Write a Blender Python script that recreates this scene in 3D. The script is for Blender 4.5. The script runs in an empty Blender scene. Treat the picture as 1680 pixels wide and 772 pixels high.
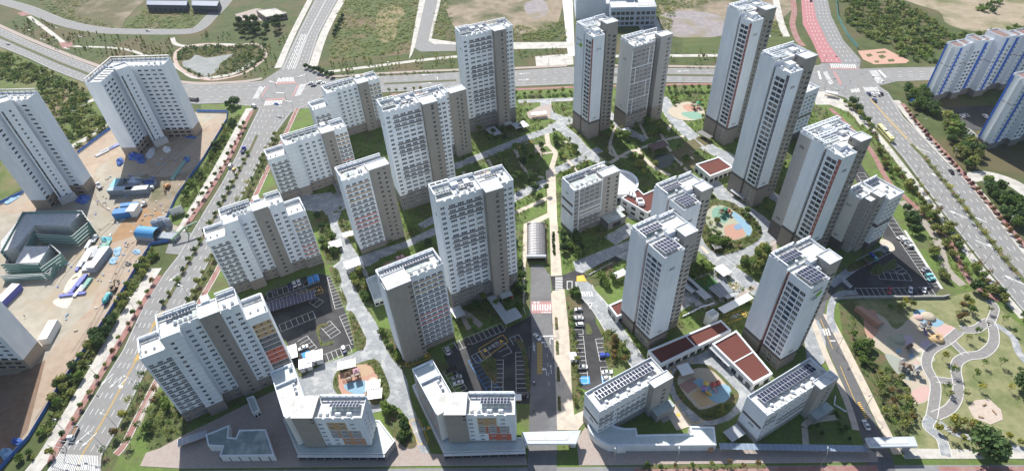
import bpy, math, random
from mathutils import Vector, Matrix
R = math.radians
random.seed(7)
scene = bpy.context.scene
COL = scene.collection
# ---------------------------------------------------------------- camera
CAM_H, F_PX, CX, CY = 218.0,972.0,840.0,390.0      # height in m, focal length and centre in photo pixels (1680 wide)
PITCH, ROLL = R(41.73), R(2.98)
fw = Vector((0, math.cos(PITCH),-math.sin(PITCH)))
dn0 = Vector((0,-math.sin(PITCH),-math.cos(PITCH)))
rt0 = Vector((1,0,0))
rt = rt0 * math.cos(ROLL) + dn0 * math.sin(ROLL)
dn = -rt0 * math.sin(ROLL) + dn0 * math.cos(ROLL)
cam_data = bpy.data.cameras.new('camera')
cam = bpy.data.objects.new('camera', cam_data)
COL.objects.link(cam)
cam.matrix_world = Matrix(((rt.x, -dn.x, -fw.x, 0),(rt.y, -dn.y, -fw.y, 0),(rt.z, -dn.z, -fw.z, CAM_H),(0,0,0,1)))
cam_data.sensor_width = 36
cam_data.lens = F_PX / 1680 * 36
cam_data.shift_y = (CY - 386.0) / 1680
cam_data.clip_end = 6000
scene.camera = cam
def G(px, py, z=0.0):
 """the place on the ground (or at height z) that the photograph shows at this pixel"""
 r = rt * (px - CX) + dn * (py - CY) + fw * F_PX
 t = (z - CAM_H) / r.z
 return Vector((r.x * t, r.y * t, z))
# ---------------------------------------------------------------- light
SUN_EL, SUN_AZ = R(44), math.atan2(-0.305,0.952)      # azimuth measured from +Y towards +X
world = bpy.data.worlds.new('World')
scene.world = world
world.use_nodes = True
nt = world.node_tree
sky = nt.nodes.new('ShaderNodeTexSky')
sky.sky_type = 'NISHITA'
sky.sun_disc = False
sky.sun_elevation = SUN_EL
sky.sun_rotation = SUN_AZ
sky.air_density = 1.0
sky.dust_density = 1.2
nt.nodes['Background'].inputs['Strength'].default_value = 0.1
nt.links.new(sky.outputs[0], nt.nodes['Background'].inputs[0])
sd = bpy.data.lights.new('sun', 'SUN')
sd.energy = 5.0
sd.angle = R(0.53)
sd.color = (1.0,0.965,0.91)
sun = bpy.data.objects.new('sun', sd)
COL.objects.link(sun)
sdir = Vector((math.sin(SUN_AZ) * math.cos(SUN_EL), math.cos(SUN_AZ) * math.cos(SUN_EL), math.sin(SUN_EL)))
sun.rotation_euler = sdir.to_track_quat('Z', 'Y').to_euler()
sun.location = sdir * 900
vs = scene.view_settings
vs.view_transform = 'Standard'
vs.look = 'None'
vs.exposure = 0.55
vs.gamma = 1.0
vs.use_curve_mapping = False
# ---------------------------------------------------------------- materials
MATS = {}
def M(name, c1, c2=None, scale=1.0, rough=0.8, bump=0.0, metal=0.0, spec=0.3, detail=5, c3=None, s3=0.05, stretch=None):
 """principled material with one or two layers of noise colour"""
 if name in MATS:
  return MATS[name]
 m = bpy.data.materials.new(name)
 m.use_nodes = True
 n, l = m.node_tree.nodes, m.node_tree.links
 p = n['Principled BSDF']
 p.inputs['Roughness'].default_value = rough
 p.inputs['Metallic'].default_value = metal
 p.inputs['Specular IOR Level'].default_value = spec
 c1 = tuple(c1) + (1,)
 p.inputs['Base Color'].default_value = c1
 if c2 is not None:
  tc = n.new('ShaderNodeTexCoord')
  vec = tc.outputs['Object']
  if stretch:
   mp = n.new('ShaderNodeMapping')
   mp.inputs['Scale'].default_value = stretch
   l.new(vec, mp.inputs['Vector'])
   vec = mp.outputs['Vector']
  nz = n.new('ShaderNodeTexNoise')
  nz.inputs['Scale'].default_value = scale
  nz.inputs['Detail'].default_value = detail
  nz.inputs['Roughness'].default_value = 0.65
  l.new(vec, nz.inputs['Vector'])
  rp = n.new('ShaderNodeValToRGB')
  rp.color_ramp.elements[0].position = 0.33
  rp.color_ramp.elements[1].position = 0.67
  rp.color_ramp.elements[0].color = c1
  rp.color_ramp.elements[1].color = tuple(c2) + (1,)
  l.new(nz.outputs['Fac'], rp.inputs['Fac'])
  out = rp.outputs['Color']
  if c3 is not None:
   n3 = n.new('ShaderNodeTexNoise')
   n3.inputs['Scale'].default_value = s3
   n3.inputs['Detail'].default_value = 6
   n3.inputs['Roughness'].default_value = 0.6
   l.new(vec, n3.inputs['Vector'])
   r3 = n.new('ShaderNodeValToRGB')
   r3.color_ramp.elements[0].position = 0.48
   r3.color_ramp.elements[1].position = 0.62
   l.new(n3.outputs['Fac'], r3.inputs['Fac'])
   mx = n.new('ShaderNodeMix')
   mx.data_type = 'RGBA'
   l.new(r3.outputs['Color'], mx.inputs['Factor'])
   l.new(out, mx.inputs['A'])
   mx.inputs['B'].default_value = tuple(c3) + (1,)
   out = mx.outputs['Result']
  l.new(out, p.inputs['Base Color'])
  if bump:
   b = n.new('ShaderNodeBump')
   b.inputs['Strength'].default_value = bump
   b.inputs['Distance'].default_value = 0.3
   l.new(nz.outputs['Fac'], b.inputs['Height'])
   l.new(b.outputs['Normal'], p.inputs['Normal'])
 MATS[name] = m
 return m
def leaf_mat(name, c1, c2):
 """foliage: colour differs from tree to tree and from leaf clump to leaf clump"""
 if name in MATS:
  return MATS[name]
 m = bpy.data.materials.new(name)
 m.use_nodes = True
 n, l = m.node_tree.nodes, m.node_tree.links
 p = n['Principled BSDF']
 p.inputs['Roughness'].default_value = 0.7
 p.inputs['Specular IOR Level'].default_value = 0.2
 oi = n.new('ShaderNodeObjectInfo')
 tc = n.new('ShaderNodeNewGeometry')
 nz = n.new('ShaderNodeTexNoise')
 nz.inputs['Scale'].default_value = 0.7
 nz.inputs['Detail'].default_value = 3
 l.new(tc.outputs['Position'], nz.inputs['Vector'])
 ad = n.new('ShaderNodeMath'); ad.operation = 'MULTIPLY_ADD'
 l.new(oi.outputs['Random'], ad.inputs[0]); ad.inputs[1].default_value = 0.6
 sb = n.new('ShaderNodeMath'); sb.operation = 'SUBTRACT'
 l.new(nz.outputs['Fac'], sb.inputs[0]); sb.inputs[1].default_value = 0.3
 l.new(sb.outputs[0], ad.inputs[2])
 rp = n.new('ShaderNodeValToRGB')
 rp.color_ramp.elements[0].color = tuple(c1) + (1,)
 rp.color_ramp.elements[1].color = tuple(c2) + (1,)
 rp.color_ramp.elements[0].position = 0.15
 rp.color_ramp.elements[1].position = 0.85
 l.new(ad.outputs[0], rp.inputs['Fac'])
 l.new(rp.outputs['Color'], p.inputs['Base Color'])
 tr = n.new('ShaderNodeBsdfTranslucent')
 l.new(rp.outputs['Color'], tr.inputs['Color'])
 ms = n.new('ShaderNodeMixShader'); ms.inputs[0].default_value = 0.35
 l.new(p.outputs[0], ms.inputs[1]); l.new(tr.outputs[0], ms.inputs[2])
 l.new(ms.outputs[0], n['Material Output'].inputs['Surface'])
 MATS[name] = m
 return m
WHITE = M('white_wall_paint', (.67,.71,.76),(.79,.81,.83),.3,.75, stretch=(1,1,.25))
OFFWH = M('cream_wall_paint', (.68,.68,.67),(.77,.76,.74),.4,.8, stretch=(1,1,.25))
GREYC = M('warm_grey_wall_paint', (.27,.25,.225),(.32,.295,.265),.6,.85, stretch=(1,1,.3))
BEIGE = M('beige_grey_wall_paint', (.35,.325,.295),(.41,.38,.345),.5,.85, stretch=(1,1,.3))
BANDG = M('dark_grey_band_paint', (.15,.148,.15),(.19,.185,.185),1,.8)
GREYM = M('mid_grey_panel_paint', (.33,.32,.315),(.38,.37,.36),1,.8)
DARKB = M('dark_grey_base_cladding', (.17,.165,.16),(.22,.21,.20),1.5,.8)
TAUPE = M('taupe_base_cladding', (.24,.21,.185),(.29,.255,.225),1.5,.8)
BANDD = M('charcoal_band_paint', (.10,.09,.088),(.13,.115,.11),1,.8)
ORANGE = M('ochre_panel_paint', (.43,.29,.15),(.48,.33,.18),2,.75)
TERRA = M('orange_panel_paint', (.48,.25,.15),(.52,.29,.18),2,.75)
BRICKR = M('brick_red_panel_paint', (.50,.13,.08),(.55,.16,.10),2,.75)
MAROON = M('maroon_strip_paint', (.28,.09,.07),(.33,.11,.09),2,.75)
NAVYST = M('slate_strip_paint', (.12,.115,.14),(.15,.14,.17),2,.75)
BLUEP = M('blue_strip_paint', (.04,.12,.50),(.06,.17,.58),2,.6)
ROOFC = M('white_roof_coating', (.56,.565,.555),(.68,.68,.66),.3,.8, c3=(.44,.44,.415), s3=.3, detail=9)
ROOFG = M('green_grey_roof_coating', (.40,.44,.42),(.48,.51,.49),.4,.8, c3=(.34,.39,.37), s3=.3)
ROOFT = M('green_tint_roof_coating', (.50,.56,.54),(.60,.64,.61),.4,.8)
REDROOF = M('red_brown_roof_granules', (.11,.038,.03),(.15,.055,.044),6,.95, bump=.2)
GLASS = M('window_glass', (.035,.042,.055), rough=.08, spec=.7)
GLASSC = M('curtained_glass', (.16,.155,.145),(.24,.23,.21),1.5,.25, spec=.5)
GLASSD = M('grey_glass', (.09,.105,.125), rough=.1, spec=.6)
GLASSB = M('balcony_glass', (.045,.065,.10), rough=.06, spec=.7)
FRAMEW = M('white_window_frame', (.70,.70,.70), rough=.5)
FRAMED = M('dark_window_frame', (.06,.06,.07), rough=.5)
SOLAR = M('solar_cell', (.012,.018,.045),(.02,.03,.07),8,.55, spec=.12)
ALU = M('aluminium', (.62,.63,.64), rough=.4, metal=.6)
STEEL = M('galvanised_steel', (.42,.43,.44), rough=.45, metal=.7)
INK = M('dark_lettering', (.03,.03,.035), rough=.7)
CONC = M('concrete', (.36,.35,.33),(.45,.44,.41),.8,.9, c3=(.30,.29,.27), s3=.2)
BLACKM = M('black_rubber', (.02,.02,.02), rough=.7)
# ---------------------------------------------------------------- mesh building
class MB:
 def __init__(s):
  s.v, s.f, s.mi, s.mats = [],[],[],[]
 def slot(s, m):
  if m not in s.mats:
   s.mats.append(m)
  return s.mats.index(m)
 def face(s, pts, m):
  k = len(s.v)
  s.v.extend(tuple(p) for p in pts)
  s.f.append(tuple(range(k, k + len(pts))))
  s.mi.append(s.slot(m))
 def box(s, x0, x1, y0, y1, z0, z1, m, bottom=False, top=None):
  k = len(s.v)
  s.v.extend([(x0, y0, z0),(x1, y0, z0),(x1, y1, z0),(x0, y1, z0),(x0, y0, z1),(x1, y0, z1),(x1, y1, z1),(x0, y1, z1)])
  q = [(0,1,5,4),(1,2,6,5),(2,3,7,6),(3,0,4,7)]
  i = s.slot(m)
  for a in q:
   s.f.append(tuple(k + j for j in a)); s.mi.append(i)
  s.f.append((k + 4, k + 5, k + 6, k + 7)); s.mi.append(s.slot(top or m))
  if bottom:
   s.f.append((k + 3, k + 2, k + 1, k)); s.mi.append(i)
 def prism(s, poly, z0, z1, m, top=None, bottom=False):
  poly = [tuple(p)[:2] for p in poly]
  if sum(a[0] * b[1] - b[0] * a[1] for a, b in zip(poly, poly[1:] + poly[:1])) < 0:
   poly = poly[::-1]
  n, k = len(poly), len(s.v)
  s.v.extend((x, y, z0) for x, y in poly)
  s.v.extend((x, y, z1) for x, y in poly)
  i = s.slot(m)
  for j in range(n):
   s.f.append((k + j, k + (j + 1) % n, k + n + (j + 1) % n, k + n + j)); s.mi.append(i)
  s.f.append(tuple(k + n + j for j in range(n))); s.mi.append(s.slot(top or m))
  if bottom:
   s.f.append(tuple(k + j for j in range(n))[::-1]); s.mi.append(i)
 def tube(s, p, q, r0, r1, m, n=6, cap=True):
  p, q = Vector(p), Vector(q)
  d = (q - p).normalized()
  a = d.orthogonal().normalized(); b = d.cross(a)
  k = len(s.v)
  for c, r in ((p, r0),(q, r1)):
   for j in range(n):
    t = 2 * math.pi * j / n
    s.v.append(tuple(c + (a * math.cos(t) + b * math.sin(t)) * r))
  i = s.slot(m)
  for j in range(n):
   s.f.append((k + j, k + (j + 1) % n, k + n + (j + 1) % n, k + n + j)); s.mi.append(i)
  if cap:
   s.f.append(tuple(k + n + j for j in range(n))); s.mi.append(i)
 def beam(s, p, q, w, h, m):
  """rectangular bar from p to q, w wide, h high, p and q on its axis"""
  p, q = Vector(p), Vector(q)
  d = (q - p).normalized()
  a = d.cross(Vector((0,0,1)))
  a = a.normalized() if a.length > 1e-4 else Vector((1,0,0))
  b = a.cross(d)
  k = len(s.v)
  for c in (p, q):
   for sa, sb in ((-1,-1),(1,-1),(1,1),(-1,1)):
    s.v.append(tuple(c + a * sa * w / 2 + b * sb * h / 2))
  i = s.slot(m)
  for f in ((0,1,5,4),(1,2,6,5),(2,3,7,6),(3,0,4,7),(0,3,2,1),(4,5,6,7)):
   s.f.append(tuple(k + j for j in f)); s.mi.append(i)
 def mesh(s, name):
  me = bpy.data.meshes.new(name)
  me.from_pydata(s.v, [], s.f)
  for m in s.mats:
   me.materials.append(m)
  me.polygons.foreach_set('material_index', s.mi)
  me.update()
  return me
 def build(s, name, parent=None, **kw):
  return link(name, s.mesh(name), parent, **kw)
def link(name, me, parent=None, loc=None, rz=None, **props):
 o = bpy.data.objects.new(name, me)
 COL.objects.link(o)
 if parent is not None:
  o.parent = parent
 if loc is not None:
  o.location = loc
 if rz is not None:
  o.rotation_euler = (0,0, rz)
 for k, v in props.items():
  o[k] = v
 return o
def thing(name, label, cat, loc=(0,0,0), rz=0.0, group=None):
 o = bpy.data.objects.new(name, None)
 COL.objects.link(o)
 o.empty_display_size = 0.5
 o.location = loc
 o.rotation_euler = (0,0, rz)
 o['label'] = label
 o['category'] = cat
 if group:
  o['group'] = group
 return o
def dup(o, parent=None):
 """copy of a thing with its parts and their sub-parts, sharing meshes"""
 c = o.copy()
 COL.objects.link(c)
 if parent is not None:
  c.parent = parent
 for ch in o.children:
  dup(ch, c)
 return c
# ================================================================ buildings
WIN_CACHE = {}
def window_mesh(w, h, n, fm, gm, depth=.12):
 key = (round(w, 2), round(h, 2), n, fm.name, gm.name, depth)
 if key in WIN_CACHE:
  return WIN_CACHE[key]
 b = MB()
 t = .09
 x0, x1 = -w / 2, w / 2
 d = depth
 for (a0, a1, c0, c1) in ((x0, x1,0, t),(x0, x1, h - t, h),(x0, x0 + t, t, h - t),(x1 - t, x1, t, h - t)):
  b.face([(a0, d, c0),(a1, d, c0),(a1, d, c1),(a0, d, c1)], fm)
 e = d + .07
 b.face([(x0 + t, d, t),(x0 + t, e, t),(x0 + t, e, h - t),(x0 + t, d, h - t)], fm)
 b.face([(x1 - t, e, t),(x1 - t, d, t),(x1 - t, d, h - t),(x1 - t, e, h - t)], fm)
 b.face([(x0 + t, d, t),(x1 - t, d, t),(x1 - t, e, t),(x0 + t, e, t)], fm)
 b.face([(x0 + t, e, t),(x1 - t, e, t),(x1 - t, e, h - t),(x0 + t, e, h - t)], gm)
 for i in range(1, n):
  x = x0 + w * i / n
  b.box(x - .05, x + .05, d + .01, e - .005, t, h - t, fm)
 WIN_CACHE[key] = b.mesh('window')
 return WIN_CACHE[key]
class Building:
 """walls with real window openings; a window, panel or roof fitting is a part of its own"""
 def __init__(s, name, label, x, y, rz, cat='apartment block', group=None, seed=0):
  s.root = thing(name, label, cat, (x, y, 0), R(rz), group)
  s.nwin = 0
  s.extra = {}
  s.meshes = {}
  s.rnd = random.Random(seed)
 def side(s, k, u0, u1, v0, v1):
  if k == 'F': return (u0, v0),(1,0),(0,1), u1 - u0,0.0
  if k == 'R': return (u1, v0),(0,1),(-1,0), v1 - v0, R(90)
  if k == 'B': return (u1, v1),(-1,0),(0,-1), u1 - u0, R(180)
  return (u0, v1),(0,-1),(1,0), v1 - v0, R(-90)
 def block(s, u0, u1, v0, v1, z0, z1, mat=None, base=None, base_z=0, faces=None, sides='FRBL', name='wall', roof=True, roof_mat=None, band=None, zones=None):
  """a box of walls; faces = {side: [window group, ...]}, a group = dict(s, w, zs, h, n, fm, gm)"""
  mat = mat or WHITE
  b = MB()
  for k in sides:
   (ou, ov), d, inn, L, rz = s.side(k, u0, u1, v0, v1)
   spec = (faces or {}).get(k, [])
   m_here = mat[k] if isinstance(mat, dict) else mat
   rects = []
   for g in spec:
    for z in g['zs']:
     rects.append((g['s'] - g['w'] / 2, g['s'] + g['w'] / 2, z, z + g['h']))
     gm_ = g.get('gm', GLASS); rv = s.rnd.random()
     if gm_ is GLASS and rv > .6: gm_ = GLASSD if rv < .85 else GLASSC
     me = window_mesh(g['w'], g['h'], g.get('n', 2), g.get('fm', FRAMEW), gm_)
     p = (ou + d[0] * g['s'], ov + d[1] * g['s'], z)
     if s.nwin < 300:
      link('window', me, s.root, p, rz)
      s.nwin += 1
     else:
      s.extra.setdefault(0,[]).append((me, p, rz))
   bands = [(z0, z1, m_here)]
   if base is not None and base_z > z0:
    bands = [(z0, base_z, base),(base_z, z1, m_here)]
   if band is not None:
    for (ba, bb, bm_) in band:
     nb = []
     for (a, c, m) in bands:
      if bb <= a or ba >= c:
       nb.append((a, c, m)); continue
      if a < ba: nb.append((a, ba, m))
      nb.append((max(a, ba), min(c, bb), bm_))
      if bb < c: nb.append((bb, c, m))
     bands = nb
   zn = (zones or {}).get(k, [])
   zc = sorted({z0, z1} | {x for r in rects for x in r[2:]} | {x for q in bands for x in q[:2]} | {x for q in zn for x in q[2:4]})
   zc = [z for z in zc if z0 <= z <= z1]
   P = lambda t, z, dd=0: (ou + d[0] * t + inn[0] * dd, ov + d[1] * t + inn[1] * dd, z)
   for za, zb in zip(zc, zc[1:]):
    zm = (za + zb) / 2
    mm = next(m for (a, c, m) in bands if a <= zm <= c)
    row = sorted((r[0], r[1]) for r in rects if r[2] < zm < r[3])
    t = 0
    for a, c in row + [(L, L)]:
     if a > t + 1e-4:
      cuts = sorted({t, a} | {x for q in zn if q[2] < zm < q[3] for x in q[:2] if t < x < a})
      for c0_, c1_ in zip(cuts, cuts[1:]):
       cm = (c0_ + c1_) / 2
       m2 = next((q[4] for q in reversed(zn) if q[0] < cm < q[1] and q[2] < zm < q[3]), mm)
       b.face([P(c0_, za), P(c1_, za), P(c1_, zb), P(c0_, zb)], m2)
     t = max(t, c)
   for (a, c, za, zb) in rects:
    zm = (za + zb) / 2
    mm = next(m for (p_, q_, m) in bands if p_ <= zm <= q_)
    e = .2
    b.face([P(a, za), P(a, za, e), P(a, zb, e), P(a, zb)], mm)
    b.face([P(c, za, e), P(c, za), P(c, zb), P(c, zb, e)], mm)
    b.face([P(a, za), P(c, za), P(c, za, e), P(a, za, e)], mm)
    b.face([P(a, zb, e), P(c, zb, e), P(c, zb), P(a, zb)], mm)
  o = b.build(name, s.root)
  if roof:
   r = MB()
   r.box(u0 + .01, u1 - .01, v0 + .01, v1 - .01, z1 - .3, z1, roof_mat or ROOFC)
   r.build('roof', s.root)
  return o
 def parapet(s, u0, u1, v0, v1, z, h=1.1, t=.22, mat=None, gaps='', skip=''):
  """low wall round a roof; sides named in gaps are broken into short lengths with openings between them"""
  b = MB(); m = mat or WHITE
  e = .012
  u0 -= e; u1 += e; v0 -= e; v1 += e
  def run(a, c, horiz, lo, hi, gap):
   segs = [(a, c)]
   if gap:
    segs, x = [], a
    n = max(2, int((c - a) / 3.2)); w = (c - a) / n
    for i in range(n):
     segs.append((a + w * i + .45, a + w * (i + 1) - .45))
    segs[0] = (a, segs[0][1]); segs[-1] = (segs[-1][0], c)
    hh = .35
    if horiz: b.box(a, c, lo, hi, z, z + hh, m)
    else: b.box(lo, hi, a, c, z, z + hh, m)
   z0 = z + (.35 if gap else 0)
   for p, q in segs:
    if horiz: b.box(p, q, lo, hi, z0, z + h, m)
    else: b.box(lo, hi, p, q, z0, z + h, m)
  if 'F' not in skip: run(u0, u1, True, v0, v0 + t, 'F' in gaps)
  if 'B' not in skip: run(u0, u1, True, v1 - t, v1, 'B' in gaps)
  if 'L' not in skip: run(v0 + t, v1 - t, False, u0, u0 + t, 'L' in gaps)
  if 'R' not in skip: run(v0 + t, v1 - t, False, u1 - t, u1, 'R' in gaps)
  return b.build('parapet', s.root)
 def screen(s, p, q, z, h=2.2, step=3.0, mat=None, deep=None):
  """open frame of posts and a top beam along a roof edge; deep = width of a flat lattice roof behind it"""
  m = mat or WHITE
  p, q = Vector(p), Vector(q)
  L = (q - p).length; d = (q - p) / L
  b = MB()
  n = max(1, round(L / step))
  for i in range(n + 1):
   c = p + d * (L * i / n)
   b.box(c.x - .16, c.x + .16, c.y - .16, c.y + .16, z, z + h, m)
  nn = Vector((-d.y, d.x))
  b.beam((p.x, p.y, z + h),(q.x, q.y, z + h),.5,.45, m)
  b.beam((p.x, p.y, z + h * .5),(q.x, q.y, z + h * .5),.12,.14, m)
  if deep:
   p2, q2 = p + nn * deep, q + nn * deep
   b.beam((p2.x, p2.y, z + h),(q2.x, q2.y, z + h),.4,.4, m)
   for i in range(n + 1):
    c = p + d * (L * i / n); c2 = c + nn * deep
    b.beam((c.x, c.y, z + h + .02),(c2.x, c2.y, z + h + .02),.35,.4, m)
    b.box(c2.x - .14, c2.x + .14, c2.y - .14, c2.y + .14, z, z + h, m)
  return b.build('roof_screen', s.root)
 def solar(s, u, v, z, cols, rows, w=1.15, h=1.9, tilt=14, rz=0):
  """array of tilted panels on legs, each panel a sub-part"""
  a = thing_part('solar_array', s.root, (u, v, z), rz)
  W, D = cols * w, rows * h * math.cos(R(tilt))
  top = rows * h * math.sin(R(tilt))
  b = MB()
  for i in range(0, cols + 1,2):
   x = min(i * w, W)
   b.beam((x, 0,.55 + top),(x, D, .55),.1,.12, ALU)
   b.box(x - .05, x + .05,.02,.12,0,.5 + top, ALU)
   b.box(x - .05, x + .05, D - .12, D - .02,0,.5, ALU)
  link('solar_frame', b.mesh('solar_frame'), a)
  key = ('solar', w, h)
  if key not in WIN_CACHE:
   p = MB()
   p.box(.0, w - .05,0, h - .06,0,.04, ALU)
   p.box(.06, w - .12,.06, h - .13,.041,.05, SOLAR)
   WIN_CACHE[key] = p.mesh('solar_panel')
  for i in range(cols):
   for j in range(rows):
    o = link('solar_panel', WIN_CACHE[key], a)
    yy = j * h * math.cos(R(tilt)); zz = .63 + top - j * h * math.sin(R(tilt))
    o.location = (i * w + .02, yy, zz)
    o.rotation_euler = (R(-tilt),0,0)
  return a
 def vent(s, u, v, z, r=.55, h=1.0):
  key = ('vent', r, h)
  if key not in WIN_CACHE:
   b = MB()
   b.box(-r, r, -r, r, 0, h * .6, ROOFC)
   b.tube((0,0, h * .6),(0,0, h * 1.05), r * .95, r * 1.1, WHITE, 10)
   b.tube((0,0, h * 1.05),(0,0, h * 1.35), r * 1.1, r * .5, WHITE, 10)
   WIN_CACHE[key] = b.mesh('roof_vent')
  return link('roof_vent', WIN_CACHE[key], s.root, (u, v, z))
 def panel(s, side, box, s0, s1, z0, z1, mat, proud=.05, name='spandrel_panel'):
  """thin cladding panel on one side of a block"""
  (ou, ov), d, inn, L, rz = s.side(side, *box)
  key = ('panel', round(s1 - s0,2), round(z1 - z0,2), mat.name, proud)
  if key not in WIN_CACHE:
   b = MB()
   b.box(0, s1 - s0,-proud, .03,0, z1 - z0, mat, bottom=True)
   WIN_CACHE[key] = b.mesh(name)
  return link(name, WIN_CACHE[key], s.root, (ou + d[0] * s0, ov + d[1] * s0, z0), rz)
 def text(s, body, side, box, sc, z, size, mat=None, name='building_number'):
  (ou, ov), d, inn, L, rz = s.side(side, *box)
  c = bpy.data.curves.new(name, 'FONT')
  c.body = body; c.size = size; c.extrude = .02
  c.align_x = 'CENTER'
  c.materials.append(mat or INK)
  t = bpy.data.objects.new(name, c)
  me = bpy.data.meshes.new_from_object(t)
  bpy.data.objects.remove(t)
  o = link(name, me, s.root, (ou + d[0] * sc - inn[0] * .06, ov + d[1] * sc - inn[1] * .06, z))
  o.rotation_euler = (R(90),0, rz)
  return o
 def finish(s):
  for _, items in s.extra.items():
   v, f, mi, mats = [],[],[],[]
   b = MB()
   for me, p, rz in items:
    c, sn = math.cos(rz), math.sin(rz)
    k = len(b.v)
    b.v.extend((p[0] + c * w.co.x - sn * w.co.y, p[1] + sn * w.co.x + c * w.co.y, p[2] + w.co.z) for w in me.vertices)
    sl = [b.slot(m) for m in me.materials]
    for q in me.polygons:
     b.f.append(tuple(k + i for i in q.vertices)); b.mi.append(sl[q.material_index])
   b.build('window', s.root, kind='stuff')
def thing_part(name, parent, loc=(0,0,0), rz=0):
 o = bpy.data.objects.new(name, None)
 COL.objects.link(o)
 o.parent = parent
 o.location = loc
 o.rotation_euler = (0,0, rz)
 return o
def rows(z, n, fh=2.8):
 return [z + fh * i for i in range(n)]
# ---- tall slabs with a grey stair tower in front (three of them)
def tall_slab(name, label, x, y, rz, H, num):
 B = Building(name, label, x, y, rz, seed=num)
 fh = (H - 1.9) / 23
 u1, v1 = 20.5,11.5
 box = (0, u1,0, v1)
 zb = 4 * fh
 sill = .95
 dk = dict(base=DARKB, base_z=zb)
 allz = [fh * i + sill for i in range(23)]
 up = allz[1:]
 g = [dict(s=2.0, w=2.0, zs=up, h=1.25, n=2)]
 for sc in (6.3,10.2,14.1,18.0):
  g.append(dict(s=sc, w=2.9, zs=up, h=1.25, n=3))
 B.block(0, u1,0, v1,0, H, faces={'F': g, 'R': [dict(s=2, w=.9, zs=[], h=1)]}, **dk)
 grey_rows = [22,21,20,16,15,14,10,9,8,4]
 for r in grey_rows:
  B.panel('F', box, 4.3,20.0, fh * r + .04, fh * r + .92, BANDG)
 for r in range(1,4):
  B.panel('F', box, .4,20.0, fh * r + .06, fh * r + .8, DARKB)
 # stair and lift tower
 cu0, cu1, cv0, cv1 = 20.52,28.6,-3.6,5.2
 B.block(cu0, cu1, cv0, cv1,0, H + 1.0, mat={'F': GREYC, 'R': GREYC, 'L': GREYC, 'B': GREYC},
   faces={'F': [dict(s=5.0, w=1.5, zs=[fh * i + 1.6 for i in range(1,23)], h=1.2, n=2, fm=FRAMED), dict(s=5.0, w=1.3, zs=[H - 1.6], h=1.5, n=1, fm=FRAMED)],
     'L': [dict(s=7.2, w=.9, zs=[H - 3.0], h=1.8, n=1, fm=FRAMED)]}, roof=True)
 B.parapet(cu0, cu1, cv0, cv1, H + 1.0,.35,.25)
 # right wing
 ru0, ru1, rv0, rv1 = 28.62,34.6,-.4,11.2
 B.block(ru0, ru1, rv0, rv1,0, H, faces={'F': [dict(s=1.6, w=1.9, zs=up, h=1.25, n=2), dict(s=4.3, w=1.9, zs=up, h=1.25, n=2)]}, **dk)
 B.block(cu0, cu1, cv1 + .01,11.2,0, H - .02, sides='B')
 # entrance canopy at the foot of the tower
 b = MB(); b.box(cu0 + 2.5, cu1 + .3, cv0 - 3.2, cv0 - .02,3.2,3.6, GREYM, bottom=True, top=ROOFG)
 b.box(cu0 + 2.7, cu0 + 3.0, cv0 - 3.0, cv0 - 2.7,0,3.2, GREYC); b.box(cu1 - .2, cu1 + .1, cv0 - 3.0, cv0 - .05,0,3.2, BRICKR)
 b.build('entrance_canopy', B.root)
 # roof fittings
 B.parapet(0, u1,0, v1, H, 1.2, gaps='F')
 B.parapet(ru0, ru1, rv0, rv1, H, 1.2, gaps='F', skip='L')
 B.screen((8.8, v1 - .3),(.3, v1 - .3), H, 2.6,2.8, deep=2.2)
 B.screen((20.3, v1 - .3),(9.6, v1 - .3), H, 2.0,2.7)
 B.screen((34.3,10.9),(21,10.9), H, 2.0,2.7)
 B.screen((.3, v1 - .3),(.3,3), H, 2.6,2.8)
 r = MB(); r.box(.6,8.4,3.4, v1 - 2.6, H + .02, H + .3, ROOFG); r.build('roof_deck', B.root)
 B.solar(1.2,4.4, H + .3,6,1,1.15,1.9,14)
 B.solar(10.5,5.0, H, 7,1,1.15,1.9,14)
 B.solar(24.5,7.0, H, 5,1,1.15,1.9,14)
 for i, (u, v) in enumerate(((9.3,2.2),(10.6,4.0),(13.0,2.0),(15.5,3.4),(17.8,2.2),(30.2,4),(32.4,7.5))):
  B.vent(u, v, H)
 for q in ((9.0,12.2,7.2,9.6,1.6),(15,17.5,6.5,10,1.2)): k = MB(); k.box(*q[:4], H, H + q[4], WHITE); k.build('roof_hatch', B.root)
 B.text(str(num), 'L', box, 7.2, H - 9,1.5)
 B.finish()
 return B
tall_slab('apartment_tower', 'tall white slab with grey stair tower in the middle, left of the ribbed ramp roof', -30.3,193.8,22.4,66.0,108)
tall_slab('apartment_tower', 'tall white slab with grey stair tower behind the block with ochre and red bands', -63.1,273.2,24.1,64.6,107)
tall_slab('apartment_tower', 'tall white slab with grey stair tower standing farthest back beside the main avenue', -24.6,354.8,23.0,68.1,106)
# ---- a lower slab end behind the second tall slab
B = Building('apartment_block', 'lower grey stair tower block tucked behind the tall slab of the west row', -32.7,326.6,26, seed=5)
H = 45.8
B.block(0,10.5,0,7.5,0, H, mat=GREYC, faces={'F': [dict(s=4.2, w=1.2, zs=rows(4.2,14), h=1.2, n=2, fm=FRAMED), dict(s=6.9, w=1.2, zs=rows(5.6,14), h=1.2, n=2, fm=FRAMED)]})
B.parapet(0,10.5,0,7.5, H, .35,.25)
B.block(-13,-.02,3.2,12.5,0, H - 1.2, base=DARKB, base_z=8.4, faces={'F': [dict(s=2.5 + 3.4 * i, w=2.2, zs=rows(4,14), h=1.25, n=3) for i in range(4)]})
B.parapet(-13,-.02,3.2,12.5, H - 1.2,1.1, gaps='F')
B.screen((-.3,12.2),(-12.7,12.2), H - 1.2,2,2.8)
for u in (-11,-8,-5): B.vent(u, 6, H - 1.2)
B.solar(-8,8, H - 1.2,5,1)
B.finish()
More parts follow.
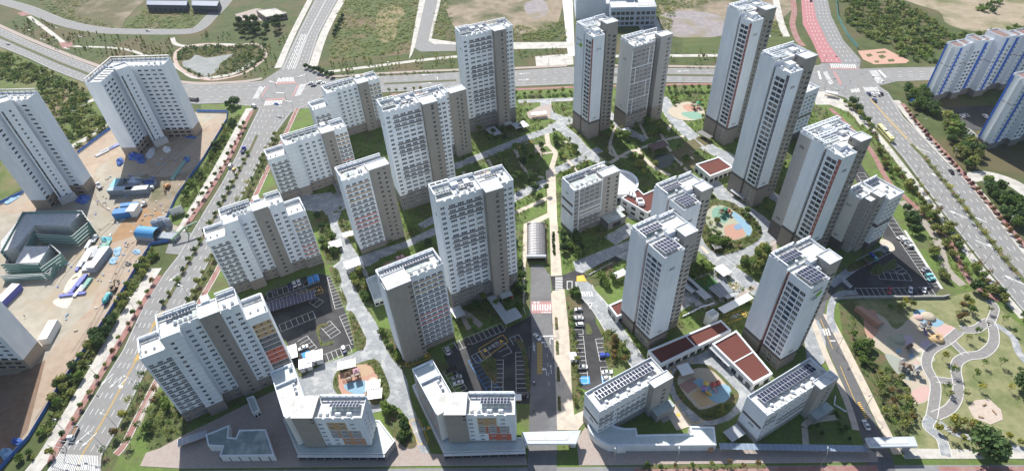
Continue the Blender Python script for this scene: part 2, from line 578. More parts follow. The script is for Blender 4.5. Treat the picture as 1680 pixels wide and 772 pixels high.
# ---- mid-rise blocks of the west edge: low wing, tall white body, grey stair tower, coloured right wing
def west_block(label, x, y, rz, hw, hm, plan, seed, right_low, colours):
 B = Building('apartment_block', label, x, y, rz, seed=seed)
 uA, uB, uC, uD, uE, uF, vm, vr = plan
 fh = 2.8
 nw = int((hw - 1.2) / fh); nm = int((hm - 1.4) / fh)
 zb = 2.3 * fh
 dk = dict(base=TAUPE, base_z=zb)
 # low left wing
 box = (0, uA, 0,10.8)
 n3 = 3 if uA > 9 else 2
 g = [dict(s=(i + .5) * uA / n3, w=1.9, zs=[fh * j + .95 for j in range(nw)], h=1.2, n=3) for i in range(n3)]
 B.block(0, uA - .02,0,10.8,0, hw, faces={'F': g}, **dk)
 for j in range(2, nw):
  B.panel('F', box, .9, uA - .3, fh * j + .06, fh * j + .9, BANDG)
 B.parapet(0, uA - .02,0,10.8, hw, 1.2, skip='R')
 B.screen((uA - .3,10.5),(.3,10.5), hw, 1.9,2.6)
 B.screen((.3,10.5),(.3,2.5), hw, 1.9,2.6)
 for i in range(2): B.vent(2 + 3 * i, 4, hw, .4,.7)
 # white projecting bay
 B.block(uA, uB, vm, 9.9,0, hm, faces={'F': [dict(s=(uB - uA) * .42, w=1.3, zs=[fh * j + 1.5 for j in range(2, nm)], h=1.1, n=1, fm=FRAMED)] if right_low else []}, **dk)
 for j in range(3, nm + 1):
  B.panel('F', (uA, uB, vm, 9.9),.02, uB - uA - .02, fh * j - .05, fh * j + .03, GREYM, .03, 'joint_strip')
 # recessed face of three windows a floor
 vr_ = vr
 wd = uC - uB
 ng = max(2, int(wd / 3.0))
 g = [dict(s=(i + .5) * wd / ng, w=1.9, zs=[fh * j + .95 for j in range(nm)], h=1.2, n=3 if i != 1 else 2) for i in range(ng)]
 B.block(uB + .01, uC, vr_, 9.9,0, hm - .01, faces={'F': g}, **dk)
 # stair tower
 B.block(uC + .01, uD, 0.0 if right_low else -.6,7.5,0, hm + 1.2, mat=GREYC,
   faces={'F': [dict(s=(uD - uC) * .55, w=1.35, zs=[fh * j + 1.9 for j in range(nm - 1)], h=1.05, n=2, fm=FRAMED)]})
 B.parapet(uC + .01, uD, 0.0 if right_low else -.6,7.5, hm + 1.2,.35,.25)
 k = MB(); k.box(uC + 2, uC + 5,7.52,11.5,0, hm + 2.0, WHITE, top=ROOFC); k.build('lift_shaft', B.root)
 # right part of the body
 vrr = .2
 wd = uE - uD
 if right_low:
  g = [dict(s=(i + .5) * wd / 2, w=1.9, zs=[fh * j + .95 for j in range(nm)], h=1.2, n=2) for i in range(2)]
 else:
  g = [dict(s=(i + .5) * wd / 3, w=1.9, zs=[fh * j + .95 for j in range(nm)], h=1.2, n=3) for i in range(3)]
 B.block(uD + .01, uE, vrr, 9.9,0, hm - .02, faces={'F': g}, **dk)
 B.block(uC + .01, uD, 7.51,9.9,0, hm - .03, sides='B')
 def stripes(box, nfl, s0, s1, win=None):
  for j in range(3, nfl):
   c = colours(nfl - 1 - j)
   B.panel('F', box, s0, s1, fh * j + .1, fh * j + .85, c)
 if right_low:
  solid = seed == 11
  g = [dict(s=(i + .5) * (uF - uE) / 3, w=.8 if solid else 1.7, zs=[fh * j + (1.2 if solid else .95) for j in range(nw)], h=.9 if solid else 1.2, n=1 if solid else 3, fm=FRAMED if solid else FRAMEW) for i in range(3)]
  zn = []
  if solid:
   zn = [(.7, uF - uE - .3, fh * j + .12, fh * j + fh - .12, colours(nw - 1 - j)) for j in range(3, nw)]
  B.block(uE + .01, uF, -1.2,10,0, hw, faces={'F': g}, zones={'F': zn}, **dk)
  if not solid: stripes((uE, uF, -1.2,10), nw, .7, uF - uE - .4)
  B.parapet(uE + .01, uF, -1.2,10, hw, 1.2, skip='L')
  B.screen((uF - .3,9.7),(uE + .3,9.7), hw, 1.9,2.6)
  B.screen((uF - .3,1.5),(uF - .3,9.7), hw, 1.9,2.6)
  for i in range(2): B.vent(uE + 2 + 3 * i, 3, hw, .4,.7)
 else:
  stripes((uD, uE, vrr, 9.9), nm, .6, uE - uD - .3)
 # roof of the body
 B.parapet(uA, uB, vm, 9.9, hm, 1.2, skip='R')
 B.parapet(uB + .25, uC, vr_, 9.9, hm, 1.2, gaps='F', skip='LRB'); B.parapet(uB + .25, uC, vr_, 9.9, hm, 1.2, skip='LRF')
 B.parapet(uD + .3, uE, vrr, 9.9, hm, 1.2, gaps='F', skip='L')
 B.screen((uC, 9.6),(uA + .3,9.6), hm, 2.2,2.8)
 B.screen((uE - .3,9.6),(uD, 9.6), hm, 2.2,2.8)
 B.screen((uA + .3,9.6),(uA + .3,0), hm, 2.2,3.2)
 r = MB(); r.box(uB - 2, uC - .6, vr_ + 2.2,8.6, hm + .02, hm + .25, ROOFG); r.build('roof_deck', B.root)
 B.solar(uA + 3,6.6, hm + .25, int((uC - uA - 4) / 1.15),1,1.15,1.7,14)
 for i in range(4):
  B.vent(uB - 1 + i * (uC - uB) / 4,2.8 + vr_, hm + .25)
 for i in range(2): B.vent(uD + 2 + 3 * i, 3.2, hm)
 B.finish()
 return B
pal = lambda top, mid, bot: (lambda d: top if d < 3 else (BANDG if d < 6 else (bot if d < 9 else BANDG)))
PA = (9.7,16.6,23.9,31.2,38.4,46.7,-2.4,1.2)
PB = (11.0,17.8,32.8,40.0,48.0,48.0,-1.0,1.2)
west_block('white block with solid ochre and brick red wing nearest the street zebra crossing', -140.4,139.1,27.5,42.2,50.1, PA, 11, True, pal(ORANGE, GREYM, BRICKR))
west_block('white block with striped ochre and red wing above the shaded left parking lot', -143.7,211.9,27.5,35.3,43.2, PA, 12, True, pal(ORANGE, GREYM, BRICKR))
west_block('white block with low left wing and ochre then red stripes, third along the west street', -137.3,287.9,27.8,29.7,35.7, PB, 13, False, pal(ORANGE, GREYM, BRICKR))
west_block('small white block with ochre stripes right beside the big western crossroads', -126.1,349.5,28.4,25.9,35.0, PB, 14, False, pal(ORANGE, GREYM, GREYM))
# ---- two striped slabs with a wide grey stair tower
def striped(label, x, y, rz, H, core_left, W, D, nfl, seed):
 B = Building('apartment_block', label, x, y, rz, seed=seed)
 fh = (H - 1.6) / nfl
 zs = [fh * j + .95 for j in range(1, nfl)]
 if core_left:
  c0, c1, m0, m1 = .5,10.8,10.82, W
  cv0, cv1 = -2.2,6.5
 else:
  m0, m1, c0, c1 = 0,14.0,14.02,25.2
  cv0, cv1 = 1.2,8.0
 n = 5 if core_left else 4
 w = m1 - m0
 box = (m0, m1,0, D)
 g = [dict(s=.7 + (i + .5) * (w - 1.2) / n, w=2.1, zs=zs, h=1.2, n=3) for i in range(n)]
 B.block(m0, m1,0, D, 0, H, faces={'F': g}, base=TAUPE, base_z=fh * 1.2)
 for j in range(1, nfl):
  d = nfl - 1 - j
  c = ORANGE if d < 3 else (BRICKR if 7 <= d < 10 else BANDG)
  if not core_left: c = ORANGE if d < 4 else (BRICKR if 7 <= d < 10 else BANDG)
  for i in range(n):
   B.panel('F', box, .7 + i * (w - 1.2) / n, .7 + (i + 1) * (w - 1.2) / n - .12, fh * j + .1, fh * j + .86, c)
 fw_ = [dict(s=(c1 - c0) - 1.1, w=1.5, zs=[fh * j + 1.6 for j in range(nfl - 1)] + [H - 2.2], h=1.1, n=1, fm=FRAMED)] if core_left else \
   [dict(s=4.7, w=1.3, zs=[fh * j + 1.6 for j in range(1, nfl)], h=1.1, n=2, fm=FRAMED), dict(s=8.0, w=1.3, zs=[fh * j + .6 for j in range(1, nfl)] + [H - 1], h=1.1, n=2, fm=FRAMED)]
 B.block(c0, c1, cv0, cv1,0, H + 1.0, mat=GREYC, faces={'F': fw_})
 B.parapet(c0, c1, cv0, cv1, H + 1.0,.35,.25)
 if core_left:
  B.block(0, c1, cv1 + .01, D, 0, H - .02, sides='BL')
  B.block(0,.48,0, cv1,0, H - .03, sides='FL', faces={})
  e0 = 0
 else:
  B.block(c0, c1 - 1, cv1 + .01, D, 0, H - .02, sides='BR')
  e0 = 0
 B.parapet(m0, m1,0, D, H, 1.2, gaps='F', skip='L' if core_left else 'R')
 ue = W if core_left else 24.2
 b = MB()
 b.box(e0, ue, D - .02, D + .2, H, H + 1.2, WHITE)
 b.build('parapet', B.root)
 B.screen((ue - .3, D - .3),(.3, D - .3), H, 2.2,2.9)
 B.screen((.3, D - .3),(.3,3 if not core_left else D - 4), H, 2.2,2.9)
 if core_left:
  B.screen((m1 - .3,1),(m1 - .3, D - .3), H, 2.2,2.9)
  r = MB(); r.box(11.5, m1 - 5,3.6, D - 3.2, H + .02, H + .25, ROOFG); r.build('roof_deck', B.root)
  B.solar(3, D - 3.4, H + .25,17,1,1.15,1.9,14)
  for u in (12.5,16,18.6,21.5,24.5): B.vent(u, 2.6, H + (.25 if u < 20 else 0),.6,1.0)
 else:
  r = MB(); r.box(3.2,8,3.4,8, H + .02, H + .25, ROOFG); r.build('roof_deck', B.root)
  B.solar(2, D - 3.2, H, 7,1,1.15,1.7,14)
  for u in (4.5,10,11.2): B.vent(u, 4.4, H + .25 if u < 9 else H, .45,1.2)
 B.finish()
 return B
striped('striped block with a wide plain grey stair tower on its left side', -52.0,165.1,27.5,46.7, True, 25.8,10.3,16,21)
striped('striped block with grey stair tower on its right, at the top of the paved lane', -81.7,237.4,27.5,48.1, False, 25,11.7,16,22)
# ---- point towers of the east half
def logo(B, side, box, sc, z, size):
 """estate wordmark over a green leaf and the letters LH"""
 B.text('천년나무', side, box, sc, z, size, name='wall_sign')
 B.text('LH', side, box, sc - size * .9, z - size * 2.3, size * 1.7, M('sign_grey', (.25,.32,.36)), name='wall_sign')
 (ou, ov), d, inn, L, rz = B.side(side, *box)
 b = MB()
 b.face([(math.cos(t) * size * 1.0 + math.sin(t) * size * .3,0, math.sin(t) * size * .95) for t in [2 * math.pi * i / 14 for i in range(14)]], M('sign_green', (.22,.42,.05)))
 c = sc + size * 1.2
 link('wall_sign', b.mesh('wall_sign'), B.root, (ou + d[0] * c - inn[0] * .08, ov + d[1] * c - inn[1] * .08, z - size * 1.5), rz)
def point_tower(label, x, y, rz, hB, hA, hC, style, num, base_z, W=10.2, V1=20.8, VA=10.0, strip=None, lh=False, core=(13.3,20.2,3.7,10.0), seed=3, solar=True, back=True):
 B = Building('apartment_tower', label, x, y, rz, seed=seed)
 fh = 2.8
 nf = int((hA - 1.6) / fh)
 dk = dict(base=TAUPE, base_z=base_z, band=[(base_z - .2, base_z + 1.5, BANDD)])
 lowrows = [fh * j + 1.0 for j in range(int(base_z / fh))]
 uprows = [fh * j + .55 for j in range(int(base_z / fh) + 1, nf)]
 boxA = (0, W, 0, VA)
 if style == 'grid':
  gl = [dict(s=1.75, w=2.5, zs=uprows, h=1.95, n=3), dict(s=4.75, w=2.9, zs=uprows, h=1.95, n=1, gm=GLASSB, fm=FRAMED), dict(s=7.75, w=2.5, zs=uprows, h=1.95, n=3),
    dict(s=1.75, w=2.0, zs=lowrows, h=1.5, n=3), dict(s=4.75, w=2.2, zs=lowrows, h=1.5, n=2), dict(s=7.75, w=2.0, zs=lowrows, h=1.5, n=3)]
 else:
  e = VA - 2.4
  gl = [dict(s=.95 + e * .25, w=e * .40, zs=uprows, h=1.95, n=2, fm=FRAMED), dict(s=.95 + e * .68, w=e * .40, zs=uprows, h=1.95, n=2, fm=FRAMED),
    dict(s=1.2 + e * .25, w=1.6, zs=lowrows, h=1.5, n=3), dict(s=1.2 + e * .68, w=1.6, zs=lowrows, h=1.5, n=3)]
 gf = []
 B.block(0, W, 0, VA, 0, hA, mat={'F': WHITE, 'R': WHITE, 'L': WHITE, 'B': WHITE}, faces={'L': gl, 'F': gf}, **dk)
 if style == 'grid':
  for z in uprows:
   B.panel('L', boxA, .3,9.3, z - .62, z - .28, WHITE, .12, 'balcony_ledge')
 else:
  # coloured strip on the front corner with small windows
  st = strip or MAROON
  B.panel('L', boxA, VA - 1.75, VA - .15, base_z + 1.6, hA - .6, st, .06, 'colour_strip')
  key = ('stripwin',)
  for z in uprows:
   b = window_mesh(.7,1.1,1, FRAMEW, GLASS, -.12)
   link('window', b, B.root, (0,.95, z + .3), R(-90)); B.nwin += 1
 # recess between the two bodies
 st = strip or MAROON
 B.block(1.2, W, VA + .01, VA + 1.5,0, hA - .6, mat={'L': st if style == 'grid' else DARKB, 'F': WHITE, 'R': WHITE, 'B': WHITE}, sides='L',
   faces={'L': [dict(s=.75, w=.9, zs=[fh * j + .9 for j in range(nf)], h=1.2, n=1, fm=FRAMED)]})
 # back body, blank wall to the street side
 B.block(0,13.3, VA + 1.51, V1,0, hB, **dk)
 B.block(13.31,21.8, core[3] + 1.6,20.0 if V1 > 19 else V1 - .3,0, hB - .05, faces={'R': [dict(s=2 + 3 * i, w=1.8, zs=[fh * j + .95 for j in range(1, nf)], h=1.3, n=2) for i in range(2)]}, **dk)
 # middle of the plan, set back from the front
 B.block(W + .01, core[0] - .01, core[2] + 2.0, VA + 1.5,0, hA - .02, mat=GREYM if style != 'grid' else BEIGE, sides='FR',
   faces={'F': [dict(s=(core[0] - W) / 2, w=1.3, zs=[fh * j + 1.0 for j in range(1, nf)], h=1.5, n=2, fm=FRAMED)]})
 # stair tower
 c0, c1, d0, d1 = core
 B.block(c0, c1, d0, d1,0, hC, mat=BEIGE if style == 'grid' else GREYC, base=TAUPE, base_z=base_z,
   faces={'F': [dict(s=(c1 - c0) * .30, w=1.5, zs=[fh * j + 1.9 for j in range(1, nf)], h=1.2, n=2, fm=FRAMED), dict(s=(c1 - c0) * .75, w=2.4, zs=[fh * j + .6 for j in range(1, nf)], h=1.3, n=2, fm=FRAMED)],
     'L': [dict(s=1.2, w=.9, zs=[hC - 2.2], h=1.2, n=1, fm=FRAMED)]})
 B.parapet(c0, c1, d0, d1, hC, .4,.25)
 B.block(c0, c1, d1 + .01, core[3] + 1.59,0, hA - .03, sides='R')
 # roofs
 B.parapet(0, W, 0, VA, hA, 1.0, gaps='' if style == 'grid' else 'L', skip='B')
 B.parapet(0,13.3, VA + 1.51, V1, hB, 1.0, skip='FR')
 B.parapet(13.32,21.8, core[3] + 1.6,20.0 if V1 > 19 else V1 - .3, hB - .05,1.0, skip='LF')
 b2 = 20.0 if V1 > 19 else V1 - .3
 B.screen((12.8, V1 - .4),(.4, V1 - .4), hB, 2.1,2.7, deep=1.6 if style != 'grid' else None)
 B.screen((.4, V1 - .4),(.4, VA + 1.9), hB, 2.1,2.9, deep=None if style == 'grid' else 1.2)
 B.screen((21.4, b2 - .4),(13.6, b2 - .4), hB, 2.1,2.7)
 r = MB(); r.box(1.4,11, VA + 2.4, V1 - 3, hB + .02, hB + .22, ROOFG); r.build('roof_deck', B.root)
 if style == 'grid':
  B.solar(1.4,1.0, hA + .5,5,4,1.5,1.95,7)
  B.solar(1.4, VA + 4.0, hB + .3,7,2,1.4,2.0,9)
  k = MB(); k.box(9.4,13.2,8.9,11.3, hA, hA + 2.4, WHITE, top=ROOFC); k.build('roof_hatch', B.root)
  for u, v, h in ((6.5, VA + 2.8, hB),(9.5,1.2, hA),(12.0,13.0, hB),(2.0,8.6, hA),(11.2,6.4, hA)): B.vent(u, v, h, .6)
 else:
  for u, v, h in ((2.2,7.6, hA),(5.6,3.0, hA),(3.4,2.2, hA),(7.5,8.0, hA),(5, VA + 3.2, hB + .22),(9.4,15, hB + .22),(16,15.5, hB),(18.8,13.6, hB)): B.vent(u, v, h, .55)
  for q in ((4.2,8.6,5.0, VA - .6, hA, hA + 2.2),(14.4,17.6,13.2,16.6, hB, hB + 1.4)): k = MB(); k.box(*q, WHITE, top=ROOFC); k.build('roof_hatch', B.root)
  r = MB()
  for i in range(5):
   r.beam((1.4, VA + 2.4 + i * 1.6, hB + 1.3),(11, VA + 2.4 + i * 1.6, hB + 1.3),.28,.3, WHITE)
  r.build('roof_beam', B.root)
 if num:
  bx = (0,13.3, VA + 1.51, V1) if style == 'sideno' else boxA
  B.text(num, 'F', boxA, W * .5, hA - 8.2,2.0)
  B.text(num, 'F', boxA, W * .5, base_z + 3.0,1.7)
  if lh == 'F': logo(B, 'F', boxA, W * .5, hA - 3.4,1.5)
  if lh == 'L': logo(B, 'L', (0,13.3, VA + 1.51, V1),4.5, hB - 8,1.6)
 return B
t = point_tower('white tower numbered 303 with grid of balcony windows and solar panels', 58.7,163.9,28.0,56.5,56.2,59.0, 'grid', '303', 6.2); t.finish()
t = point_tower('white tower with a green leaf sign on its wall beside the curving exit road', 111.2,149.5,26.6,50.9,50.6,54.0, 'grid', '304', 6.6, lh='F'); t.finish()
t = point_tower('white tower numbered 302 standing right behind tower 303', 78.6,206.0,27.5,45.0,44.6,48.0, 'grid', '302', 6.0); t.finish()
t = point_tower('tower with maroon strip and green leaf sign in front of the office building', 54.6,339.8,26.5,71.5,69.8,74.5, 'bays', '214', 11.5, W=8.2, V1=19.5, VA=9.0, strip=MAROON, lh='L', core=(12.0,20.4,3.9,10.5)); t.finish()
t = point_tower('farthest tall tower with a full height maroon strip, near the park paths at the top', 141.2,323.8,25.2,83.0,81.0,84.8, 'bays', '210', 11.5, W=8.2, V1=20.8, VA=9.2, strip=MAROON, core=(11.5,19.8,2.8,9.6)); t.finish()
t = point_tower('tall tower with a slate coloured strip between two towers with maroon strips', 137.6,259.6,25.6,84.0,81.5,85.4, 'bays', '209', 12.2, W=8.2, V1=20.2, VA=9.2, strip=NAVYST, core=(12.0,20.0,3.0,9.6)); t.finish()
t = point_tower('tower with a maroon strip and wide grey flank, just behind the leaf sign tower', 147.9,213.6,25.2,64.0,63.6,67.2, 'bays', '208', 11.5, W=8.8, V1=17.4, VA=8.6, strip=MAROON, core=(12.6,19.8,2.3,8.2))
# grey back wing of that tower
t.block(2.4,26.0,17.45,26.0,0,62.6, mat={'F': BEIGE, 'R': WHITE, 'B': WHITE, 'L': GREYM}, base=BANDD, base_z=9.5, faces={'R': [dict(s=2.5 + 3 * i, w=1.8, zs=rows(3.8,20), h=1.3, n=2) for i in range(2)]})
t.parapet(2.4,26.0,17.45,26.0,62.6,1.1)
t.screen((25.6,25.6),(2.8,25.6),62.6,2.4,3, deep=2.0)
t.screen((2.8,25.6),(2.8,18),62.6,2.4,2.8)
t.text('206', 'L', (2.4,26,17.45,26),3.4,56,2.0)
t.text('206', 'L', (2.4,26,17.45,26),3.4,12,1.8)
for i in range(6): t.vent(6 + 3.1 * i, 20.5 + (i % 2) * 2,62.6,.6)
k = MB(); k.box(12,17,21,24.4,62.6,64.8, WHITE, top=ROOFC); k.build('roof_hatch', t.root)
t.finish()
# ---- white and grey checkered slab beside the tower pair
B = Building('apartment_tower', 'grey slab with white outlined window panels right of the maroon strip tower 214', 80.9,349.0,25.6, seed=31)
H = 58.6
fh = 2.8
up = [fh * j + .95 for j in range(4,20)]; low = [fh * j + .95 for j in range(4)]
g = [dict(s=1.8 + 3.4 * i + .4, w=2.3, zs=up + low, h=1.3, n=3) for i in range(5)]
B.block(0,17,0,13.5,0, H, mat={'F': GREYM, 'L': OFFWH, 'R': OFFWH, 'B': WHITE}, base=TAUPE, base_z=11.2, faces={'F': g}, band=[(11.2,12.6, BANDD)])
bx = (0,17,0,13.5)
for (a, c, z0, z1, m) in ((.05,.5,11.5,56.5, WHITE),(16.4,16.9,11.5,56.5, WHITE),(.5,16.4,22.0,22.5, WHITE),(.5,16.4,33.2,33.7, WHITE),(.5,16.4,44.4,44.9, WHITE),
       (3.6,4.1,11.6,22.0, WHITE),(13.0,13.5,22.5,33.2, WHITE),(3.6,4.1,33.7,44.4, WHITE),(13.0,13.5,44.9,56.5, WHITE)):
 B.panel('F', bx, a, c, z0, z1, m, .09, 'trim_panel')
B.block(17.01,21,4.0,13.4,0, H - .02, mat=GREYM, sides='F', faces={'F': [dict(s=2.0, w=1.2, zs=up, h=1.4, n=1, fm=FRAMED)]})
B.block(21.01,30.2,-.5,6,0, H + 2.2, mat=GREYM, base=TAUPE, base_z=11.2, faces={'F': [dict(s=6.4, w=2.2, zs=[fh * j + 1.4 for j in range(1,21)], h=1.5, n=2, fm=FRAMED)], 'L': [dict(s=2, w=1, zs=up, h=1.3, n=1, fm=FRAMED)]})
B.parapet(21.01,30.2,-.5,6, H + 2.2,.4,.25)
B.block(21.01,28,6.01,13,0, H - .04, sides='RB')
B.parapet(0,17,0,13.5, H, 1.2, gaps='F', skip='R')
B.screen((16.7,13.2),(.3,13.2), H, 2.6,2.9, deep=2.4); B.screen((27.7,12.7),(17.2,12.7), H, 2.2,2.9)
B.screen((.3,13.2),(.3,6), H, 2.6,2.9)
for i in range(5): B.vent(4 + 2.8 * i, 3.0 + (i % 2) * 2, H)
k = MB(); k.box(9,13,6,9.6, H, H + 1.6, WHITE, top=ROOFC); k.build('roof_hatch', B.root)
B.text('213', 'L', bx, 6.5,48,2.0); B.text('213', 'L', bx, 6.5,15,1.8)
B.finish()
# ---- 301: mid-rise by the promenade with two dark bands on its end
B = Building('apartment_block', 'mid-rise with two dark bands on its white end wall, beside the tan promenade', 33.2,243.1,27.8, seed=32)
H = 30.6
zs = [2.75 * j + .9 for j in range(1,11)]
g = [dict(s=1.9, w=2.2, zs=zs, h=1.5, n=3, fm=FRAMED if False else FRAMEW)] + [dict(s=5.4 + 3.3 * i, w=2.3, zs=zs, h=1.3, n=3) for i in range(4)]
B.block(0,18.6,0,11.6,0, H, mat={'F': GREYM, 'L': WHITE, 'R': WHITE, 'B': WHITE}, faces={'F': g}, base=DARKB, base_z=2.6)
bx = (0,18.6,0,11.6)
for (a, c, z0, z1, m) in ((.05,.45,2.7, H - .1, WHITE),(3.4,3.8,2.7, H - .1, WHITE),(18.0,18.5,11, H - .1, WHITE),(3.8,18.0,19.0,19.5, WHITE),(3.8,18.0,10.6,11.1, WHITE)):
 B.panel('F', bx, a, c, z0, z1, m, .08, 'trim_panel')
for z in (12.5,15.2):
 B.panel('F', bx, 4.0,17.8, z - .1, z + .75, OFFWH)
for z in (2.75,5.5,8.25):
 B.panel('F', bx, 4.0,17.8, z + .05, z + .85, BANDD)
for z in (19.9,14.0):
 B.panel('L', bx, .8,11.0, z, z + 1.7, BANDD, .06, 'dark_band')
B.text('301', 'L', bx, 5.5,25.5,1.8)
c0, c1, d0, d1 = 18.8,29.8,.4,6.4
B.block(c0, c1, d0, d1,0, H + 1.6, mat=BEIGE, base=DARKB, base_z=5.5, faces={'F': [dict(s=4.0, w=1.6, zs=[2.75 * j + 1.6 for j in range(1,11)], h=1.2, n=2, fm=FRAMED), dict(s=9.4, w=1.6, zs=[2.75 * j + .8 for j in range(1,11)], h=1.3, n=2, fm=FRAMED)]})
B.parapet(c0, c1, d0, d1, H + 1.6,.4,.25)
B.block(c0,28, d1 + .01,12,0, H - .02, sides='RB')
B.block(c0 + .5, c1 + 1.5,-6.5, d0 - .03,0,5.2, mat=DARKB, roof_mat=ROOFG, faces={'F': [dict(s=6, w=5.5, zs=[.4], h=3.2, n=4, fm=FRAMED)]})
B.parapet(0,18.6,0,11.6, H, 1.0, gaps='F', skip='R')
B.screen((27.7,11.3),(.3,11.3), H, 2.0,2.8)
B.screen((.3,11.3),(.3,5), H, 2.0,2.8)
r = MB(); r.box(2.2,8.2,2.2,7.6, H + .02, H + .22, ROOFG); r.box(11,18,3.2,8, H + .02, H + .22, ROOFG); r.build('roof_deck', B.root)
B.solar(1.2,8.0, H, 10,1); B.solar(14.5,8.4, H, 8,1)
for u, v in ((4,3),(7,3.4),(9.5,2.4),(13,2.5),(16,2.2)): B.vent(u, v, H)
B.finish()
# ---- 207: grey mid-rise above the triangular parking lot
B = Building('apartment_block', 'grey mid-rise numbered 207 beside the triangular parking lot', 169.5,221.0,28.5, seed=33)
H = 33.4
zs = [2.8 * j + .9 for j in range(1,11)]
B.block(0,10.5,0,7.8,0, H, mat={'F': BEIGE, 'L': OFFWH, 'R': OFFWH, 'B': WHITE}, base=BANDD, base_z=6.2,
  faces={'F': [dict(s=1.6, w=1.0, zs=zs, h=1.1, n=1, fm=FRAMED), dict(s=3.4, w=.7, zs=zs, h=1.1, n=1, fm=FRAMED)]})
B.block(3.0,7.0,-3.8,-.01,0, H + .6, mat=GREYM, faces={'F': [dict(s=1.3, w=1.0, zs=zs, h=2.0, n=1, fm=FRAMED)]})
B.block(7.01,11.9,-5.4,-.02,0, H + 2.2, mat=BEIGE, faces={'F': [dict(s=2.2, w=2.6, zs=zs, h=1.2, n=3, fm=FRAMED)]})
B.parapet(7.01,11.9,-5.4,-.02, H + 2.2,.4,.25)
B.block(11.91,23.4,-7.6,7.8,0, H - .6, mat={'F': OFFWH, 'R': OFFWH, 'L': WHITE, 'B': WHITE}, base=BANDD, base_z=5,
  faces={'F': [dict(s=1.8 + 2.7 * i, w=1.9, zs=zs, h=1.3, n=2) for i in range(4)], 'R': [dict(s=2 + 3 * i, w=2, zs=zs, h=1.3, n=2) for i in range(4)]}, band=[(15.6,17.6, BANDD)])
B.block(10.51,11.9,.01,7.7,0, H - .03, sides='B')
B.parapet(0,10.5,0,7.8, H, 1.1, skip='R'); B.parapet(11.91,23.4,-7.6,7.8, H - .6,1.1)
B.screen((10.4,7.5),(.3,7.5), H, 2.0,2.8); B.screen((23,7.5),(12.2,7.5), H - .6,2.0,2.8); B.screen((.3,7.5),(.3,.5), H, 2.0,2.6)
B.screen((12.4,7.5),(12.4,-6), H - .6,1.6,2.6)
B.solar(1.0,4.4, H, 7,1)
B.solar(13.5,4.4, H - .6,7,1)
for u, v, h in ((3,2, H),(8,2.4, H),(14.5,1, H - .6),(17.5,-2, H - .6),(20,-4.5, H - .6),(21,0, H - .6)): B.vent(u, v, h)
B.text('207', 'L', (0,10.5,0,7.8),3.9,27.5,1.9); B.text('207', 'L', (0,10.5,0,7.8),3.9,8,1.6)
B.finish()
# ---- white mid-rise half hidden behind the slate strip tower
B = Building('apartment_block', 'white mid-rise with a dark band half hidden behind the slate strip tower', 178,322,29, seed=34)
H = 33
B.block(0,22,0,13,0, H, base=BANDD, base_z=4.5, faces={'F': [dict(s=8.5 + 3.6 * i, w=2.4, zs=[2.8 * j + .9 for j in range(2,11)], h=1.3, n=3) for i in range(4)], 'R': [dict(s=2 + 3 * i, w=2, zs=[2.8 * j + .9 for j in range(2,11)], h=1.3, n=2) for i in range(4)]}, band=[(14.8,16.8, BANDD)])
B.parapet(0,22,0,13, H, 1.1)
B.screen((21.6,12.6),(.4,12.6), H, 2,2.8)
for i in range(5): B.vent(9 + 2.5 * i, 4 + (i % 2) * 3, H)
B.finish()
# ---- low slabs with a long solar array, each over a shop terrace
def low_slab(label, x, y, rz, H, L, num, z0, seed):
 B = Building('apartment_block', label, x, y, rz, seed=seed)
 D = 9.8
 c0, c1 = L * .735, L * 1.03
 fh = 2.75
 nf = int((H - z0 - 1.2) / fh)
 zs = [z0 + fh * j + .9 for j in range(nf)]
 zs2 = zs
 g = [dict(s=1.3 + 2.55 * i, w=1.9, zs=zs, h=1.25, n=3) for i in range(int((c0 - .6) / 2.55))]
 B.block(0, L, 0, D, 0, H, mat={'F': OFFWH, 'L': WHITE, 'R': OFFWH, 'B': WHITE}, faces={'F': g, 'R': [dict(s=2 + 2.5 * i, w=1.6, zs=zs, h=1.25, n=2) for i in range(3)]}, base=GREYM, base_z=z0)
 bx = (0, L, 0, D)
 for j in (nf - 1, nf - 2):
  B.panel('F', bx, .4,6.6, zs[j] - .85, zs[j] - .08, BANDD)
 for j in (1,2):
  B.panel('F', bx, 9.0, c0 - .4, zs[j] - .85, zs[j] - .08, BANDD)
 B.panel('F', bx, 7.2,7.6, z0 + .2, H - .2, WHITE, .1, 'trim_panel'); B.panel('F', bx, 8.4,8.8, z0 + .2, z0 + 8, WHITE, .1, 'trim_panel')
 zb = z0 + (H - z0) * .42
 B.panel('L', bx, .6, D - .3, zb, zb + 1.35, BANDD, .06, 'dark_band')
 B.text(num, 'L', bx, 5.4, zb - 2.6,1.8)
 B.block(c0, c1,-2.6,-.01,0, H + 1.3, mat=BEIGE, faces={'F': [dict(s=(c1 - c0) * .62, w=1.7, zs=[z + .5 for z in zs[:]], h=1.0, n=2, fm=FRAMED)], 'R': []}, sides='FRL', base=GREYM, base_z=z0)
 B.block(c0, c1,.01,1.4, H + .0, H + 1.29, mat=BEIGE, sides='BRL')
 B.parapet(c0, c1,-2.6,1.4, H + 1.3,.35,.25)
 B.block(c0 + 1, c1 + .8,-6.2,-2.65,0,3.6 if z0 < 4 else z0 + .2, mat=GREYM, roof_mat=ROOFG)
 B.parapet(0, L, 0, D, H, 1.0, gaps='F')
 B.solar(3.0,4.2, H + .3, int((L - 5) / 1.5),2,1.5,2.1,8)
 for i in range(5): B.vent(5 + i * (L * .8) / 5,2.4, H, .6,1.0)
 r = MB()
 for i in range(int((c0 - 1) / 2.6)):
  r.box(1 + 2.6 * i, 2.6 + 2.6 * i, .35,1.6, H + .02, H + .5, ROOFC)
 r.build('roof_kerb', B.root)
 B.finish()
 return B
g0 = G(983.6,677.5,19); low_slab('low slab with a double row of solar panels next to the main gate', g0.x, g0.y, 27.7,19.0,32.5, '306', 4.6,41)
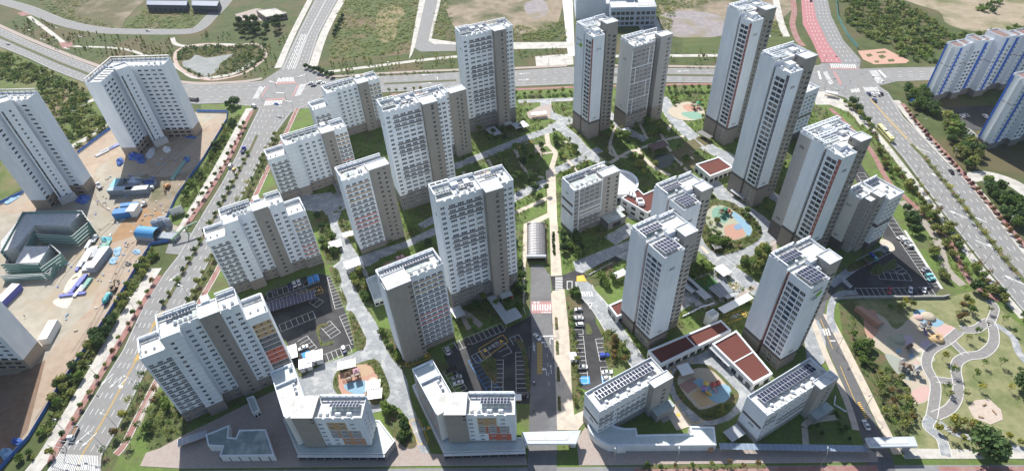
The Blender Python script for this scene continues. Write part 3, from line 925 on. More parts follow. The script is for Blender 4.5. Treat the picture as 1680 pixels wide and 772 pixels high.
g0 = G(1258,683.5,19.2); low_slab('low slab with solar panels above the lawn at the lower right corner', g0.x, g0.y, 27.8,19.2,34.5, '305', 3.4,42)
# ---- two L-shaped low-rise blocks on podiums along the bottom street
def ell(label, x, y, rzf, wing, H, seed, cols):
 """front block aligned with the street plus a wing running back at an angle, over a one-storey podium"""
 B = Building('lowrise_block', label, x, y, rzf, seed=seed)
 z0 = 4.4
 fh = 2.8
 a = R(27.5 - rzf)
 # wing, built in its own turned frame
 W = thing_part('wing', B.root, (-2.9,.6,0), a)
 keep = B.root
 B.root = W
 B.block(0,8.9,.3,24.0, z0, H, mat={'F': OFFWH, 'L': GREYM, 'R': WHITE, 'B': WHITE}, faces={'L': [dict(s=2.2 + 3.3 * i, w=2.0, zs=[z0 + fh * j + .8 for j in range(6)], h=1.3, n=3) for i in range(7)]}, name='wing_wall')
 for j in range(6):
  for i in range(7):
   if (i + j) % 3 == 0:
    B.panel('L', (0,8.9,.3,24),1.1 + 3.3 * i, 3.4 + 3.3 * i, z0 + fh * j + .0, z0 + fh * j + .72,(ORANGE, TERRA, BRICKR)[i % 3])
 B.parapet(0,8.9,.3,24.0, H, 1.1,.3, skip='F')
 for q in ((.3,8.6,15.8,16.2,1.1),(7.2,8.3,15.0,15.7,1.9),(7.0,8.2,21.6,22.9,1.8)): b = MB(); b.box(*q[:4], H, H + q[4], WHITE); b.build('parapet', B.root)
 for v in (9.5,11.5,13.5): B.vent(6.7, v, H, .5,.9)
 r = MB(); r.box(.4,8.5,16.4,23.6, H + .02, H + .06, ROOFT); r.build('roof_deck', B.root)
 B.root = keep
 # grey stair block at the elbow
 B.block(0,8.0,0,9.4, z0, H + 2.2, mat=GREYC, faces={'F': [dict(s=7.3, w=1.0, zs=[H + .3, H - 1.9], h=1.0, n=1, fm=FRAMED)]})
 b = MB(); b.face([(-.2,-.2, H + 2.21),(8.2,-.2, H + 2.21),(8.2,9.6, H + 2.21),(2.5,9.6, H + 2.21)], ROOFC); b.build('roof', B.root)
 # front block
 u0, u1, v1 = 8.02,26.2,10.0
 zs = [z0 + fh * j + 1.0 for j in range(6)]
 B.block(u0, u1,.6, v1, z0, H, mat={'F': WHITE, 'L': WHITE, 'R': WHITE, 'B': WHITE}, base=GREYM, base_z=z0 + .8,
   zones={'F': [(4.0,11.2, z0 + fh * 4 + .2, z0 + fh * 6 + .05, cols[0]),(4.0,15.8, z0 + fh * 2 + .25, z0 + fh * 4 - .05, GREYM),(6.9,7.7, z0 + fh * 2 + .25, z0 + fh * 4 - .05, cols[1]),(11.1,11.9, z0 + fh * 2 + .25, z0 + fh * 4 - .05, cols[1]),(7.6,16.4, z0 + .85, z0 + fh * 2 + .05, cols[2])]},
   faces={'F': [dict(s=1.4, w=1.7, zs=zs, h=.95, n=2), dict(s=5.2, w=1.7, zs=zs, h=.95, n=2), dict(s=9.4, w=1.7, zs=zs, h=.95, n=2), dict(s=13.6, w=1.7, zs=zs, h=.95, n=2)],
     'R': [dict(s=2.0 + 3 * i, w=1.1, zs=zs, h=1.0, n=1) for i in range(2)]})
 B.parapet(u0, u1,.6, v1, H, 1.1, gaps='F', skip='L')
 B.screen((u1 - .4, v1 - .3),(u0 + .5, v1 - .3), H, 2.0,2.6)
 r = MB(); r.box(u0 + 4.5, u1 - 2.2,3.6,7.2, H + .02, H + .1, ROOFT); r.build('roof_deck', B.root)
 B.solar(u0 + 5.2,4.4, H + .3,9,2,1.25,1.9,24)
 for u in (u0 + 2, u0 + 4.6, u0 + 8.3, u0 + 9.2, u0 + 12.6, u0 + 13.4): B.vent(u, 2.6, H, .55,.9)
 B.text(str(seed), 'R', bx, 4.5, H - 5.5,1.8)
 B.finish()
 return B
ell('white L-shaped low-rise with ochre and orange panels next to the small play square', -85.3,122.3,-3.2,117.5,23.5,101,(ORANGE, TERRA, TERRA))
ell('white L-shaped low-rise with ochre and red panels directly left of the main gate', -28.6,121.0,-3.2,117.5,22.4,102,(ORANGE, BRICKR, BRICKR))
# ---- unfinished white towers on the building site: L-shaped plans with a stair block in the corner
STONE = M('tan_stone_base', (.30,.245,.19),(.36,.29,.23),.8,.85)
RAW = M('raw_concrete', (.42,.42,.42),(.56,.56,.55),.5,.9)
def site_tower(label, x, y, rz, H, nfl, seed, T=10.4, WL=22.5, WR=40.0, gap=4.5):
 B = Building('unfinished_tower', label, x, y, rz, cat='tower under construction', seed=seed)
 fh = (H - 1.5) / nfl
 zb = fh * 2.3
 zs = [fh * j + 1.0 for j in range(3, nfl)]; lo = [fh * j + .5 for j in range(0,3)]
 dk = dict(base=STONE, base_z=zb)
 # left wing runs towards the street, right wing along u
 nl = max(1, int((WL - 9) / 4.2)); nr = max(1, int((WR - T - 11) / 4.6))
 g = [dict(s=2.6 + 4.2 * i, w=2.6, zs=zs, h=1.15, n=3, fm=FRAMED) for i in range(nl)] + [dict(s=2.6 + 4.2 * i, w=3.2, zs=lo, h=1.6, n=3, fm=FRAMED) for i in range(nl)]
 B.block(0, T, -WL, -.02,0, H, faces={'R': g}, **dk)
 u0 = WR - 3 - 4.6 * (nr - 1) - 1
 g2 = [dict(s=u0 + 4.6 * i, w=2.7, zs=zs, h=1.15, n=3, fm=FRAMED) for i in range(nr)] + [dict(s=u0 + 4.6 * i, w=3.4, zs=lo, h=1.6, n=3, fm=FRAMED) for i in range(nr)]
 B.block(0, WR, 0, T, 0, H, faces={'F': g2}, **dk)
 # corner stair block, turned 45 degrees
 c = thing_part('stair_tower', B.root, (T + gap - .6,.6 - gap, 0), R(45))
 keep = B.root; B.root = c
 B.block(-4.0,4.0,-5.2,3.2,0, H + 2.4, faces={'F': [dict(s=1.2, w=.9, zs=[fh * j for j in range(1, nfl)], h=fh - .06, n=1, fm=FRAMED), dict(s=4.6, w=1.1, zs=[fh * j + 1.2 for j in range(1, nfl)], h=1.1, n=1, fm=FRAMED)]}, name='stair_wall')
 B.parapet(-4.0,4.0,-5.2,3.2, H + 2.4,.8)
 b = MB(); b.box(-4.6,4.6,-8,-5.22,0,4.2, RAW, top=RAW); b.build('entrance_block', c)
 B.root = keep
 # roof fence
 B.parapet(0, T, -WL, -.02, H, 1.1, skip='B', gaps='R'); B.parapet(0, WR, 0, T, H, 1.1, gaps='F')
 B.screen((.25, T - .3),(.25,.3 - WL), H, 2.7,3.4, mat=STEEL); B.screen((WR - .4, T - .3),(.3, T - .3), H, 2.7,3.4, mat=STEEL)
 r = MB()
 for i in range(int(WL / 3.4)): r.box(2.6, T - .6,2 - WL + 3.4 * i, 2.4 - WL + 3.4 * i, H + .02, H + .5, ROOFC)
 r.build('roof_kerb', B.root)
 for i in range(3): B.vent(WR - 4 - 4 * i, 4, H)
 B.finish()
 return B
site_tower('white unfinished tower with a tan stone base nearest the big crossroads', -260.0,371.5,-3,53.6,18,51)
site_tower('taller white unfinished tower rising behind the building wrapped in green netting', -290.5,308.5,-3,65,22,52,9.6,14.5,24.5,3.4)
site_tower('white unfinished tower cut by the left edge above the white office container', -264,173.5,-3,54.0,18,53)
# ---- concrete building wrapped in green scaffold netting
NET = M('green_scaffold_net', (.10,.24,.19),(.17,.34,.28),1.2,.9)
b0 = thing('netted_building', 'low concrete shell wrapped in green scaffold netting on the building site', 'building under construction', (0,0,0))
def site_poly(px, z): return [G(*p, z) for p in px]
zt = 8.5
zA = Z0 = None
shell = [((38,349),(133,347),(112,369),(56,368)),((0,412),(0,395),(38,349),(56,368),(25,404)),((24,430),(40,402),(80,402),(63,429))]
for i, q in enumerate(shell):
 p = site_poly(q, zt)
 b = MB(); b.prism([(v.x, v.y) for v in p],0, zt - .4 - .15 * i, RAW)
 b.build('concrete_deck', b0)
def net_run(px, z, h0=0.0, n=4):
 """posts, ledgers and netting along an edge"""
 pts = site_poly(px, z)
 b = MB(); s_ = MB()
 for a, c in zip(pts, pts[1:]):
  a = Vector((a.x, a.y, 0)); c = Vector((c.x, c.y, 0))
  for k_ in range(n):
   z0 = h0 + (z - h0) * k_ / n; z1 = h0 + (z - h0) * (k_ + 1) / n
   b.face([(a.x, a.y, z0 + .25),(c.x, c.y, z0 + .25),(c.x, c.y, z1 - .12),(a.x, a.y, z1 - .12)], NET)
   s_.beam((a.x, a.y, z1),(c.x, c.y, z1),.35,.14, STEEL)
  L = (c - a).length; m = max(2, int(L / 2.6))
  for j in range(m + 1):
   q = a.lerp(c, j / m); s_.tube((q.x, q.y, 0),(q.x, q.y, z + .7),.06,.06, STEEL, 5)
 b.build('scaffold_net', b0); s_.build('scaffold', b0)
net_run([(0,413),(37,347.5),(134,345.5),(146,363)], zt + .8)
net_run([(146,363),(118,387),(58,384)], zt - 1)
net_run([(0,433),(26,433),(63,433),(82,400),(100,415),(66,440)], zt - 1.2)
net_run([(100,415),(80,448),(0,452)], zt - 4)
net_run([(26,430),(58,372),(110,371)], zt - 2)
# ---- blue striped apartment slabs beyond the avenue on the right
PALE = M('pale_grey_wall_paint', (.66,.70,.76),(.74,.77,.81),.4,.8, stretch=(1,1,.3))
def blue_slab(label, x, y, rz, H, seed, segs):
 B = Building('apartment_slab', label, x, y, rz, seed=seed)
 fh = 2.7
 nf = int((H - 2.2) / fh)
 zs = [fh * j + .95 for j in range(2, nf)]
 u = 0
 for i, (w, v0, blue, big, hh) in enumerate(segs):
  u1 = u + w
  h = H + hh
  wn = [dict(s=w * .25, w=1.0 if not big else 1.9, zs=zs, h=1.1 if not big else 1.3, n=1, fm=FRAMED), dict(s=w * .75, w=1.0 if not big else 1.9, zs=zs, h=1.1 if not big else 1.3, n=1, fm=FRAMED)]
  B.block(u + .01, u1, v0,8.6,0, h, mat={'F': PALE, 'L': WHITE, 'R': PALE, 'B': PALE}, base=DARKB, base_z=fh * 1.7, faces={'F': wn}, band=[(H * .66, H * .66 + .5, GREYM)])
  if blue:
   B.panel('F', (u, u1, v0,8.6), w * .40, w * .66, fh * 1.75, h - .3, BLUEP, .07, 'colour_strip')
  B.parapet(u + .01, u1, v0,8.6, h, 1.0)
  k = MB(); k.box(u + 1, u1 - 1, v0 + 2,7.2, h + .02, h + .5, GREYM, top=M('brown_roof_deck', (.20,.13,.12),(.25,.17,.15),1,.9)); k.build('roof_deck', B.root)
  u = u1
 B.panel('L', (0,1, segs[0][1],8.6),.02,1.4,5, H - .3, BLUEP, .08, 'colour_strip')
 b = MB(); b.box(-.5,-.05, segs[0][1] + 3, segs[0][1] + 3.6,4, H, WHITE); b.build('wall_rib', B.root)
 B.finish()
 return B
blue_slab('white apartment slab with blue vertical strips beyond the avenue, upper right', 300.5,365.5,14,39,61,
   [(7.5,0, True, False, 0),(6.5,1.6, False, False, 0),(6.0,-1.5, False, True, 2.6),(10.5,1.0, True, False, 0),(8.5,-4.5, True, False, 3.6),(6,-2, False, True, 2.0),(10,0, True, False, 0),(9,-3, True, False, 0),(9,0, False, True, 0),(9,0, False, False, 0)])
blue_slab('second blue striped apartment slab, nearest the avenue at the right edge', 299.8,303.8,14,47,62,
   [(8.5,0, True, False, 0),(7,2.0, False, False, 0),(7,-1.0, False, True, 2.6),(10.5,1.0, True, False, 0),(9,-3, False, True, 0),(9,0, True, False, 0)])
# ---- blue-grey public building behind the tower pair
PB1 = M('blue_grey_cladding', (.30,.36,.44),(.36,.43,.51),.8,.7)
PB2 = M('pale_blue_panel', (.50,.55,.62),(.58,.63,.69),.8,.7)
B = Building('public_office', 'blue-grey office building with a rooftop block behind the tower with the leaf sign', 68,522,-4, cat='office building', seed=71)
B.block(0,26,22,62,0,17, mat={'F': PB2, 'L': PB2, 'R': PB1, 'B': PB1}, faces={'R': [dict(s=4 + 6 * i, w=4, zs=[1.5,5.8,10.1], h=2.2, n=4, fm=FRAMED) for i in range(5)]})
B.block(6,25,45,58,17.02,24, mat=PB1); B.block(2,20,25,38,17.02,19.5, mat=PB2)
B.block(26.02,55,22,40,0,13, mat=PB2)
B.block(52,70,4,39,0,16, mat=PB1, faces={'F': [dict(s=2.6 + 4.3 * i, w=3.2, zs=[1.2,5.6,10.2], h=2.8, n=3, fm=FRAMED) for i in range(4)], 'L': [dict(s=24 + 4.3 * i, w=3.2, zs=[1.2,5.6,10.2], h=2.8, n=3, fm=FRAMED) for i in range(3)], 'R': []})
B.block(30,51.98,4,21.98,0,16.2, mat=PB1, faces={'F': [dict(s=2.8 + 4.1 * i, w=3.2, zs=[1.2,5.6,10.2], h=2.8, n=3, fm=FRAMED) for i in range(5)]})
B.block(44,54,22,33,16.25,21, mat=PB1)
for a in ((0,26,22,62,17),(26.02,55,22,40,13),(52,70,4,39,16),(30,51.98,4,21.98,16.2),(6,25,45,58,24)): B.parapet(*a, 1.1, mat=PB2)
B.screen((69,30),(55,30),16,1.8,3); B.screen((69,12),(55,12),16,1.8,3)
B.finish()
def prism_thing(name, label, cat, px, z, h, mat, roof, rim=.7, rim_t=.45, rim_mat=None, group=None, base=0.0):
 """flat-roofed low building traced at roof height: wall, roof and a raised rim as parts"""
 pts = [G(*p, z) for p in px]
 c = sum(pts, Vector()) / len(pts)
 t = thing(name, label, cat, (c.x, c.y, 0),0, group)
 P = [(p.x - c.x, p.y - c.y) for p in pts]
 if sum(a[0] * b[1] - b[0] * a[1] for a, b in zip(P, P[1:] + P[:1])) < 0:
  P = P[::-1]
 n = len(P)
 inner = []
 for i in range(n):
  a, b, c_ = Vector(P[i - 1]), Vector(P[i]), Vector(P[(i + 1) % n])
  d1, d2 = (b - a).normalized(),(c_ - b).normalized()
  n1, n2 = Vector((-d1.y, d1.x)), Vector((-d2.y, d2.x))
  m = (n1 + n2)
  m = m / max(.3, m.length_squared) * 2
  inner.append(tuple(b + m * rim_t))
 w = MB()
 for i in range(n):
  j = (i + 1) % n
  w.face([(*P[i], base),(*P[j], base),(*P[j], z - .02),(*P[i], z - .02)], mat)
 w.build('wall', t)
 r = MB(); r.face([(*p, z - rim) for p in inner], roof); r.build('roof', t)
 q = MB()
 for i in range(n):
  j = (i + 1) % n
  q.face([(*P[i], z),(*P[j], z),(*inner[j], z),(*inner[i], z)], rim_mat or mat)
  q.face([(*inner[i], z - rim),(*inner[i], z),(*inner[j], z),(*inner[j], z - rim)], rim_mat or mat)
  q.face([(*P[i], z - .02),(*P[j], z - .02),(*P[j], z),(*P[i], z)], rim_mat or mat)
 q.build('roof_rim', t)
 return t, P, c, inner
def wall_window(t, P, i, z0, h, w, n, gap=.6, fm=FRAMED, gm=GLASS):
 """a row of n windows standing proud on wall i of a traced building"""
 a, b = Vector(P[i]), Vector(P[(i + 1) % len(P)])
 d = (b - a); L = d.length; d /= L
 for k in range(n):
  c = a + d * (L * (k + .5) / n)
  o = link('window', window_mesh(min(w, L / n - gap), h, 2, fm, gm, -.19), t, (c.x, c.y, z0), math.atan2(d.y, d.x))
# red-brown roofed halls of the east half
for px, z, lab, rib in (
 ([(1063,574),(1183,524),(1200,541),(1084,598)],5.0, 'long hall with red-brown roof at the foot of tower 303', True),
 ([(1168,563),(1208,541),(1268,612),(1236,629)],5.0, 'red-brown roofed hall at the foot of the leaf sign tower', True),
 ([(998,500),(1030,486),(1042,508),(1012,519)],5.0, 'small red-brown roof on the left foot of tower 303', False),
 ([(1141,269),(1179,257),(1203,274),(1165,289)],5.5, 'small square pavilion with red-brown roof near the vegetable plots', False)):
 t, P, c, inn = prism_thing('community_hall', lab, 'community building', px, z, 0, OFFWH, REDROOF, .55,.8, WHITE)
 for i in range(4): wall_window(t, P, i, .5,2.4,2.6, max(2, int((Vector(P[i]) - Vector(P[(i + 1) % 4])).length / 3.6)))
 if rib:
  L = [(Vector(inn[i]) - Vector(inn[(i + 1) % 4])).length for i in range(4)]
  i = L.index(max(L))
  a = (Vector(inn[i]) + Vector(inn[(i + 1) % 4])) / 2; b_ = (Vector(inn[(i + 2) % 4]) + Vector(inn[(i + 3) % 4])) / 2
  b = MB(); b.beam((a.x, a.y, z - .45),(b_.x, b_.y, z - .45),.5,.28, WHITE); b.build('roof_rib', t)
t, P, c, inn = prism_thing('daycare_building', 'two storey daycare with red-brown roof and air units beside the round hall', 'community building',
 [(1019,324),(1047,309),(1056,318),(1092,302),(1098,330),(1062,349)],8.0,0, OFFWH, REDROOF, .6,.6, WHITE)
for i in range(6): wall_window(t, P, i, 1.0,1.8,3,3); wall_window(t, P, i, 4.6,1.8,3,3)
b = MB()
for p in ((1049,330),(1051.5,333)):
 q = G(*p, 8) - c; b.box(q.x - 1.7, q.x + 1.7, q.y - 1.7, q.y + 1.7,7.4,9.3, WHITE)
for i in range(3):
 q = G(1030 + i * 5,316 + i * 2,8) - c; b.box(q.x - 1, q.x + 1, q.y - 2.2, q.y + 2.2,7.4,8.6, ALU)
b.build('air_unit', t)
# round hall
rc = G(1012,300,6.5)
t = thing('round_hall', 'round white hall with a pale roof behind the mid-rise with dark bands', 'community building', (rc.x, rc.y, 0))
rr = 12.6
ring = [(rr * math.cos(2 * math.pi * i / 48), rr * math.sin(2 * math.pi * i / 48)) for i in range(48)]
b = MB(); b.prism(ring, 0,2.0, CONC); b.prism([(x * .985, y * .985) for x, y in ring],2.0,5.0, GLASSB); b.prism(ring, 5.0,6.6, WHITE, top=ROOFC); b.build('wall', t)
b = MB()
for i in range(48):
 j = (i + 1) % 48
 a, d = ring[i], ring[j]; a2, d2 = (a[0] * .91, a[1] * .91),(d[0] * .91, d[1] * .91)
 b.face([(*a, 6.6),(*d, 6.6),(*d, 7.7),(*a, 7.7)], WHITE); b.face([(*d2,6.6),(*a2,6.6),(*a2,7.7),(*d2,7.7)], WHITE); b.face([(*a, 7.7),(*d, 7.7),(*d2,7.7),(*a2,7.7)], WHITE)
b.build('roof_rim', t)
b = MB()
for i in range(0,48,2):
 a = ring[i]; b.box(a[0] - .12, a[0] + .12, a[1] - .12, a[1] + .12,2,5, FRAMEW)
b.build('mullion', t)
# shop terrace under the low slab by the gate: curved front, long flat roof
cur = [(966,689),(964,697),(968,707),(976,717),(988,725),(1000,730)]
px = cur + [(1176,729),(1172,699),(1131,698),(1134,710),(1046,712),(1044,701),(1024,701),(1010,698),(1003,694)]
t, P, c, inn = prism_thing('shop_terrace', 'curved single storey shop row with a long flat roof beside the main gate', 'shop building', px, 4.6,0, OFFWH, ROOFT, .5,.7, WHITE)
b = MB()
for i in range(17):
 q = G(1003 + i * 10.4,737.5,0) - c
 b.box(q.x - .12, q.x + .12, q.y - .1, q.y + .1,.1,3.4, FRAMED)
b.build('shop_mullion', t)
fr = [G(1000,729,4.6) - c, G(1174,728,4.6) - c]
b = MB()
b.face([(fr[0].x, fr[0].y + .0 - .06,.3),(fr[1].x, fr[1].y - .06,.3),(fr[1].x, fr[1].y - .06,3.4),(fr[0].x, fr[0].y - .06,3.4)], GLASS)
b.build('shop_window', t)
b = MB(); q = (fr[0] * .93 + fr[1] * .07)
b.box(q.x, q.x + 3.6, q.y - 1.1, q.y - .1,0,4.4, OFFWH); q = fr[1]; b.box(q.x - 2.2, q.x - .6, q.y - .9, q.y - .12,0,2.9, TERRA); b.build('pier', t)
# podiums under the two L-shaped blocks
for lab, px in (('grey podium with shop fronts under the left L-shaped block', [(464,686),(488,744),(631,744),(648,722),(622,688),(612,688),(612,716),(500,722),(478,682)]),
    ('grey podium with shop fronts under the L-shaped block by the gate', [(676,632),(728,742),(862,738),(857,716),(852,716),(742,718),(730,700),(690,622)])):
 t, P, c, inn = prism_thing('shop_podium', lab, 'shop building', px, 4.2,0, GREYM, ROOFT, .45,.5, OFFWH)
 fi = max(range(len(P)), key=lambda i: -(P[i][1] + P[(i + 1) % len(P)][1]))
 n = int((Vector(P[fi]) - Vector(P[(fi + 1) % len(P)])).length / 3.4)
 wall_window(t, P, fi, .3,2.9,2.9, n)
 a, d = Vector(P[fi]), Vector(P[(fi + 1) % len(P)])
 b = MB()
 for k_ in range(n + 1):
  q = a.lerp(d, k_ / n); b.box(q.x - .18, q.x + .18, q.y - .75, q.y - .22,0,3.7, DARKB)
 b.beam((a.x, a.y - .6,3.75),(d.x, d.y - .6,3.75),1.0,.3, OFFWH)
 b.build('pier', t)
# single storey annex in the shade of the first west block
t, P, c, inn = prism_thing('street_annex', 'single storey annex with a notched flat roof in the shade, lower left', 'shop building',
 [(337,712),(376,696),(374,716),(387,717),(392,704),(436,703),(450,746),(360,747),(365,731),(341,730)],4.4,0, OFFWH, M('weathered_roof_coat', (.20,.25,.24),(.28,.33,.31),.5,.9, c3=(.40,.44,.42), s3=.18),.5,.5, WHITE)
b = MB()
for i in range(6):
 q = G(366 + i * 16,753,0) - c; b.box(q.x - .2, q.x + .2, q.y - .8, q.y + .0,0,3.4, DARKB)
b.build('pier', t)
# gate canopies
def gate(label, px, z, cols, piers):
 pts = [G(*p, z) for p in px]
 c = sum(pts, Vector()) / 4
 t = thing('gate_canopy', label, 'gate', (c.x, c.y, 0))
 P = [(p.x - c.x, p.y - c.y) for p in pts]
 b = MB(); b.prism(P, z - 1.0, z, WHITE, bottom=True, top=M('gate_metal', (.42,.45,.48),(.50,.53,.56),.6,.5)); b.build('canopy', t)
 a, d = Vector(P[0]).lerp(Vector(P[3]),.3), Vector(P[1]).lerp(Vector(P[2]),.3)
 a2, d2 = Vector(P[0]).lerp(Vector(P[3]),.72), Vector(P[1]).lerp(Vector(P[2]),.72)
 for k in range(cols):
  f0, f1 = .07 + .76 * k / cols, .07 + .76 * (k + .82) / cols
  q = [a.lerp(d, f0), a.lerp(d, f1), a2.lerp(d2, f1), a2.lerp(d2, f0)]
  b = MB(); b.prism([tuple(v) for v in q], z + .01, z + .12, ROOFC); b.build('skylight', t)
 for (f0, f1, m) in piers:
  b = MB(); q = [a.lerp(d, f0), a.lerp(d, f1), a2.lerp(d2, f1), a2.lerp(d2, f0)]
  b.prism([tuple(v) for v in q],0, z - 1.0, m); b.build('gate_pier', t)
 return t
gate('white gate canopy with a row of skylights over the main entrance road', [(856,708),(953,705),(945,727),(861,727)],6.0,12,[(.0,.06, OFFWH),(.84,.93, TERRA),(.88,.97, OFFWH)])
gate('grey gate canopy with square skylights over the exit road at the lower right', [(1420,717),(1500,715),(1506,731),(1428,732)],6.0,10,[(.0,.05, GREYM),(.78,.95, GREYM)])
# tunnel ramp under a ribbed barrel roof
a, d = G(879.5,374,0), G(880,428,0)
t = thing('ramp_cover', 'ribbed steel barrel roof over the underground car ramp on the promenade', 'ramp cover', (a.x, a.y, 0), math.atan2((d - a).y, (d - a).x))
L = (d - a).length; w = 5.0
BAR = M('grey_metal_sheet', (.15,.145,.15),(.20,.19,.20),.8,.5)
b = MB(); nr = 26
for k in range(nr):
 x0, x1 = L * k / nr, L * (k + 1) / nr
 for j in range(10):
  t0, t1 = math.pi * j / 10, math.pi * (j + 1) / 10
  rr_ = w * (1.0 if k % 2 else .985)
  b.face([(x0, rr_ * math.cos(t0),2.2 + 1.9 * math.sin(t0)),(x1, rr_ * math.cos(t0),2.2 + 1.9 * math.sin(t0)),(x1, rr_ * math.cos(t1),2.2 + 1.9 * math.sin(t1)),(x0, rr_ * math.cos(t1),2.2 + 1.9 * math.sin(t1))][::-1], BAR)
b.build('barrel_roof', t)
b = MB(); b.box(0, L, w - .2, w, 0,2.2, CONC); b.box(0, L, -w, -w + .2,0,2.2, CONC); b.box(-.2,0,-w, w, 0,4, CONC); b.build('wall', t)
b = MB()
for k in range(0, nr + 1,2):
 x = L * k / nr
 for j in range(10):
  t0, t1 = math.pi * j / 10, math.pi * (j + 1) / 10
  b.beam((x, (w + .05) * math.cos(t0),2.2 + 2.0 * math.sin(t0)),(x, (w + .05) * math.cos(t1),2.2 + 2.0 * math.sin(t1)),.16,.12, STEEL)
b.build('rib', t)
b = MB(); b.box(L, L + .6,-w - .2, w + .2,3.1,4.4, WHITE); b.box(L - .5, L - .3,-w + .3, w - .3,0,3.1, M('dark_opening', (.02,.02,.02))); b.box(L - .2, L - .1,-w + .3, w - .3,1.9,3.2, ORANGE); b.build('portal', t)
# ================================================================ ground, roads, paths
GRASSW = M('wild_grass', (.048,.072,.024),(.090,.108,.038),.12,.95, c3=(.115,.095,.05), s3=.018, detail=8)
GRASSF = M('field_grass', (.060,.088,.028),(.105,.125,.045),.2,.95, c3=(.155,.12,.07), s3=.02, detail=8)
GRASSL = M('lawn_grass', (.085,.14,.032),(.14,.195,.052),.5,.95, c3=(.115,.12,.055), s3=.07, detail=8)
GRASSP = M('park_lawn', (.19,.195,.095),(.265,.26,.135),.3,.95, c3=(.14,.165,.065), s3=.09, detail=8)
BEDS = M('planting_bed_soil', (.055,.085,.025),(.12,.13,.055),.6,.95, c3=(.14,.105,.06), s3=.2, detail=8)
DIRT = M('bare_dirt', (.20,.16,.105),(.31,.255,.19),.12,.95, c3=(.085,.095,.04), s3=.022, detail=10)
DIRTO = M('orange_dirt', (.31,.235,.175),(.40,.315,.24),.2,.95, c3=(.35,.30,.235), s3=.06, detail=9)
DIRTG = M('lilac_grey_gravel', (.22,.20,.21),(.32,.29,.28),.2,.95, c3=(.22,.19,.12), s3=.03, detail=9)
SITE = M('site_concrete', (.285,.26,.21),(.375,.34,.28),.15,.92, c3=(.33,.265,.18), s3=.03, detail=9)
ASPH = M('asphalt', (.20,.20,.20),(.26,.26,.255),.3,.9, c3=(.23,.225,.215), s3=.05, detail=9)
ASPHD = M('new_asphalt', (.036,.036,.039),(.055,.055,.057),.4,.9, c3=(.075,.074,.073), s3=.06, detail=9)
ASPHP = M('pink_bus_lane', (.35,.155,.16),(.42,.20,.205),.3,.9)
PAVEW = M('pale_concrete_pavement', (.44,.42,.38),(.54,.52,.47),.5,.9, c3=(.38,.36,.33), s3=.15)
PAVEG = M('blue_grey_pavers', (.20,.215,.23),(.34,.355,.365),1.3,.85, c3=(.40,.405,.40), s3=.25, detail=10)
PAVET = M('tan_pavers', (.50,.43,.345),(.60,.52,.43),1.2,.9, c3=(.44,.39,.33), s3=.3, detail=10)
PAVEP = M('pinkish_pavers', (.31,.255,.225),(.40,.335,.295),1.2,.9, c3=(.36,.315,.285), s3=.3, detail=10)
REDP = M('red_cycle_path', (.25,.125,.11),(.32,.17,.15),.6,.9, c3=(.31,.21,.185), s3=.2)
KERB = M('kerb_stone', (.50,.49,.46),(.58,.57,.54),1,.85)
PAINT = M('white_road_paint', (.62,.62,.60),(.74,.74,.72),1.2,.8)
PAINTY = M('yellow_road_paint', (.66,.40,.06),(.74,.48,.10),1.2,.8)
PAINTB = M('blue_road_paint', (.05,.25,.60),(.08,.33,.68),1.2,.8)
PAINTR = M('red_road_paint', (.36,.19,.185),(.42,.25,.24),1.2,.8)
WATER = M('pond_water', (.24,.25,.245),(.32,.33,.32),.1,.9, spec=.05)
def smooth(pts, n=5, closed=True):
 """Catmull-Rom through the given points"""
 P = [Vector((p[0], p[1])) for p in pts]
 out = []
 m = len(P)
 for i in range(m if closed else m - 1):
  if closed:
   a, b, c, d = P[i - 1], P[i], P[(i + 1) % m], P[(i + 2) % m]
  else:
   a, b, c, d = P[max(i - 1,0)], P[i], P[i + 1], P[min(i + 2, m - 1)]
  for k in range(n):
   t = k / n
   out.append(.5 * ((2 * b) + (c - a) * t + (2 * a - 5 * b + 4 * c - d) * t * t + (3 * b - a - 3 * c + d) * t ** 3))
 if not closed:
  out.append(P[-1])
 return out
LAYER = {}
def nextz(base, key):
 LAYER[key] = LAYER.get(key, 0) + 1
 return base + LAYER[key] * .0008
PAVED, BEDP, PLAYP = [],[],[]
SOFT = ('lawn', 'verge', 'field', 'ground', 'bed', 'dirt', 'patch', 'slope', 'bank')
def paved(name, P):
 (PLAYP if 'play' in name else BEDP if 'bed' in name else PAVED if not any(k in name for k in SOFT) else []).append((min(p[0] for p in P), max(p[0] for p in P), min(p[1] for p in P), max(p[1] for p in P), P))
def sheet(name, px, mat, base=.02, sm=0, kind='structure', z=None):
 pts = smooth(px, sm) if sm else px
 zz = z if z is not None else nextz(base, round(base, 2))
 w = [G(p[0], p[1]) for p in pts]
 P = [(v.x, v.y) for v in w]
 if sum(a[0] * b[1] - b[0] * a[1] for a, b in zip(P, P[1:] + P[:1])) < 0:
  P = P[::-1]
 paved(name, P)
 b = MB(); b.face([(x, y, zz) for x, y in P], mat)
 return b.build(name, None, kind=kind)
def slab(name, px, mat, z0=-.05, z1=.22, sm=0, kerb=True):
 """raised pavement with a kerb edge"""
 pts = smooth(px, sm) if sm else px
 w = [G(p[0], p[1]) for p in pts]
 paved(name, [(v.x, v.y) for v in w])
 b = MB(); b.prism([(v.x, v.y) for v in w], z0, nextz(z1, round(z1,2)), KERB if kerb else mat, top=mat)
 return b.build(name, None, kind='structure')
def offset_line(P, d):
 out = []
 for i, p in enumerate(P):
  a = P[max(i - 1,0)]; c = P[min(i + 1, len(P) - 1)]
  t = (c - a).normalized()
  out.append(p + Vector((-t.y, t.x)) * d)
 return out
def world_line(px, sm=0):
 pts = smooth(px, sm, False) if sm else px
 return [G(p[0], p[1]).to_2d() for p in pts]
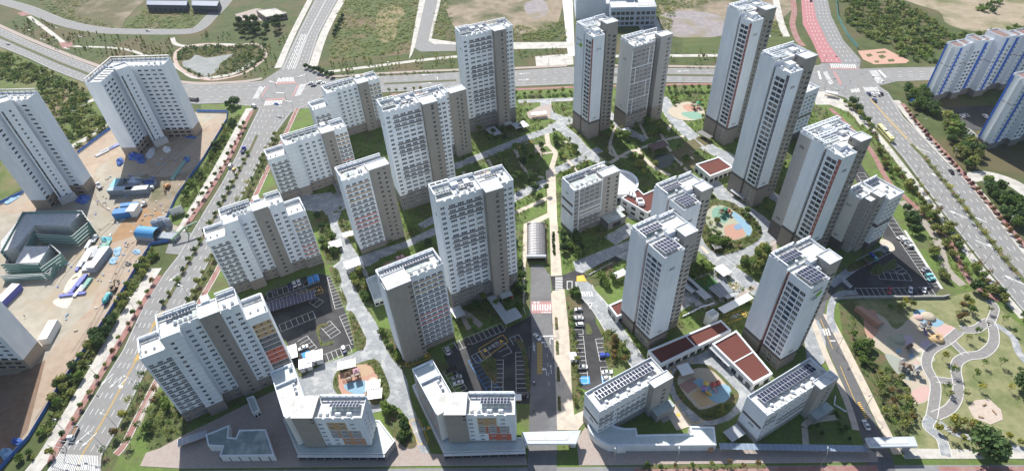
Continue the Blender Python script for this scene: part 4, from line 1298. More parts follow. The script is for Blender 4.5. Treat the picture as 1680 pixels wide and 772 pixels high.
def ribbon(name, px, width, mat, base=.15, sm=5, slab_h=None, edge=None, kind='structure'):
 P = world_line(px, sm)
 A, C = offset_line(P, width / 2), offset_line(P, -width / 2)
 z = nextz(base, round(base, 2))
 for i in range(0, len(P) - 1,4): j = min(i + 4, len(P) - 1); paved(name, [tuple(v) for v in (*C[i:j + 1], *reversed(A[i:j + 1]))])
 b = MB()
 for i in range(len(P) - 1):
  b.face([(*C[i], z),(*C[i + 1], z),(*A[i + 1], z),(*A[i], z)], mat)
  if edge:
   for Q, s_ in ((A, 1),(C, -1)):
    n = (A[i] - C[i]).normalized() * s_ * .35; n2 = (A[i + 1] - C[i + 1]).normalized() * s_ * .35
    q = [(*Q[i], z + .02),(*Q[i + 1], z + .02),(*(Q[i + 1] + n2), z + .02),(*(Q[i] + n), z + .02)]
    b.face(q if s_ < 0 else q[::-1], edge)
 return b.build(name, None, kind=kind)
def dashes(b, P, off, w=.18, on=3.0, gap=5.0, z=.18, mat=None, start=0.0):
 """painted line along a world polyline, gap 0 = unbroken"""
 Q = offset_line(P, off)
 s = start
 for a, c in zip(Q, Q[1:]):
  d = c - a; L = d.length
  if L < 1e-6: continue
  d /= L; n = Vector((-d.y, d.x)) * w / 2
  if gap == 0:
   segs = [(0, L)]
  else:
   segs = []; t = -((s) % (on + gap))
   while t < L:
    if t + on > 0: segs.append((max(t, 0), min(t + on, L)))
    t += on + gap
   s += L
  for t0, t1 in segs:
   p, q = a + d * t0, a + d * t1
   b.face([(*(p - n), z),(*(q - n), z),(*(q + n), z),(*(p + n), z)], mat or PAINT)
def zebra(b, quad, n, mat=None, z=.19, fill=.5):
 """crossing stripes: quad = px corners a,b (one long side) and d,c (other side)"""
 a, bb, c, d = [G(*p).to_2d() for p in quad]
 for i in range(n):
  f0, f1 = i / n, (i + fill) / n
  b.face([(*a.lerp(bb, f0), z),(*a.lerp(bb, f1), z),(*d.lerp(c, f1), z),(*d.lerp(c, f0), z)], mat or PAINT)
def quadpx(b, quad, mat, z=.19):
 b.face([(*G(*p).to_2d(), z) for p in quad], mat)
def stalls(b, p, q, n, depth, w=.16, z=.19, mat=None, back=True, front=False):
 """n parking bays along the line p-q (px), lines running to the left of p->q by depth m"""
 a, c = G(*p).to_2d(), G(*q).to_2d()
 d = (c - a).normalized(); nn = Vector((-d.y, d.x)) * depth
 for i in range(n + 1):
  s = a.lerp(c, i / n); h = d * w / 2
  b.face([(*(s - h), z),(*(s + h), z),(*(s + h + nn), z),(*(s - h + nn), z)], mat or PAINT)
 for f, o in ((back, nn),(front, nn * 0)):
  if f:
   s, e = a + o, c + o; h = Vector((-d.y, d.x)).normalized() * w / 2
   b.face([(*(s - h), z + .004),(*(e - h), z + .004),(*(e + h), z + .004),(*(s + h), z + .004)], mat or PAINT)
# ---- the land
b = MB(); b.face([(-2600,-300,0),(2600,-300,0),(2600,4200,0),(-2600,4200,0)], GRASSW); b.build('ground', None, kind='structure')
sheet('bare_field', [(88,-8),(232,-8),(222,14),(205,32),(196,46),(150,44),(112,24)], M('rough_field', (.08,.085,.036),(.14,.12,.065),.1,.95, c3=(.27,.22,.165), s3=.018, detail=10), sm=4)
sheet('grass_field', [(205,46),(226,18),(240,10),(338,15),(336,32),(312,46)], GRASSF, sm=2)
sheet('grass_field', [(572,-10),(697,-10),(674,88),(600,96),(538,100),(552,60)], GRASSF)
sheet('dirt_patch', [(620,20),(650,8),(664,22),(652,40),(648,62),(626,70),(618,50)], M('dry_grass_dirt', (.20,.18,.09),(.30,.23,.14),.2,.95, c3=(.13,.14,.06), s3=.05, detail=9), sm=4)
sheet('bare_field', [(742,-10),(908,-10),(920,20),(905,46),(856,56),(800,44),(752,48),(735,22)], DIRT, sm=4)
sheet('gravel_patch', [(862,6),(890,0),(900,20),(880,30),(864,22)], DIRTG, sm=4)
sheet('bare_field', [(1098,-8),(1290,-8),(1284,30),(1220,44),(1170,62),(1110,56),(1090,30)], DIRT, sm=4)
sheet('gravel_patch', [(1082,26),(1130,18),(1185,28),(1200,52),(1160,62),(1100,58)], DIRTG, sm=4)
sheet('bare_field', [(1478,-10),(1690,-10),(1690,38),(1610,52),(1555,40),(1542,20),(1500,6)], M('tan_track_dirt', (.26,.215,.145),(.36,.30,.22),.1,.95, c3=(.13,.14,.06), s3=.02, detail=9), sm=4)
sheet('bare_field', [(30,150),(58,140),(70,148),(40,156)], DIRT, sm=4)
sheet('scrub_ground', [(0,78),(60,105),(140,138),(200,215),(120,255),(0,330)], M('scrub_floor', (.075,.115,.03),(.13,.155,.05),.15,.95, c3=(.20,.155,.09), s3=.018, detail=9))
# ---- asphalt
def road(name, left, right, mat=ASPH, base=.10):
 return sheet(name, list(left) + list(reversed(right)), mat, base)
WL = [(60,800),(96,742),(133,684),(175,616),(202,573),(236,500),(270,447),(293,418),(337,343),(364,300),(388,255),(408,212),(425,178)]
WR = [(166,800),(167,748),(189,711),(216,657),(241,606),(266,562),(303,500),(326,462),(366,385),(392,333),(425,270),(455,215),(480,182)]
road('western_street', WL, WR)
road('western_street', [(425,178),(444,140),(460,115),(487,57),(518,-4)],[(520,178),(512,140),(506,108),(523,57),(556,-4)])
NW_U = [(-20,36),(0,46),(57,72),(110,93),(168,115),(240,130),(303,138),(360,139),(430,133)]
NW_L = [(-20,70),(0,77),(45,95),(84,114),(145,138),(240,160),(323,171),(370,169),(430,178)]
road('avenue', NW_U, NW_L)
EA_U = [(500,134),(545,130),(622,125),(748,119),(847,116),(941,110),(1093,112),(1177,113),(1300,112),(1350,106)]
EA_L = [(490,180),(531,158),(640,151),(748,146),(847,142),(941,138),(1093,135),(1177,136),(1290,140),(1345,150)]
road('avenue', EA_U, EA_L)
sheet('crossroads', [(430,133),(464,111),(506,108),(545,130),(531,158),(490,180),(480,184),(425,178),(370,169)], ASPH, .10)
road('bus_lane', [(1314,-4),(1317,40),(1332,67),(1348,103)],[(1333,-4),(1339,30),(1358,71),(1382,103)], ASPHP)
road('northern_road', [(1333,-4),(1339,30),(1358,71),(1382,103),(1384,112)],[(1357,-4),(1364,27),(1384,67),(1412,98),(1410,112)])
SE_L = [(1338,146),(1362,152),(1385,159),(1422,192),(1462,237),(1479,256),(1553,357),(1614,435),(1680,512),(1740,585)]
SE_R = [(1440,140),(1458,152),(1466,165),(1482,192),(1510,220),(1550,258),(1597,307),(1680,414),(1730,470),(1780,530)]
road('eastern_avenue', SE_L, SE_R)
road('avenue', [(1408,113),(1470,111),(1546,110),(1700,109)],[(1442,141),(1470,134),(1540,131),(1700,132)])
sheet('crossroads', [(1348,104),(1382,103),(1412,98),(1410,113),(1442,141),(1458,152),(1385,160),(1338,148),(1335,112)], ASPH, .10)
ribbon('country_road', [(-20,-4),(44,14),(100,36),(160,49),(220,52),(300,52),(326,47),(346,28),(366,8),(378,-10)],12, ASPH, .08, edge=PAVEW)
sheet('side_road', [(699,-6),(719,-6),(703,68),(712,73),(748,74),(748,84),(690,85),(680,79)], ASPH, .10)
slab('pavement', [(688,0),(699,-4),(681,76),(676,90),(671,97)], PAVEW); slab('pavement', [(719,-4),(724,-2),(708,64),(748,70),(748,74),(712,73),(703,68)], PAVEW)
sheet('concrete_track', [(922,-6),(939,-6),(943,92),(932,92)], M('white_concrete_track', (.58,.57,.54),(.66,.65,.62),.3,.9),.10)
sheet('side_road', [(842,70),(941,69),(941,79),(842,81)], PAVEW, .10)
sheet('side_road', [(1036,-6),(1054,-6),(1081,57),(1060,58)], ASPH, .10)
slab('pavement', [(1029,-4),(1036,-6),(1060,58),(1054,58)], PAVEW); slab('pavement', [(1054,-6),(1062,-6),(1090,57),(1081,57)], PAVEW)
for px, w in (([(530,119),(620,108),(690,99),(750,93)],4.5),([(945,93),(1060,92),(1180,91),(1320,89)],5),([(1272,-4),(1282,40),(1300,80)],6),([(1250,40),(1275,80)],2.5),
    ([(47,27),(76,48),(104,70)],4),([(120,76),(200,80),(240,92)],3.2),([(283,62),(288,72),(310,76),(360,73),(388,74)],4),([(284,104),(300,116),(325,128),(380,122),(405,108),(420,98)],4),
    ([(115,185),(150,165),(170,158)],5),([(110,245),(150,222),(184,196)],5),([(0,258),(30,240),(48,225)],4)):
 ribbon('footpath', px, w, PAVEW, .06)
ribbon('pond_path', [(287,98),(290,84),(312,75),(350,72),(375,76),(420,72),(436,90),(420,108),(395,122),(350,131),(318,124),(295,112),(287,98)],3, M('pinkish_path', (.40,.30,.26),(.48,.38,.33),.6,.9),.07)
sheet('pond_bank', [(290,98),(296,84),(318,77),(372,77),(440,74),(432,98),(405,112),(380,122),(340,128),(310,120)], M('brown_reeds', (.085,.08,.035),(.14,.12,.055),.4,.95, c3=(.065,.09,.028), s3=.06, detail=9),.04, sm=4)
sheet('pond_water', smooth([(300,101),(312,98),(322,90),(340,95),(382,89),(362,104),(356,117),(336,125),(318,116),(302,110)],4), WATER, .05)
sheet('viewing_square', [(28,22),(46,17),(52,24),(36,27)], REDP, .06); sheet('viewing_square', [(96,70),(118,69),(120,76),(104,81)], REDP, .06)
# small civic square and orange corner square
sheet('civic_square', [(385,24),(420,14),(470,20),(468,32),(400,36)], PAVEP, .06)
sheet('corner_square', [(1407,84),(1430,82),(1452,80),(1492,100),(1486,104),(1434,106),(1416,98)], M('orange_pavers', (.42,.25,.19),(.50,.32,.25),1,.9),.12)
for px in ([(1420,90),(1428,88),(1432,92),(1424,94)],[(1440,92),(1448,90),(1454,94),(1446,97)],[(1456,98),(1466,97),(1468,101),(1458,102)],[(1436,86),(1452,84),(1454,87),(1440,88)],[(1434,100),(1442,100),(1442,103),(1436,103)]): sheet('planting_bed', px, BEDS, .14)
# verges with cycle paths
for px, w in (([(190,745),(205,727),(232,673),(258,623)],2.6),([(258,623),(295,556),(332,488),(359,440),(410,340),(440,276),(461,236),(488,178)],2.6)):
 ribbon('cycle_path', px, w, REDP, .13, sm=3, edge=KERB)
ribbon('cycle_path', [(84,757),(98,728),(168,610),(226,512),(262,452)],3.0, REDP, .24, sm=3)
ribbon('cycle_path', [(305,372),(340,320),(374,263),(402,205),(414,182)],3.0, REDP, .24, sm=3)
ribbon('pavement', [(30,800),(64,760),(84,732),(152,615),(206,520),(256,440)],6.5, PAVEW, .2, sm=3)
ribbon('pavement', [(296,380),(330,322),(365,262),(395,205),(410,178)],5.5, PAVEW, .2, sm=3)
ribbon('verge_path', [(225,700),(246,655),(262,626)],2.2, PAVEP, .13, sm=3)
ribbon('cycle_path', [(640,156),(740,150),(850,147),(942,143),(1100,139),(1180,138)],3, REDP, .13, sm=3)
ribbon('cycle_path', [(1300,-6),(1303,20),(1300,40),(1308,64),(1318,76)],5, REDP, .13, sm=4)
ribbon('cycle_path', [(1362,178),(1400,215),(1432,252),(1456,296),(1478,318),(1520,356),(1560,400),(1578,440),(1600,470),(1640,492)],3.2, REDP, .13, sm=4)
ribbon('cycle_path', [(1480,170),(1512,210),(1560,262),(1592,300),(1640,355),(1690,415)],3.0, REDP, .22, sm=4)
ribbon('pavement', [(1470,165),(1500,203),(1552,260),(1600,308),(1690,422)],4.5, PAVEW, .2, sm=3)
ribbon('pavement', [(1350,154),(1380,165),(1415,198),(1456,242),(1548,362),(1608,440),(1680,522)],4, PAVEW, .16, sm=3)
ribbon('gravel_path', [(1478,330),(1500,350),(1524,374),(1540,400),(1552,440),(1580,468)],4.5, M('grey_gravel', (.28,.25,.21),(.36,.33,.28),.8,.95),.12, sm=4)
ribbon('pavement', [(470,113),(494,57),(524,-4)],0.1, PAVEW, .2)
ribbon('pavement', [(456,112),(480,57),(511,-4)],6, PAVEW, .2, sm=3); ribbon('pavement', [(513,112),(531,57),(563,-4)],7.5, PAVEW, .2, sm=3)
for px, w in (([(430,129),(400,134),(340,137),(300,135),(240,126),(168,111),(57,68),(-10,38)],4),([(520,128),(560,125),(640,120),(748,115),(850,112),(930,108)],3.5),([(945,107),(1100,109),(1180,110),(1310,108)],3.5)):
 ribbon('pavement', px, w, PAVEP, .2, sm=3)
sheet('triangle_square', [(878,93),(940,88),(941,106),(880,111)], PAVEW, .06)
sheet('corner_pavement', [(1335,150),(1352,150),(1420,196),(1412,206),(1395,186),(1362,172),(1338,172)], PAVEW, .12)
# lane paint
PT = MB()
Wl = [G(*p).to_2d() for p in WL]; Wr = [G(*p).to_2d() for p in WR]
def between(f): return [a.lerp(c, f) for a, c in zip(Wl, Wr)]
for f in (.17,.30,.43): dashes(PT, between(f),0,.22)
for f in (.70,.84): dashes(PT, between(f),0,.22)
dashes(PT, between(.03),0,.2, gap=0); dashes(PT, between(.97),0,.2, gap=0)
dashes(PT, between(.555)[:6],-.25,.18, gap=0, mat=PAINTY); dashes(PT, between(.555)[:6],.25,.18, gap=0, mat=PAINTY)
lo = between(.56)
for i in range(24):
 a = lo[4].lerp(lo[5], i / 24) if i < 12 else lo[5].lerp(lo[6],(i - 12) / 30)
 PT.beam((a.x - 1.1, a.y - .5,.19),(a.x + 1.1, a.y + .6,.19),.3,.01, PAINTY)
zebra(PT, [(98,744),(162,747),(166,800),(58,800)],26)
zebra(PT, [(84,770),(166,770),(168,780),(76,780)],2)
UL = [G(*p).to_2d() for p in [(444,150),(462,115),(488,57),(519,-4)]]; UR = [G(*p).to_2d() for p in [(505,150),(505,112),(522,57),(555,-4)]]
for f in (.18,.34,.66,.82): dashes(PT, [a.lerp(c, f) for a, c in zip(UL, UR)][1:],0,.25)
for f in (.48,.52): dashes(PT, [a.lerp(c, f) for a, c in zip(UL, UR)][1:],0,.3, gap=0)
for f in (.05,.95): dashes(PT, [a.lerp(c, f) for a, c in zip(UL, UR)][1:],0,.25, gap=0)
for f in (.12,.2,.28,.36): dashes(PT, [a.lerp(c, f + .06) for a, c in zip(UL[1:3], UR[1:3])],0,.55, gap=0)
zebra(PT, [(457,128),(482,127),(484,134),(454,135)],12); quadpx(PT, [(452,136),(486,134),(486,137),(450,139)], PAINTR)
zebra(PT, [(436,166),(465,163),(463,171),(433,174)],12); quadpx(PT, [(436,163),(467,161),(467,164),(436,166)], PAINTR)
zebra(PT, [(425,143),(414,163),(423,162),(436,142)],11, fill=.5); quadpx(PT, [(438,142),(441,141),(430,161),(427,162)], PAINTR)
zebra(PT, [(492,139),(483,159),(493,157),(503,138)],11, fill=.5); quadpx(PT, [(488,139),(491,139),(481,159),(478,160)], PAINTR)
# avenue west and east
for U, L in ((NW_U, NW_L),(EA_U, EA_L)):
 u, l_ = [G(*p).to_2d() for p in U],[G(*p).to_2d() for p in L]
 for f in (.16,.30,.68,.83): dashes(PT, [a.lerp(c, f) for a, c in zip(u, l_)],0,.25)
 for f in (.04,.96): dashes(PT, [a.lerp(c, f) for a, c in zip(u, l_)],0,.22, gap=0)
s_, e_ = [G(*p).to_2d() for p in SE_L],[G(*p).to_2d() for p in SE_R]
def seb(f): return [a.lerp(c, f) for a, c in zip(s_, e_)]
for f in (.16,.29,.41,.62,.74,.86): dashes(PT, seb(f),0,.24)
for f in (.03,.97): dashes(PT, seb(f),0,.22, gap=0)
dashes(PT, seb(.52)[2:5],0,.25, gap=0, mat=PAINTY); dashes(PT, seb(.54)[2:5],0,.25, gap=0, mat=PAINTY)
for i in range(26):
 a = seb(.53)[3].lerp(seb(.53)[5], i / 26); PT.beam((a.x - 1.6, a.y, .19),(a.x + 1.6, a.y + .5,.19),.35,.01, M('faded_yellow_paint', (.55,.44,.26),(.6,.5,.3),1,.8))
quadpx(PT, [(1341,117),(1344,117),(1348,130),(1345,131)], PAINT); zebra(PT, [(1350,119),(1361,140),(1368,138),(1357,118)],11, fill=.5)
zebra(PT, [(1426,117),(1440,138),(1452,136),(1438,116)],11, fill=.5); quadpx(PT, [(1440,116),(1443,115),(1455,127),(1452,128)], PAINT)
zebra(PT, [(1362,105),(1404,106),(1406,112),(1364,112)],14); zebra(PT, [(1416,144),(1440,143),(1444,150),(1420,150)],10); zebra(PT, [(1395,147),(1410,145),(1412,151),(1398,153)],6)
quadpx(PT, [(1360,112),(1408,112),(1408,114),(1360,114)], PAINTR); quadpx(PT, [(1366,118),(1370,117),(1382,138),(1378,140)], PAINTR)
for f in (.25,.5,.75):
 dashes(PT, [G(*p).to_2d() for p in [(1317 + f * 17,-4),(1320 + f * 20,35),(1333 + f * 25,68),(1350 + f * 32,102)]],0,.3)
 dashes(PT, [G(*p).to_2d() for p in [(1334 + f * 23,-4),(1340 + f * 24,30),(1359 + f * 26,70),(1383 + f * 28,102)]],0,.3)
for f in (.3,.5,.7): dashes(PT, [G(1455,113 + f * 20).to_2d(), G(1560,111 + f * 20).to_2d()],0,.25)
PT.build('lane_markings', None, kind='structure')
def arrow(b, px, py, ang, s=1.0, turn=0, mat=None):
 """painted lane arrow, ang = heading in degrees"""
 c = G(px, py).to_2d(); a = R(ang)
 f = Vector((math.cos(a), math.sin(a))); n = Vector((-f.y, f.x))
 P = lambda x, y: (*(c + f * x * s + n * y * s),.2)
 b.face([P(-2.6,-.14), P(1,-.14), P(1,.14), P(-2.6,.14)], mat or PAINT)
 if turn == 0:
  b.face([P(1,-.5), P(2.6,0), P(1,.5)], mat or PAINT)
 else:
  b.face([P(1.0,.14), P(.2,.14), P(.2,.14 + turn * .8), P(1.0,.14 + turn * .8)][::1 if turn < 0 else 1], mat or PAINT)
  b.face([P(.0 - .3, turn * .94), P(1.5, turn * .94), P(.6, turn * 2.0)], mat or PAINT)
AR = MB()
for (x, y, an, tn) in ((176,622,62,0),(190,627,62,0),(198,630,62,1),(135,718,62,0),(147,721,62,0),(285,455,62,0)):
 arrow(AR, x, y, an - 180,1.3, tn)
for (x, y) in ((448,135),(130,60),(90,45),(70,65),(110,80),(50,50)): arrow(AR, x, y, 150,1.8)
for (x, y) in ((700,123),(860,121),(1120,117),(860,131),(700,137)): arrow(AR, x, y, 180 if y < 128 else 0,1.8)
for (x, y, tn) in ((1572,352,0),(1618,402,1),(1540,290,0),(1602,358,0),(1665,460,0),(1510,245,0),(1530,330,0)): arrow(AR, x, y, 130 if tn == 0 else 310,2.0, tn)
for (x, y, an, tn) in ((876,569,-90,0),(894,563,90,1),(902,557,90,-1),(896,607,90,1),(904,605,90,0)): arrow(AR, x, y, an, 1.0, tn)
AR.build('road_arrows', None, kind='structure')
# ---- planted medians of the street and avenues
md = [G(*p).to_2d() for p in [(268,503),(290,466),(330,396),(360,342),(392,283),(412,244),(422,222)]]
def median(name, P, w, mat=None):
 A, C = offset_line(P, w / 2), offset_line(P, -w / 2)
 b = MB(); b.prism([tuple(p) for p in A + C[::-1]],.1,.3, KERB, top=mat or BEDS); return b.build(name, None, kind='structure')
median('median_strip', md, 1.8)
median('median_strip', [a for a in seb(.5)[5:]],2.6); median('median_strip', [seb(.5)[4].lerp(seb(.5)[5],.3), seb(.5)[5]],2.2)
u, l_ = [G(*p).to_2d() for p in NW_U],[G(*p).to_2d() for p in NW_L]
median('median_strip', [a.lerp(c, .5) for a, c in zip(u, l_)][:6],2.4)
u, l_ = [G(*p).to_2d() for p in EA_U],[G(*p).to_2d() for p in EA_L]
median('median_strip', [a.lerp(c, .5) for a, c in zip(u, l_)][2:4],2.4); median('median_strip', [a.lerp(c, .5) for a, c in zip(u, l_)][5:8],2.4)
# ---- building site ground
sheet('site_ground', [(-40,800),(0,771),(50,717),(98,637),(135,583),(182,512),(249,401),(296,398),(300,372),(272,364),(291,323),(335,261),(373,198),(374,184),(322,184),(250,190),(184,210),(128,251),(40,316),(-40,345)], SITE, .05)
sheet('site_dirt', [(182,514),(135,585),(98,639),(50,718),(46,700),(60,640),(75,590),(110,545),(150,505),(175,500)], DIRTO, .06, sm=3)
sheet('site_dirt', [(30,612),(75,590),(60,650),(46,705),(0,765),(-40,790),(-40,620)], M('shade_painted_dirt', (.16,.10,.065),(.24,.16,.11),.3,.95, c3=(.20,.14,.10), s3=.08, detail=9),.06)  # dirt darkened up to the left edge tower's shadow line: shade painted in
sheet('site_dirt', [(180,396),(212,352),(240,338),(268,352),(262,378),(215,388)], M('brown_fill', (.28,.17,.09),(.36,.23,.13),.3,.95, detail=9),.06, sm=3)
sheet('site_dirt', [(214,300),(290,262),(330,250),(300,300),(278,345),(240,340),(250,310)], DIRT, .06, sm=3)
sheet('site_dirt', [(215,262),(240,240),(330,205),(372,190),(330,262),(295,285),(250,290)], DIRTO, .06, sm=2)
sheet('site_dirt', [(180,400),(232,392),(246,402),(215,452),(185,500),(150,506),(175,440)], DIRTO, .06, sm=3)
sheet('site_dirt', [(-20,345),(40,318),(80,330),(60,345),(20,350)], DIRTO, .06)
sheet('site_dirt', [(128,254),(184,212),(196,250),(160,275),(150,300),(140,280)], DIRTO, .06)
for px in ([(112,460),(135,440),(128,462),(104,482)],[(92,490),(120,482),(110,505),(88,498)],[(120,298),(150,290),(146,305),(126,310)],[(240,383),(275,372),(272,380),(246,392)]):
 sheet('concrete_stain', px, M('pale_stain', (.50,.46,.38),(.58,.54,.46),.5,.9),.07, sm=3)
ribbon('access_drive', [(262,392),(290,398),(320,400)],18, ASPH, .11, sm=2)
# ---- estate ground
sheet('estate_lawn', [(172,790),(195,748),(236,676),(262,626),(336,490),(362,442),(414,340),(445,276),(465,236),(492,180),(530,166),(640,158),(850,149),(942,145),(1180,140),(1340,154),(1366,182),(1402,218),(1460,300),(1560,404),(1600,474),(1690,530),(1690,800)], GRASSL, .08)
sheet('planted_verge', [(172,790),(195,748),(236,676),(262,626),(336,490),(362,442),(414,340),(445,276),(465,236),(492,180),(480,184),(366,392),(303,506),(241,612),(189,718),(165,755)], BEDS, .11)
sheet('planted_verge', [(1338,152),(1385,162),(1422,196),(1462,240),(1553,361),(1614,439),(1690,525),(1690,545),(1640,496),(1600,474),(1560,404),(1460,300),(1402,218),(1366,182)], GRASSL, .10)
sheet('planted_verge', [(98,637),(135,583),(182,512),(249,401),(278,397),(262,440),(206,516),(150,612),(84,728),(50,760),(20,790),(-20,790),(50,717)], GRASSW, .12)
sheet('planted_verge', [(272,364),(291,323),(335,261),(373,198),(380,172),(414,174),(398,200),(362,262),(330,318),(296,372)], GRASSL, .12)
sheet('bedding', [(236,690),(262,640),(306,690),(306,712),(262,735),(245,738)], GRASSF, .115)
sheet('verge', [(850,149),(942,145),(1093,142),(1180,140),(1180,158),(1090,160),(942,165),(850,168)], GRASSL, .115)
sheet('verge', [(1120,62),(1320,60),(1322,88),(1120,88)], M('crop_rows_green', (.05,.085,.025),(.12,.135,.05),.8,.95, stretch=(.02,1,1)),.06)
sheet('verge', [(330,172),(380,170),(378,184),(330,184)], GRASSL, .06)
# paving inside the estate
RUB = 1
PG = lambda px, sm=0, nm='paving': slab(nm, px, PAVEG, -.02,.2, sm)
PG([(538,352),(546,387),(561,414),(558,428),(541,441),(558,466),(570,494),(567,508),(580,515),(589,533),(601,554),(598,570),(575,582),(528,598),(500,616),(470,630),(500,690),(560,690),(632,672),(655,668),(672,690),(690,745),(706,742),
 (686,687),(676,664),(668,623),(656,600),(640,575),(627,552),(617,529),(603,508),(592,491),(575,458),(571,441),(589,421),(578,404),(568,384),(555,361),(560,348)])
PG([(505,335),(585,303),(640,283),(650,290),(600,318),(562,345),(538,352),(520,355)])
PG([(470,300),(500,285),(510,320),(545,315),(540,350),(505,345),(480,322)])
PG([(589,421),(620,410),(660,398),(715,372),(722,382),(664,408),(625,424),(600,440),(612,470),(596,478),(575,445)])
for px, w in (([(745,274),(800,252),(868,225),(902,214)],6),([(690,372),(730,350),(790,318)],5),([(838,328),(860,316),(898,298)],6),([(905,210),(940,195)],8),([(898,215),(925,200),(900,186),(895,165)],7),
    ([(915,205),(940,226),(960,248),(990,270)],7),([(908,282),(940,268),(965,255),(985,245)],6),([(985,165),(1000,190),(1030,215),(1060,230)],6),([(850,167),(942,163)],4),
    ([(1085,160),(1110,200),(1142,229),(1165,244),(1200,262),(1218,280)],9),([(1155,300),(1168,300),(1192,325),(1246,362),(1267,387)],8.5),([(1268,385),(1235,404),(1200,426),(1185,438)],9),
    ([(1140,392),(1175,424),(1215,455),(1250,482)],8),([(1030,352),(1060,362),(1040,385)],5),([(1000,395),(1040,372)],8),([(1230,300),(1290,335),(1300,350)],6),([(1310,285),(1340,265),(1352,215)],7),
    ([(1085,520),(1120,500),(1190,455)],4),([(1010,545),(985,505),(962,478),(958,462)],8),([(1050,600),(1030,570),(1008,540)],7)):
 ribbon('paved_lane', px, w, PAVEG, .17, sm=5, edge=KERB)
# right lower plaza round the play area
PG([(1080,600),(1120,590),(1150,580),(1165,570),(1180,590),(1235,640),(1250,640),(1225,668),(1195,690),(1172,697),(1130,698),(1115,680),(1098,640),(1085,625)],0)
slab('paving', [(1140,585),(1165,572),(1180,575),(1235,634),(1215,660),(1185,620)], M('silver_pavers', (.40,.40,.39),(.50,.50,.49),1.3,.85),-.02,.21)
slab('paving', [(1090,672),(1110,662),(1135,698),(1110,706)], PAVET, -.02,.2)
slab('paving', [(1335,525),(1345,530),(1354,560),(1354,590),(1342,600),(1325,596),(1322,575),(1318,540)], PAVEG, -.02,.2,3)
for px in ([(940,430),(985,412),(1030,395),(1042,402),(1000,425),(955,448),(945,445)],[(1010,420),(1050,400),(1060,415),(1030,430)]):
 slab('paving', px, PAVEG, -.02,.2)
# promenade and tan paths
PTN = lambda px, sm=0, nm='promenade': slab(nm, px, PAVET, -.02,.21, sm)
PTN([(895,280),(911,277),(914,360),(919,414),(922,452),(904,453),(902,372),(901,357),(868,374),(866,400),(862,440),(860,505),(864,520),(858,505),(857,440),(859,368),(898,350),(897,300)])
PTN([(904,482),(907,477),(926,474),(929,500),(935,560),(938,640),(942,680),(958,673),(960,690),(948,705),(914,705),(912,640),(909,570),(905,500)])
for px, w in (([(897,219),(900,237),(911,250),(909,262),(904,278)],3.2),([(888,240),(898,238)],2),([(890,252),(908,250)],2),([(1010,205),(1000,250),(1030,258)],2),([(838,352),(870,338),(898,325)],3),
    ([(1000,268),(1030,250),(1045,246),(1090,230),(1130,222)],2.6),([(1045,246),(1070,272),(1100,288)],2.6),([(1088,232),(1110,260),(1132,286)],2.2),([(1084,220),(1096,240)],2.2),([(1000,235),(1014,262)],2),([(920,218),(935,216),(940,222)],2)):
 ribbon('garden_path', px, w, PAVET, .16, sm=5)
# pinkish street pavement along the bottom
slab('street_pavement', [(230,764),(240,742),(262,735),(306,711),(350,690),(420,655),(452,640),(470,672),(490,748),(632,748),(660,690),(672,690),(690,742),(728,745),(862,742),(865,762),(480,766),(300,768)], PAVEP, -.02,.2)
slab('street_pavement', [(946,722),(960,700),(990,730),(1005,736),(1180,734),(1425,736),(1440,745),(1440,757),(1180,760),(950,763)], PAVEP, -.02,.2)
sheet('bottom_street', [(-40,815),(160,790),(300,771),(865,766),(1440,762),(1700,762),(1700,900),(-40,900)], ASPH, .10)
slab('street_pavement', [(1480,735),(1690,738),(1690,752),(1484,752)], PAVEW, -.02,.2)
ribbon('cycle_path', [(1040,772),(1250,770),(1440,768)],2.5, REDP, .2, sm=2); ribbon('cycle_path', [(1540,770),(1690,770)],2.5, REDP, .2, sm=2)
sheet('bedding', [(1060,764),(1255,762),(1255,768),(1050,769)], BEDS, .22)
# ---- internal road and parking
sheet('estate_road', [(871,436),(889,434),(903,452),(905,480),(908,510),(909.5,570),(912,640),(914,705),(913,800),(864,800),(868,705),(870,640),(872,564),(868,548),(868,520),(870,500)], M('estate_asphalt', (.15,.15,.155),(.19,.19,.19),.4,.9, c3=(.13,.13,.135), s3=.06, detail=9),.13)
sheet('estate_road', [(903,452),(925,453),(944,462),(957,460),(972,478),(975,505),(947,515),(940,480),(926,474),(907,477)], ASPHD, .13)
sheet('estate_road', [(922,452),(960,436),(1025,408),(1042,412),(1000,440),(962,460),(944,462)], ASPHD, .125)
LOTS = {'right': [(937,500),(947,512),(975,503),(978,530),(992,560),(1000,632),(962,640),(950,634),(942,560)],
  'middle': [(728,583),(751,562),(823,532),(830,540),(871,518),(873,560),(870,640),(868,662),(800,660),(758,640)],
  'left': [(425,500),(440,478),(522,449),(541,452),(564,505),(570,520),(582,570),(530,596),(490,612),(470,560),(440,530)],
  'triangle': [(1395,275),(1413,270),(1482,380),(1543,472),(1534,484),(1404,486),(1380,470),(1357,493),(1340,500),(1345,478),(1372,460),(1397,448),(1430,420),(1452,402),(1446,380),(1420,330)]}
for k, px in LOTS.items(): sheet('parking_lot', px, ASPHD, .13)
sheet('exit_road', [(1357,491),(1340,500),(1336,519),(1361,579),(1395,660),(1409,701),(1422,745),(1425,800),(1475,800),(1464,750),(1440,700),(1412,640),(1375,556),(1352,512)], M('exit_asphalt', (.11,.11,.115),(.15,.15,.15),.4,.9, detail=9),.135)
ribbon('pavement', [(1356,515),(1380,560),(1418,636),(1446,694),(1472,745)],3.6, PAVET, .2, sm=3)
ribbon('pavement', [(1332,522),(1356,585),(1388,655),(1404,705)],2.6, PAVET, .2, sm=3)
ribbon('pavement', [(1406,480),(1380,482),(1366,494),(1362,520),(1370,545)],3.2, PAVEG, .2, sm=4)
